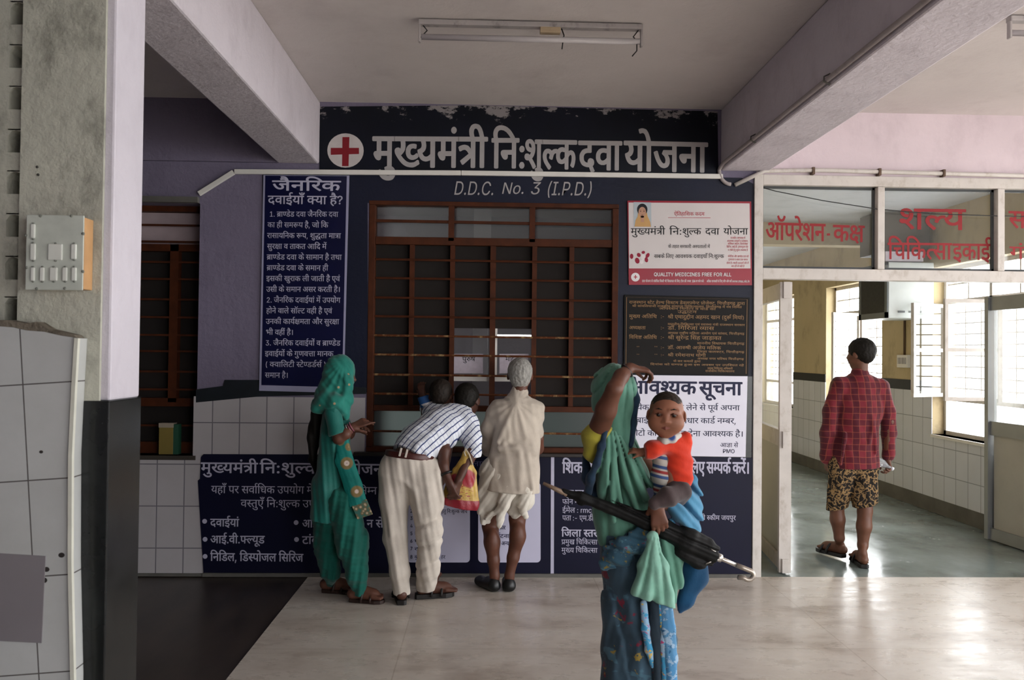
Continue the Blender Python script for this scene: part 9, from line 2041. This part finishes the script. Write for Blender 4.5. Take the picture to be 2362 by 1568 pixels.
    M = Matrix.Translation(c0 + ax2 * -0.01) @ ax2.to_track_quat('Z', 'Y').to_matrix().to_4x4()
    bo = thing('water_bottle', 'clear plastic bottle in the right hand of the person in red plaid shirt', 'bottle', c0)
    MB().lathe([(0.006, -0.035), (0.012, -0.03), (0.014, -0.005), (0.030, 0.03), (0.032, 0.06), (0.029, 0.075), (0.032, 0.09), (0.032, 0.125), (0.027, 0.135), (0.01, 0.13)], 20, M).build('bottle_body', t.m, bo, smooth=True)
    MB().lathe([(0.006, -0.055), (0.0145, -0.052), (0.0145, -0.032), (0.006, -0.03)], 16, M).build('bottle_cap', mat('cap_white', '#c9ccd2', 0.4), bo, smooth=True)


green_woman()
striped_man()
plaid_man()


# -- woman in front with the child on her arm ------------------------------------
YF = 3.3
QF = YF / FPX


def F_(x, y, dy=0.0):
    return at(x, y, YF + dy)


def print_cloth(name, base_a, base_b, cols, sc):
    t = NT(name, 0.8, spec=0.2)
    p = t.pos('Object')
    col = t.ramp(t.noise(p, 7, 5), [(0.3, lin(base_a)), (0.7, lin(base_b))])
    pw = warped(t, p, 14, 0.05)
    for i, (c, lo_) in enumerate(cols):
        n = t.noise(t.mapped(pw, loc=(3.1 * i, 1.7 * i, 0), scale=(1, 1, 1.3)), sc * (1 + 0.35 * i), 3, 0.6)
        col = t.mix(t.ramp(n, [(lo_, (0, 0, 0)), (lo_ + 0.03, (1, 1, 1))]), col, lin(c))
    t.color(col)
    t.b.inputs['Sheen Weight'].default_value = 0.1
    t.bump(t.noise(t.mapped(p, scale=(1, 1, 0.4)), 40, 4), 0.25, 0.006)
    return t


def front_woman():
    q = QF
    P = F_
    r = thing('person', 'person in green veil with raised arm over the face, carrying a child in front', 'person', (P(1450, 1500).x, YF, 0))
    sk = skin('skin_front_woman', '#613c2d')
    f = Field(0.005)
    hc = P(1420, 905)
    head(f, hc, (1, -0.25, -0.1), 0.215)
    f.cap(P(1412, 940), P(1408, 1000), 26 * q, 32 * q)
    f.limb([(P(1410, 1030), 40 * q), (P(1430, 1180), 44 * q), (P(1450, 1290), 52 * q)], flat=((0, 1, 0), 1.1))
    for x in (1440, 1490):
        a = Vector((P(x, 1500).x, YF, 0.1))
        f.limb([(P(x - 5, 1300), 36 * q), (P(x, 1480), 30 * q), (a, 18 * q)])
        foot(f, a, (1, -0.3), 0.23, z0=0.02)
    f.limb([(P(1378, 1000, -0.08), 25 * q), (P(1398, 945, -0.17), 22 * q), (P(1417, 897, -0.22), 17.5 * q)], 0.02)
    f.limb([(P(1417, 897, -0.22), 17.5 * q), (P(1433, 868, -0.17), 16.5 * q), (P(1453, 848, -0.11), 11.5 * q)], 0.012)
    hand(f, P(1453, 848, -0.11), (1, 0.25, -0.12), (-0.15, 0.2, -1), 0.15, [0.85, 0.75, 0.7, 0.6], side=1, wr=0.021, thumb=(0.8, 0.35, -0.6))
    f.limb([(P(1478, 1060, 0.12), 22 * q), (P(1590, 1165, 0.05), 18 * q), (P(1545, 1160, -0.10), 16 * q), (P(1516, 1158, -0.17), 14 * q)], 0.02)
    hand(f, P(1514, 1160, -0.175), (0.16, -0.05, -1), (0.1, 1, 0), 0.165, [0.35, 0.45, 0.5, 0.6], side=-1, wr=0.027, thumb=(-0.35, 0.4, -0.8))
    f.build('body', sk, r)
    wb = P(1446, 855, -0.13)
    n_ = unit((0.75, 0.2, 0.6))
    a1 = n_.cross(Vector((0, 1, 0))).normalized()
    a2 = n_.cross(a1)
    MB().tube([wb + a1 * (0.0285 * math.cos(PI * j / 9)) + a2 * (0.0285 * math.sin(PI * j / 9)) for j in range(18)], 0.004, 6, True).build('bangle', mat('dark_bangle', '#231a1c', 0.3), r, smooth=True)
    # veil and upper drape
    t = NT('sea_green_veil', 0.75, spec=0.2)
    p = t.pos('Object')
    t.color(t.ramp(t.noise(t.mapped(p, scale=(1, 1, 0.35)), 12, 4), [(0.3, lin('#46705f')), (0.7, lin('#639583'))]))
    t.b.inputs['Sheen Weight'].default_value = 0.2
    t.bump(t.noise(t.mapped(p, scale=(1, 1, 0.3)), 60, 4), 0.25, 0.004)
    green = t.m
    v = Field(0.005, 0.04)
    v.ell(P(1416, 896), (52 * q, 0.108, 58 * q))
    v.cap(P(1432, 905), P(1440, 985), 33 * q, 22 * q)
    v.limb([(P(1412, 940), 46 * q), (P(1416, 990), 42 * q), (P(1424, 1040), 48 * q)], flat=((0, 1, 0), 1.1))
    v.disp(fan(P(1435, 800), 34, 0.004, sharp=True))
    v.disp(folds(P(1420, 950), (0.9, 0, 0.35), 62, 0.0022, warp=0.6))
    v.cut(P(1424, 1050), (0, 0, -1))
    v.build('veil', green, r)
    d = Field(0.0055, 0.04)
    d.limb([(P(1418, 1025), 50 * q), (P(1432, 1090), 58 * q), (P(1438, 1180), 64 * q), (P(1440, 1235), 60 * q)], flat=((0, 1, 0), 1.15))
    d.limb([(P(1388, 1010, -0.06), 22 * q), (P(1392, 1060, -0.09), 18 * q), (P(1395, 1130, -0.08), 16 * q)])
    for a, b_ in (((1402, 1000, -0.10), (1440, 1180, -0.13)), ((1408, 1000, -0.10), (1470, 1170, -0.125)), ((1418, 1000, -0.10), (1490, 1150, -0.10)), ((1396, 1010, -0.11), (1412, 1200, -0.13)), ((1428, 1010, -0.09), (1500, 1120, -0.07))):
        d.cap(P(*a), P(*b_), 5 * q, 7 * q, 0.02)
    d.disp(fan(P(1398, 945), 38, 0.007, sharp=True))
    d.disp(folds(P(1420, 1100), (1, 0.2, 0.1), 130, 0.0012, warp=0.8))
    d.cut(P(1440, 1232), (0.45, 0, -1))
    d.build('drape', green, r)
    ye = Field(0.005, 0.03)
    ye.limb([(P(1386, 986, -0.10), 25 * q), (P(1370, 1008, -0.085), 25 * q), (P(1364, 1045, -0.08), 15 * q), (P(1368, 1062, -0.08), 5 * q)])
    ye.cut(P(1384, 972, -0.11), (0.55, -0.3, 1.0))
    ye.disp(folds(P(1370, 1000), (0.5, 0, 1), 70, 0.002))
    ye.build('blouse_sleeve', cloth('yellow_cotton', '#a39a3a', '#8c8430'), r)
    nb_ = cloth('indigo_border', '#23384d', '#1a2a3c', scale=30)
    for pts in ([(1396, 988, -0.135, 6), (1388, 1030, -0.14, 7), (1376, 1068, -0.13, 7), (1362, 1105, -0.10, 9), (1353, 1150, -0.06, 9)],
                [(1463, 872, -0.03, 5), (1467, 920, -0.045, 7), (1462, 975, -0.05, 7), (1455, 1028, -0.07, 6)], [(1350, 1050, -0.02, 6), (1356, 1100, -0.03, 14), (1376, 1150, -0.03, 12)]):
        b = Field(0.0045, 0.02)
        b.limb([(P(x, y, dy), w_ * q) for x, y, dy, w_ in pts])
        b.disp(folds(P(1400, 1000), (1, 0, 0.3), 110, 0.0015))
        b.build('veil_border', nb_, r)
    # skirt and waist roll
    t = print_cloth('printed_skirt', '#2c3d49', '#40596a', (('#48697a', 0.57), ('#77293c', 0.62), ('#94803f', 0.66)), 9)
    s = Field(0.006, 0.04)
    s.limb([(P(1446, 1230), 62 * q), (P(1458, 1300), 70 * q), (P(1466, 1390), 76 * q), (P(1474, 1480), 78 * q), (P(1468, 1690), 94 * q)], flat=((0, 1, 0), 1.1))
    s.disp(folds(P(1460, 1400), (1, 0.3, 0.12), 62, 0.007, warp=0.5, sharp=2))
    s.disp(folds(P(1460, 1400), (1, -0.2, -0.3), 85, 0.0025, warp=0.7))
    s.cut((0, 0, 0.05), (0, 0, -1))
    s.cut(P(1440, 1215), (-0.3, 0, 1))
    s.build('skirt', t.m, r)
    t = print_cloth('printed_wrap', '#2c4757', '#3c6377', (('#4f7484', 0.56), ('#8f7c3c', 0.60), ('#8c2b45', 0.64)), 22)
    w_ = Field(0.0055, 0.025)
    w_.limb([(P(1398, 1296, -0.07), 17 * q), (P(1430, 1284, -0.105), 22 * q), (P(1472, 1252, -0.115), 20 * q), (P(1510, 1216, -0.13), 10 * q)], flat=((0, 1, 0), 1.5))
    w_.limb([(P(1402, 1262, -0.07), 10 * q), (P(1440, 1250, -0.12), 12 * q), (P(1500, 1210, -0.13), 8 * q)], flat=((0, 1, 0), 1.5))
    w_.disp(folds(P(1440, 1260), (0.35, 0, 1), 85, 0.006, warp=0.8, sharp=2))
    w_.build('waist_wrap', t.m, r)
    # knotted end of the veil hanging from her hand
    lg = cloth('light_green_veil', '#86b3a3', '#679684', scale=6)
    k = Field(0.005, 0.02)
    k.ell(P(1506, 1237, -0.19), (13 * q, 0.02, 13 * q))
    k.limb([(P(1505, 1252, -0.18), 10 * q), (P(1498, 1300, -0.17), 20 * q), (P(1484, 1360, -0.17), 22 * q), (P(1470, 1398, -0.16), 17 * q)], flat=((0, 1, 0), 1.3))
    k.limb([(P(1508, 1258, -0.18), 10 * q), (P(1518, 1310, -0.17), 20 * q), (P(1530, 1370, -0.16), 20 * q), (P(1536, 1405, -0.16), 17 * q)], flat=((0, 1, 0), 1.3))
    k.disp(fan(P(1506, 1215, -0.17), 17, 0.008, sharp=True))
    k.disp(fan(P(1500, 1240, -0.17), 29, 0.0025))
    k.disp(folds(P(1500, 1300, -0.17), (0.4, 0.5, 1), 55, 0.0015, warp=0.9))
    k.cut(P(1500, 1384, -0.16), (-0.32, 0, -1))
    k.build('knotted_end', lg, r)
    k = Field(0.005, 0.02)
    k.limb([(P(1535, 1245, -0.13), 12 * q), (P(1548, 1290, -0.12), 24 * q), (P(1556, 1340, -0.11), 18 * q), (P(1552, 1385, -0.1), 8 * q)], flat=((0, 1, 0), 1.3))
    k.disp(folds(P(1540, 1300), (1, 0, 0.2), 80, 0.005, sharp=2))
    k.build('veil_fold', green, r)
    t1 = print_cloth('bright_print', '#9fb3c4', '#7fa6c4', (('#3f8fb8', 0.5), ('#c9a84a', 0.58), ('#b04a78', 0.63)), 26)
    t2 = print_cloth('blue_print', '#5d86a6', '#3f7fae', (('#8fa9c0', 0.55), ('#2b5f86', 0.62)), 30)
    t3 = cloth('dark_pleat', '#22303b', '#1a2530')
    for pts, m_ in (([(1484, 1392, 8), (1488, 1450, 9), (1496, 1500, 9), (1505, 1534, 6)], t1.m), ([(1508, 1385, 10), (1512, 1460, 11), (1516, 1530, 9), (1518, 1600, 8)], t3),
                    ([(1536, 1388, 14), (1541, 1450, 15), (1547, 1520, 14), (1550, 1620, 15)], t2.m), ([(1524, 1395, 6), (1530, 1480, 8), (1534, 1600, 8)], t1.m)):
        b = Field(0.005, 0.015)
        b.limb([(P(x, y, -0.15), w2 * q) for x, y, w2 in pts], flat=((0, 1, 0), 1.4))
        b.disp(folds(P(1520, 1450), (1, 0, 0.15), 120, 0.002))
        b.build('printed_pleat', m_, r)
    # blue cloth under the child and its end below the umbrella
    bl = cloth('blue_shawl_cloth', '#5088a8', '#3a6f90', scale=4)
    b = Field(0.0055, 0.03)
    b.limb([(P(1592, 1108, 0.02), 14 * q), (P(1600, 1150, -0.02), 17 * q), (P(1600, 1200, -0.04), 16 * q), (P(1596, 1240, -0.05), 12 * q)])
    b.limb([(P(1546, 1165, -0.12), 16 * q), (P(1565, 1185, -0.12), 20 * q), (P(1588, 1215, -0.09), 18 * q), (P(1598, 1250, -0.06), 10 * q)])
    b.cap(P(1580, 1140, -0.05), P(1590, 1180, -0.06), 22 * q, 20 * q)
    b.disp(folds(P(1580, 1170), (0.75, 0, 0.65), 78, 0.008, warp=0.9, sharp=2))
    b.build('shawl', bl, r)
    b = Field(0.0055, 0.03)
    b.limb([(P(1600, 1270, -0.06), 34 * q), (P(1602, 1330, -0.06), 30 * q), (P(1584, 1385, -0.06), 16 * q), (P(1570, 1410, -0.06), 6 * q)], flat=((0, 1, 0), 1.4))
    b.disp(folds(P(1590, 1330), (1, 0, -0.5), 55, 0.004, warp=0.5))
    b.build('shawl_end', cloth('deep_blue_cloth', '#164a70', '#0f3a59', scale=4), r)


def child():
    Y0 = YF - 0.09
    q = Y0 / FPX
    P = lambda x, y, dy=0.0: at(x, y, Y0 + dy)
    r = thing('person', 'small child in orange-red jacket carried on the arm, looking at the camera', 'person', P(1555, 1150))
    sk = skin('skin_child', '#8a5a45')
    f = Field(0.003, 0.014)
    hc = P(1537, 958, -0.02)
    h = 0.182
    fw, up = (-0.24, -1, 0.0), (0.03, 0, 1)
    Q = head(f, hc, fw, h, up, wide=1.10, chub=1.8, k=0.016, nose=0.7)
    f.cap(P(1540, 995), P(1545, 1025), 20 * q, 24 * q)
    f.cap(P(1548, 1035), P(1552, 1110), 24 * q, 26 * q)
    f.limb([(P(1518, 1028, 0.0), 13 * q), (P(1492, 1042, -0.02), 10.5 * q), (P(1482, 1044, -0.02), 8.5 * q)])
    hand(f, P(1484, 1043, -0.02), (-1, 0.2, 0.15), (0, 0.4, -1), 0.085, 0.5, side=1, wr=0.013)
    f.build('body', sk, r, smooth=1)
    rr, d, u = frame(fw, up)
    ew, ir, hl = mat('eye_white', '#b3aaa2', 0.25, 0.0), mat('iris_dark', '#130c0a', 0.15, 0.0), None
    for sx in (-1, 1):
        c = Q(0.15 * sx, 0.305, 0.03)
        MB().ball(c, 0.056 * h, 16).build('eye', ew, r, smooth=True)
        o = MB().ball(c + d * (0.018 * h), 0.047 * h, 14).build('iris', ir, r, smooth=True)
        lid = Field(0.0022, 0.004)
        lid.limb([(Q(0.065 * sx, 0.345, 0.04), 0.010 * h), (Q(0.14 * sx, 0.362, 0.062), 0.018 * h), (Q(0.225 * sx, 0.325, 0.04), 0.010 * h)])
        lid.build('eyelid', skin('skin_child_lid', '#4f2d22'), r)
        br = Field(0.0022, 0.004)
        br.limb([(Q(0.05 * sx, 0.365, 0.135), 0.010 * h), (Q(0.15 * sx, 0.345, 0.165), 0.013 * h), (Q(0.25 * sx, 0.265, 0.135), 0.007 * h)])
        br.build('eyebrow', HAIR, r)
    lp = Field(0.0022, 0.004)
    lp.limb([(Q(-0.095, 0.375, -0.236), 0.010 * h), (Q(0, 0.392, -0.226), 0.019 * h), (Q(0.095, 0.375, -0.236), 0.010 * h)])
    lp.limb([(Q(-0.085, 0.372, -0.245), 0.010 * h), (Q(0, 0.388, -0.262), 0.022 * h), (Q(0.085, 0.372, -0.245), 0.010 * h)])
    lp.build('lips', skin('lip_child', '#7d463b'), r)
    for sx in (-1, 1):
        MB().ball(Q(0.035 * sx, 0.425, -0.125), 0.010 * h, 8).build('nostril', skin('skin_child_lid', '#4f2d22'), r, smooth=True)
    hr = Field(0.0035, 0.012)
    hr.ell(Q(0, -0.075, 0.165), (0.36 * h, 0.42 * h, 0.36 * h), (rr, d, u))
    hr.ell(Q(0, -0.2, 0.0), (0.3 * h, 0.27 * h, 0.3 * h), (rr, d, u))
    hr.cut(Q(0, 0.235, 0.33), d * 0.8 - u * 0.5)
    hr.cut(Q(0, 0, -0.10), d * 0.75 - u)
    hr.disp(lambda X, Y, Z: 0.0014 * np.sin(X * 260 + 3 * np.sin(Z * 90)) * np.sin(Z * 200 + Y * 140))
    hr.build('hair', chain_hair('soft_brown_hair', '#2a211b'), r)
    t = NT('orange_red_fleece', 0.9, spec=0.15)
    p = t.pos('Object')
    t.color(t.ramp(t.noise(p, 9, 5), [(0.3, lin('#b02a17')), (0.7, lin('#cf3a20'))]))
    t.b.inputs['Sheen Weight'].default_value = 0.3
    t.bump(t.noise(p, 120, 4), 0.3, 0.003)
    j = Field(0.004, 0.022)
    j.limb([(P(1553, 1030), 29 * q), (P(1560, 1070), 28 * q), (P(1563, 1112), 30 * q)], flat=((0, 1, 0), 0.95))
    j.limb([(P(1535, 1028, -0.03), 19 * q), (P(1508, 1036, -0.05), 18 * q), (P(1484, 1042, -0.045), 16.5 * q)])
    j.limb([(P(1573, 1032, 0.0), 19 * q), (P(1580, 1070, 0.0), 15 * q), (P(1583, 1105, -0.02), 14 * q)])
    j.cap(P(1568, 1015, 0.02), P(1583, 1005, 0.0), 13 * q, 10 * q)
    j.cap(P(1583, 1010, 0.0), P(1588, 1030, 0.0), 9 * q, 7 * q)
    j.cut(P(1488, 1044, -0.045), (-1, 0, -0.1))
    j.cut(P(1560, 1126), (-0.2, 0, -1))
    j.disp(folds(P(1550, 1070), (0.45, 0, 1), 85, 0.0022, warp=0.9))
    j.build('jacket', t.m, r)
    t = NT('striped_vest', 0.85, spec=0.2)
    p = t.pos('Object')
    c = t.mix(stripes(t, p, (0.2, 0, 1), 26.0, 0.14, 0.18), lin('#a9a49c'), lin('#3b4f78'))
    c = t.mix(stripes(t, p, (0.2, 0, 1), 13.0, 0.06, 0.09), c, lin('#8a3434'))
    t.color(c)
    s = Field(0.004, 0.02)
    s.limb([(P(1524, 1048, -0.01), 19 * q), (P(1523, 1095, -0.01), 19 * q), (P(1526, 1132, 0.0), 18 * q)])
    s.disp(folds(P(1523, 1090), (0.3, 0, 1), 100, 0.0018))
    s.build('striped_shirt', t.m, r)
    t = NT('white_blue_collar', 0.85, spec=0.2)
    p = t.pos('Object')
    t.color(t.mix(pmask(t, p, P(1549, 1008, -0.06), 0.012, 0.02), lin('#b8b4ae'), lin('#37508a')))
    s = Field(0.0035, 0.01)
    s.limb([(P(1522, 1012, -0.03), 7 * q), (P(1532, 1017, -0.055), 8 * q), (P(1552, 1012, -0.05), 9 * q), (P(1566, 1004, -0.02), 7 * q)])
    s.build('collar', t.m, r)
    w = Field(0.0045, 0.022)
    w.cap(P(1556, 1118, 0.0), P(1560, 1138, 0.0), 30 * q, 31 * q)
    w.limb([(P(1572, 1132, -0.04), 22 * q), (P(1540, 1146, -0.09), 20 * q), (P(1512, 1160, -0.10), 15 * q)])
    w.limb([(P(1545, 1125, 0.03), 20 * q), (P(1520, 1150, 0.06), 16 * q)])
    w.disp(folds(P(1545, 1135), (1, 0, 0.5), 65, 0.0022, warp=0.7))
    w.cut(P(1556, 1104), (0.15, 0, 1))
    w.build('trousers', cloth('brown_grey_trousers', '#4a3d3d', '#3a3031'), r)


def umbrella():
    dy = -0.135
    q = QF
    P = lambda x, y, d=0.0: F_(x, y, dy + d)
    u = thing('umbrella', 'folded black umbrella with wooden tip and metal hook held across the green drape', 'umbrella', P(1510, 1205))
    ax_ = unit(P(1650, 1286) - P(1305, 1138))
    pr = unit(ax_.cross(Vector((0, 1, 0))))
    f = Field(0.0045, 0.02)
    f.limb([(P(1303, 1138), 7 * q), (P(1345, 1152), 12 * q), (P(1410, 1172), 16 * q), (P(1490, 1200), 18 * q), (P(1535, 1222), 19 * q), (P(1590, 1250), 30 * q), (P(1640, 1278), 26 * q)], flat=((0, 1, 0), 1.35))
    f.limb([(P(1580, 1265, -0.01), 24 * q), (P(1608, 1296, -0.01), 18 * q)], flat=((0, 1, 0), 1.6))
    f.limb([(P(1600, 1240, 0.01), 14 * q), (P(1640, 1258, 0.01), 9 * q)], flat=((0, 1, 0), 1.5))
    f.disp(folds(P(1500, 1200), pr, 120, 0.0055, d2=ax_, warp=0.5, sharp=2))
    f.disp(folds(P(1500, 1200), (pr.x, 0.8, pr.z), 60, 0.004, d2=ax_, warp=0.5))
    f.disp(folds(P(1500, 1200), ax_, 70, 0.002, warp=0.9))
    f.cut(P(1651, 1285), ax_)
    f.build('canopy', cloth('black_nylon', '#101010', '#0a0a0a', rough=0.6, sheen=0.0), u)
    MB().tube([P(1253, 1114), P(1280, 1127), P(1308, 1140)], [3.5 * q, 5 * q, 6 * q], 12).build('ferrule', mat('tan_wood', '#7a6554', 0.5, 0.2, 30), u, smooth=True)
    st = mat('bright_steel', '#b9b4ad', 0.22, 0.08, 10, metal=0.85)
    MB().tube([P(1630, 1272), P(1670, 1291), P(1700, 1304)], 4.6 * q, 12).build('shaft', st, u, smooth=True)
    hook = [P(1698, 1303), P(1716, 1310), P(1728, 1315)]
    for k in range(11):
        a = R(65 - 205 * k / 10)
        hook.append(P(1726 + 12 * math.cos(a), 1326 - 11 * math.sin(a)))
    hook.append(P(1702, 1331))
    MB().tube(hook, 5.4 * q, 12).build('handle', mat('grey_handle', '#a39a90', 0.3, 0.1, 10, metal=0.6), u, smooth=True)
    for x0, y0, x1, y1 in ((1622, 1252, 1645, 1262), (1640, 1266, 1660, 1278), (1640, 1288, 1662, 1292), (1628, 1300, 1652, 1290)):
        MB().tube([P(x0, y0, -0.03), P(x1, y1, -0.015)], 1.6 * q, 6).build('rib', st, u, smooth=True)
    MB().tube([P(1652, 1283), P(1664, 1288)], 9 * q, 12).build('runner', st, u, smooth=True)


front_woman()
child()
umbrella()
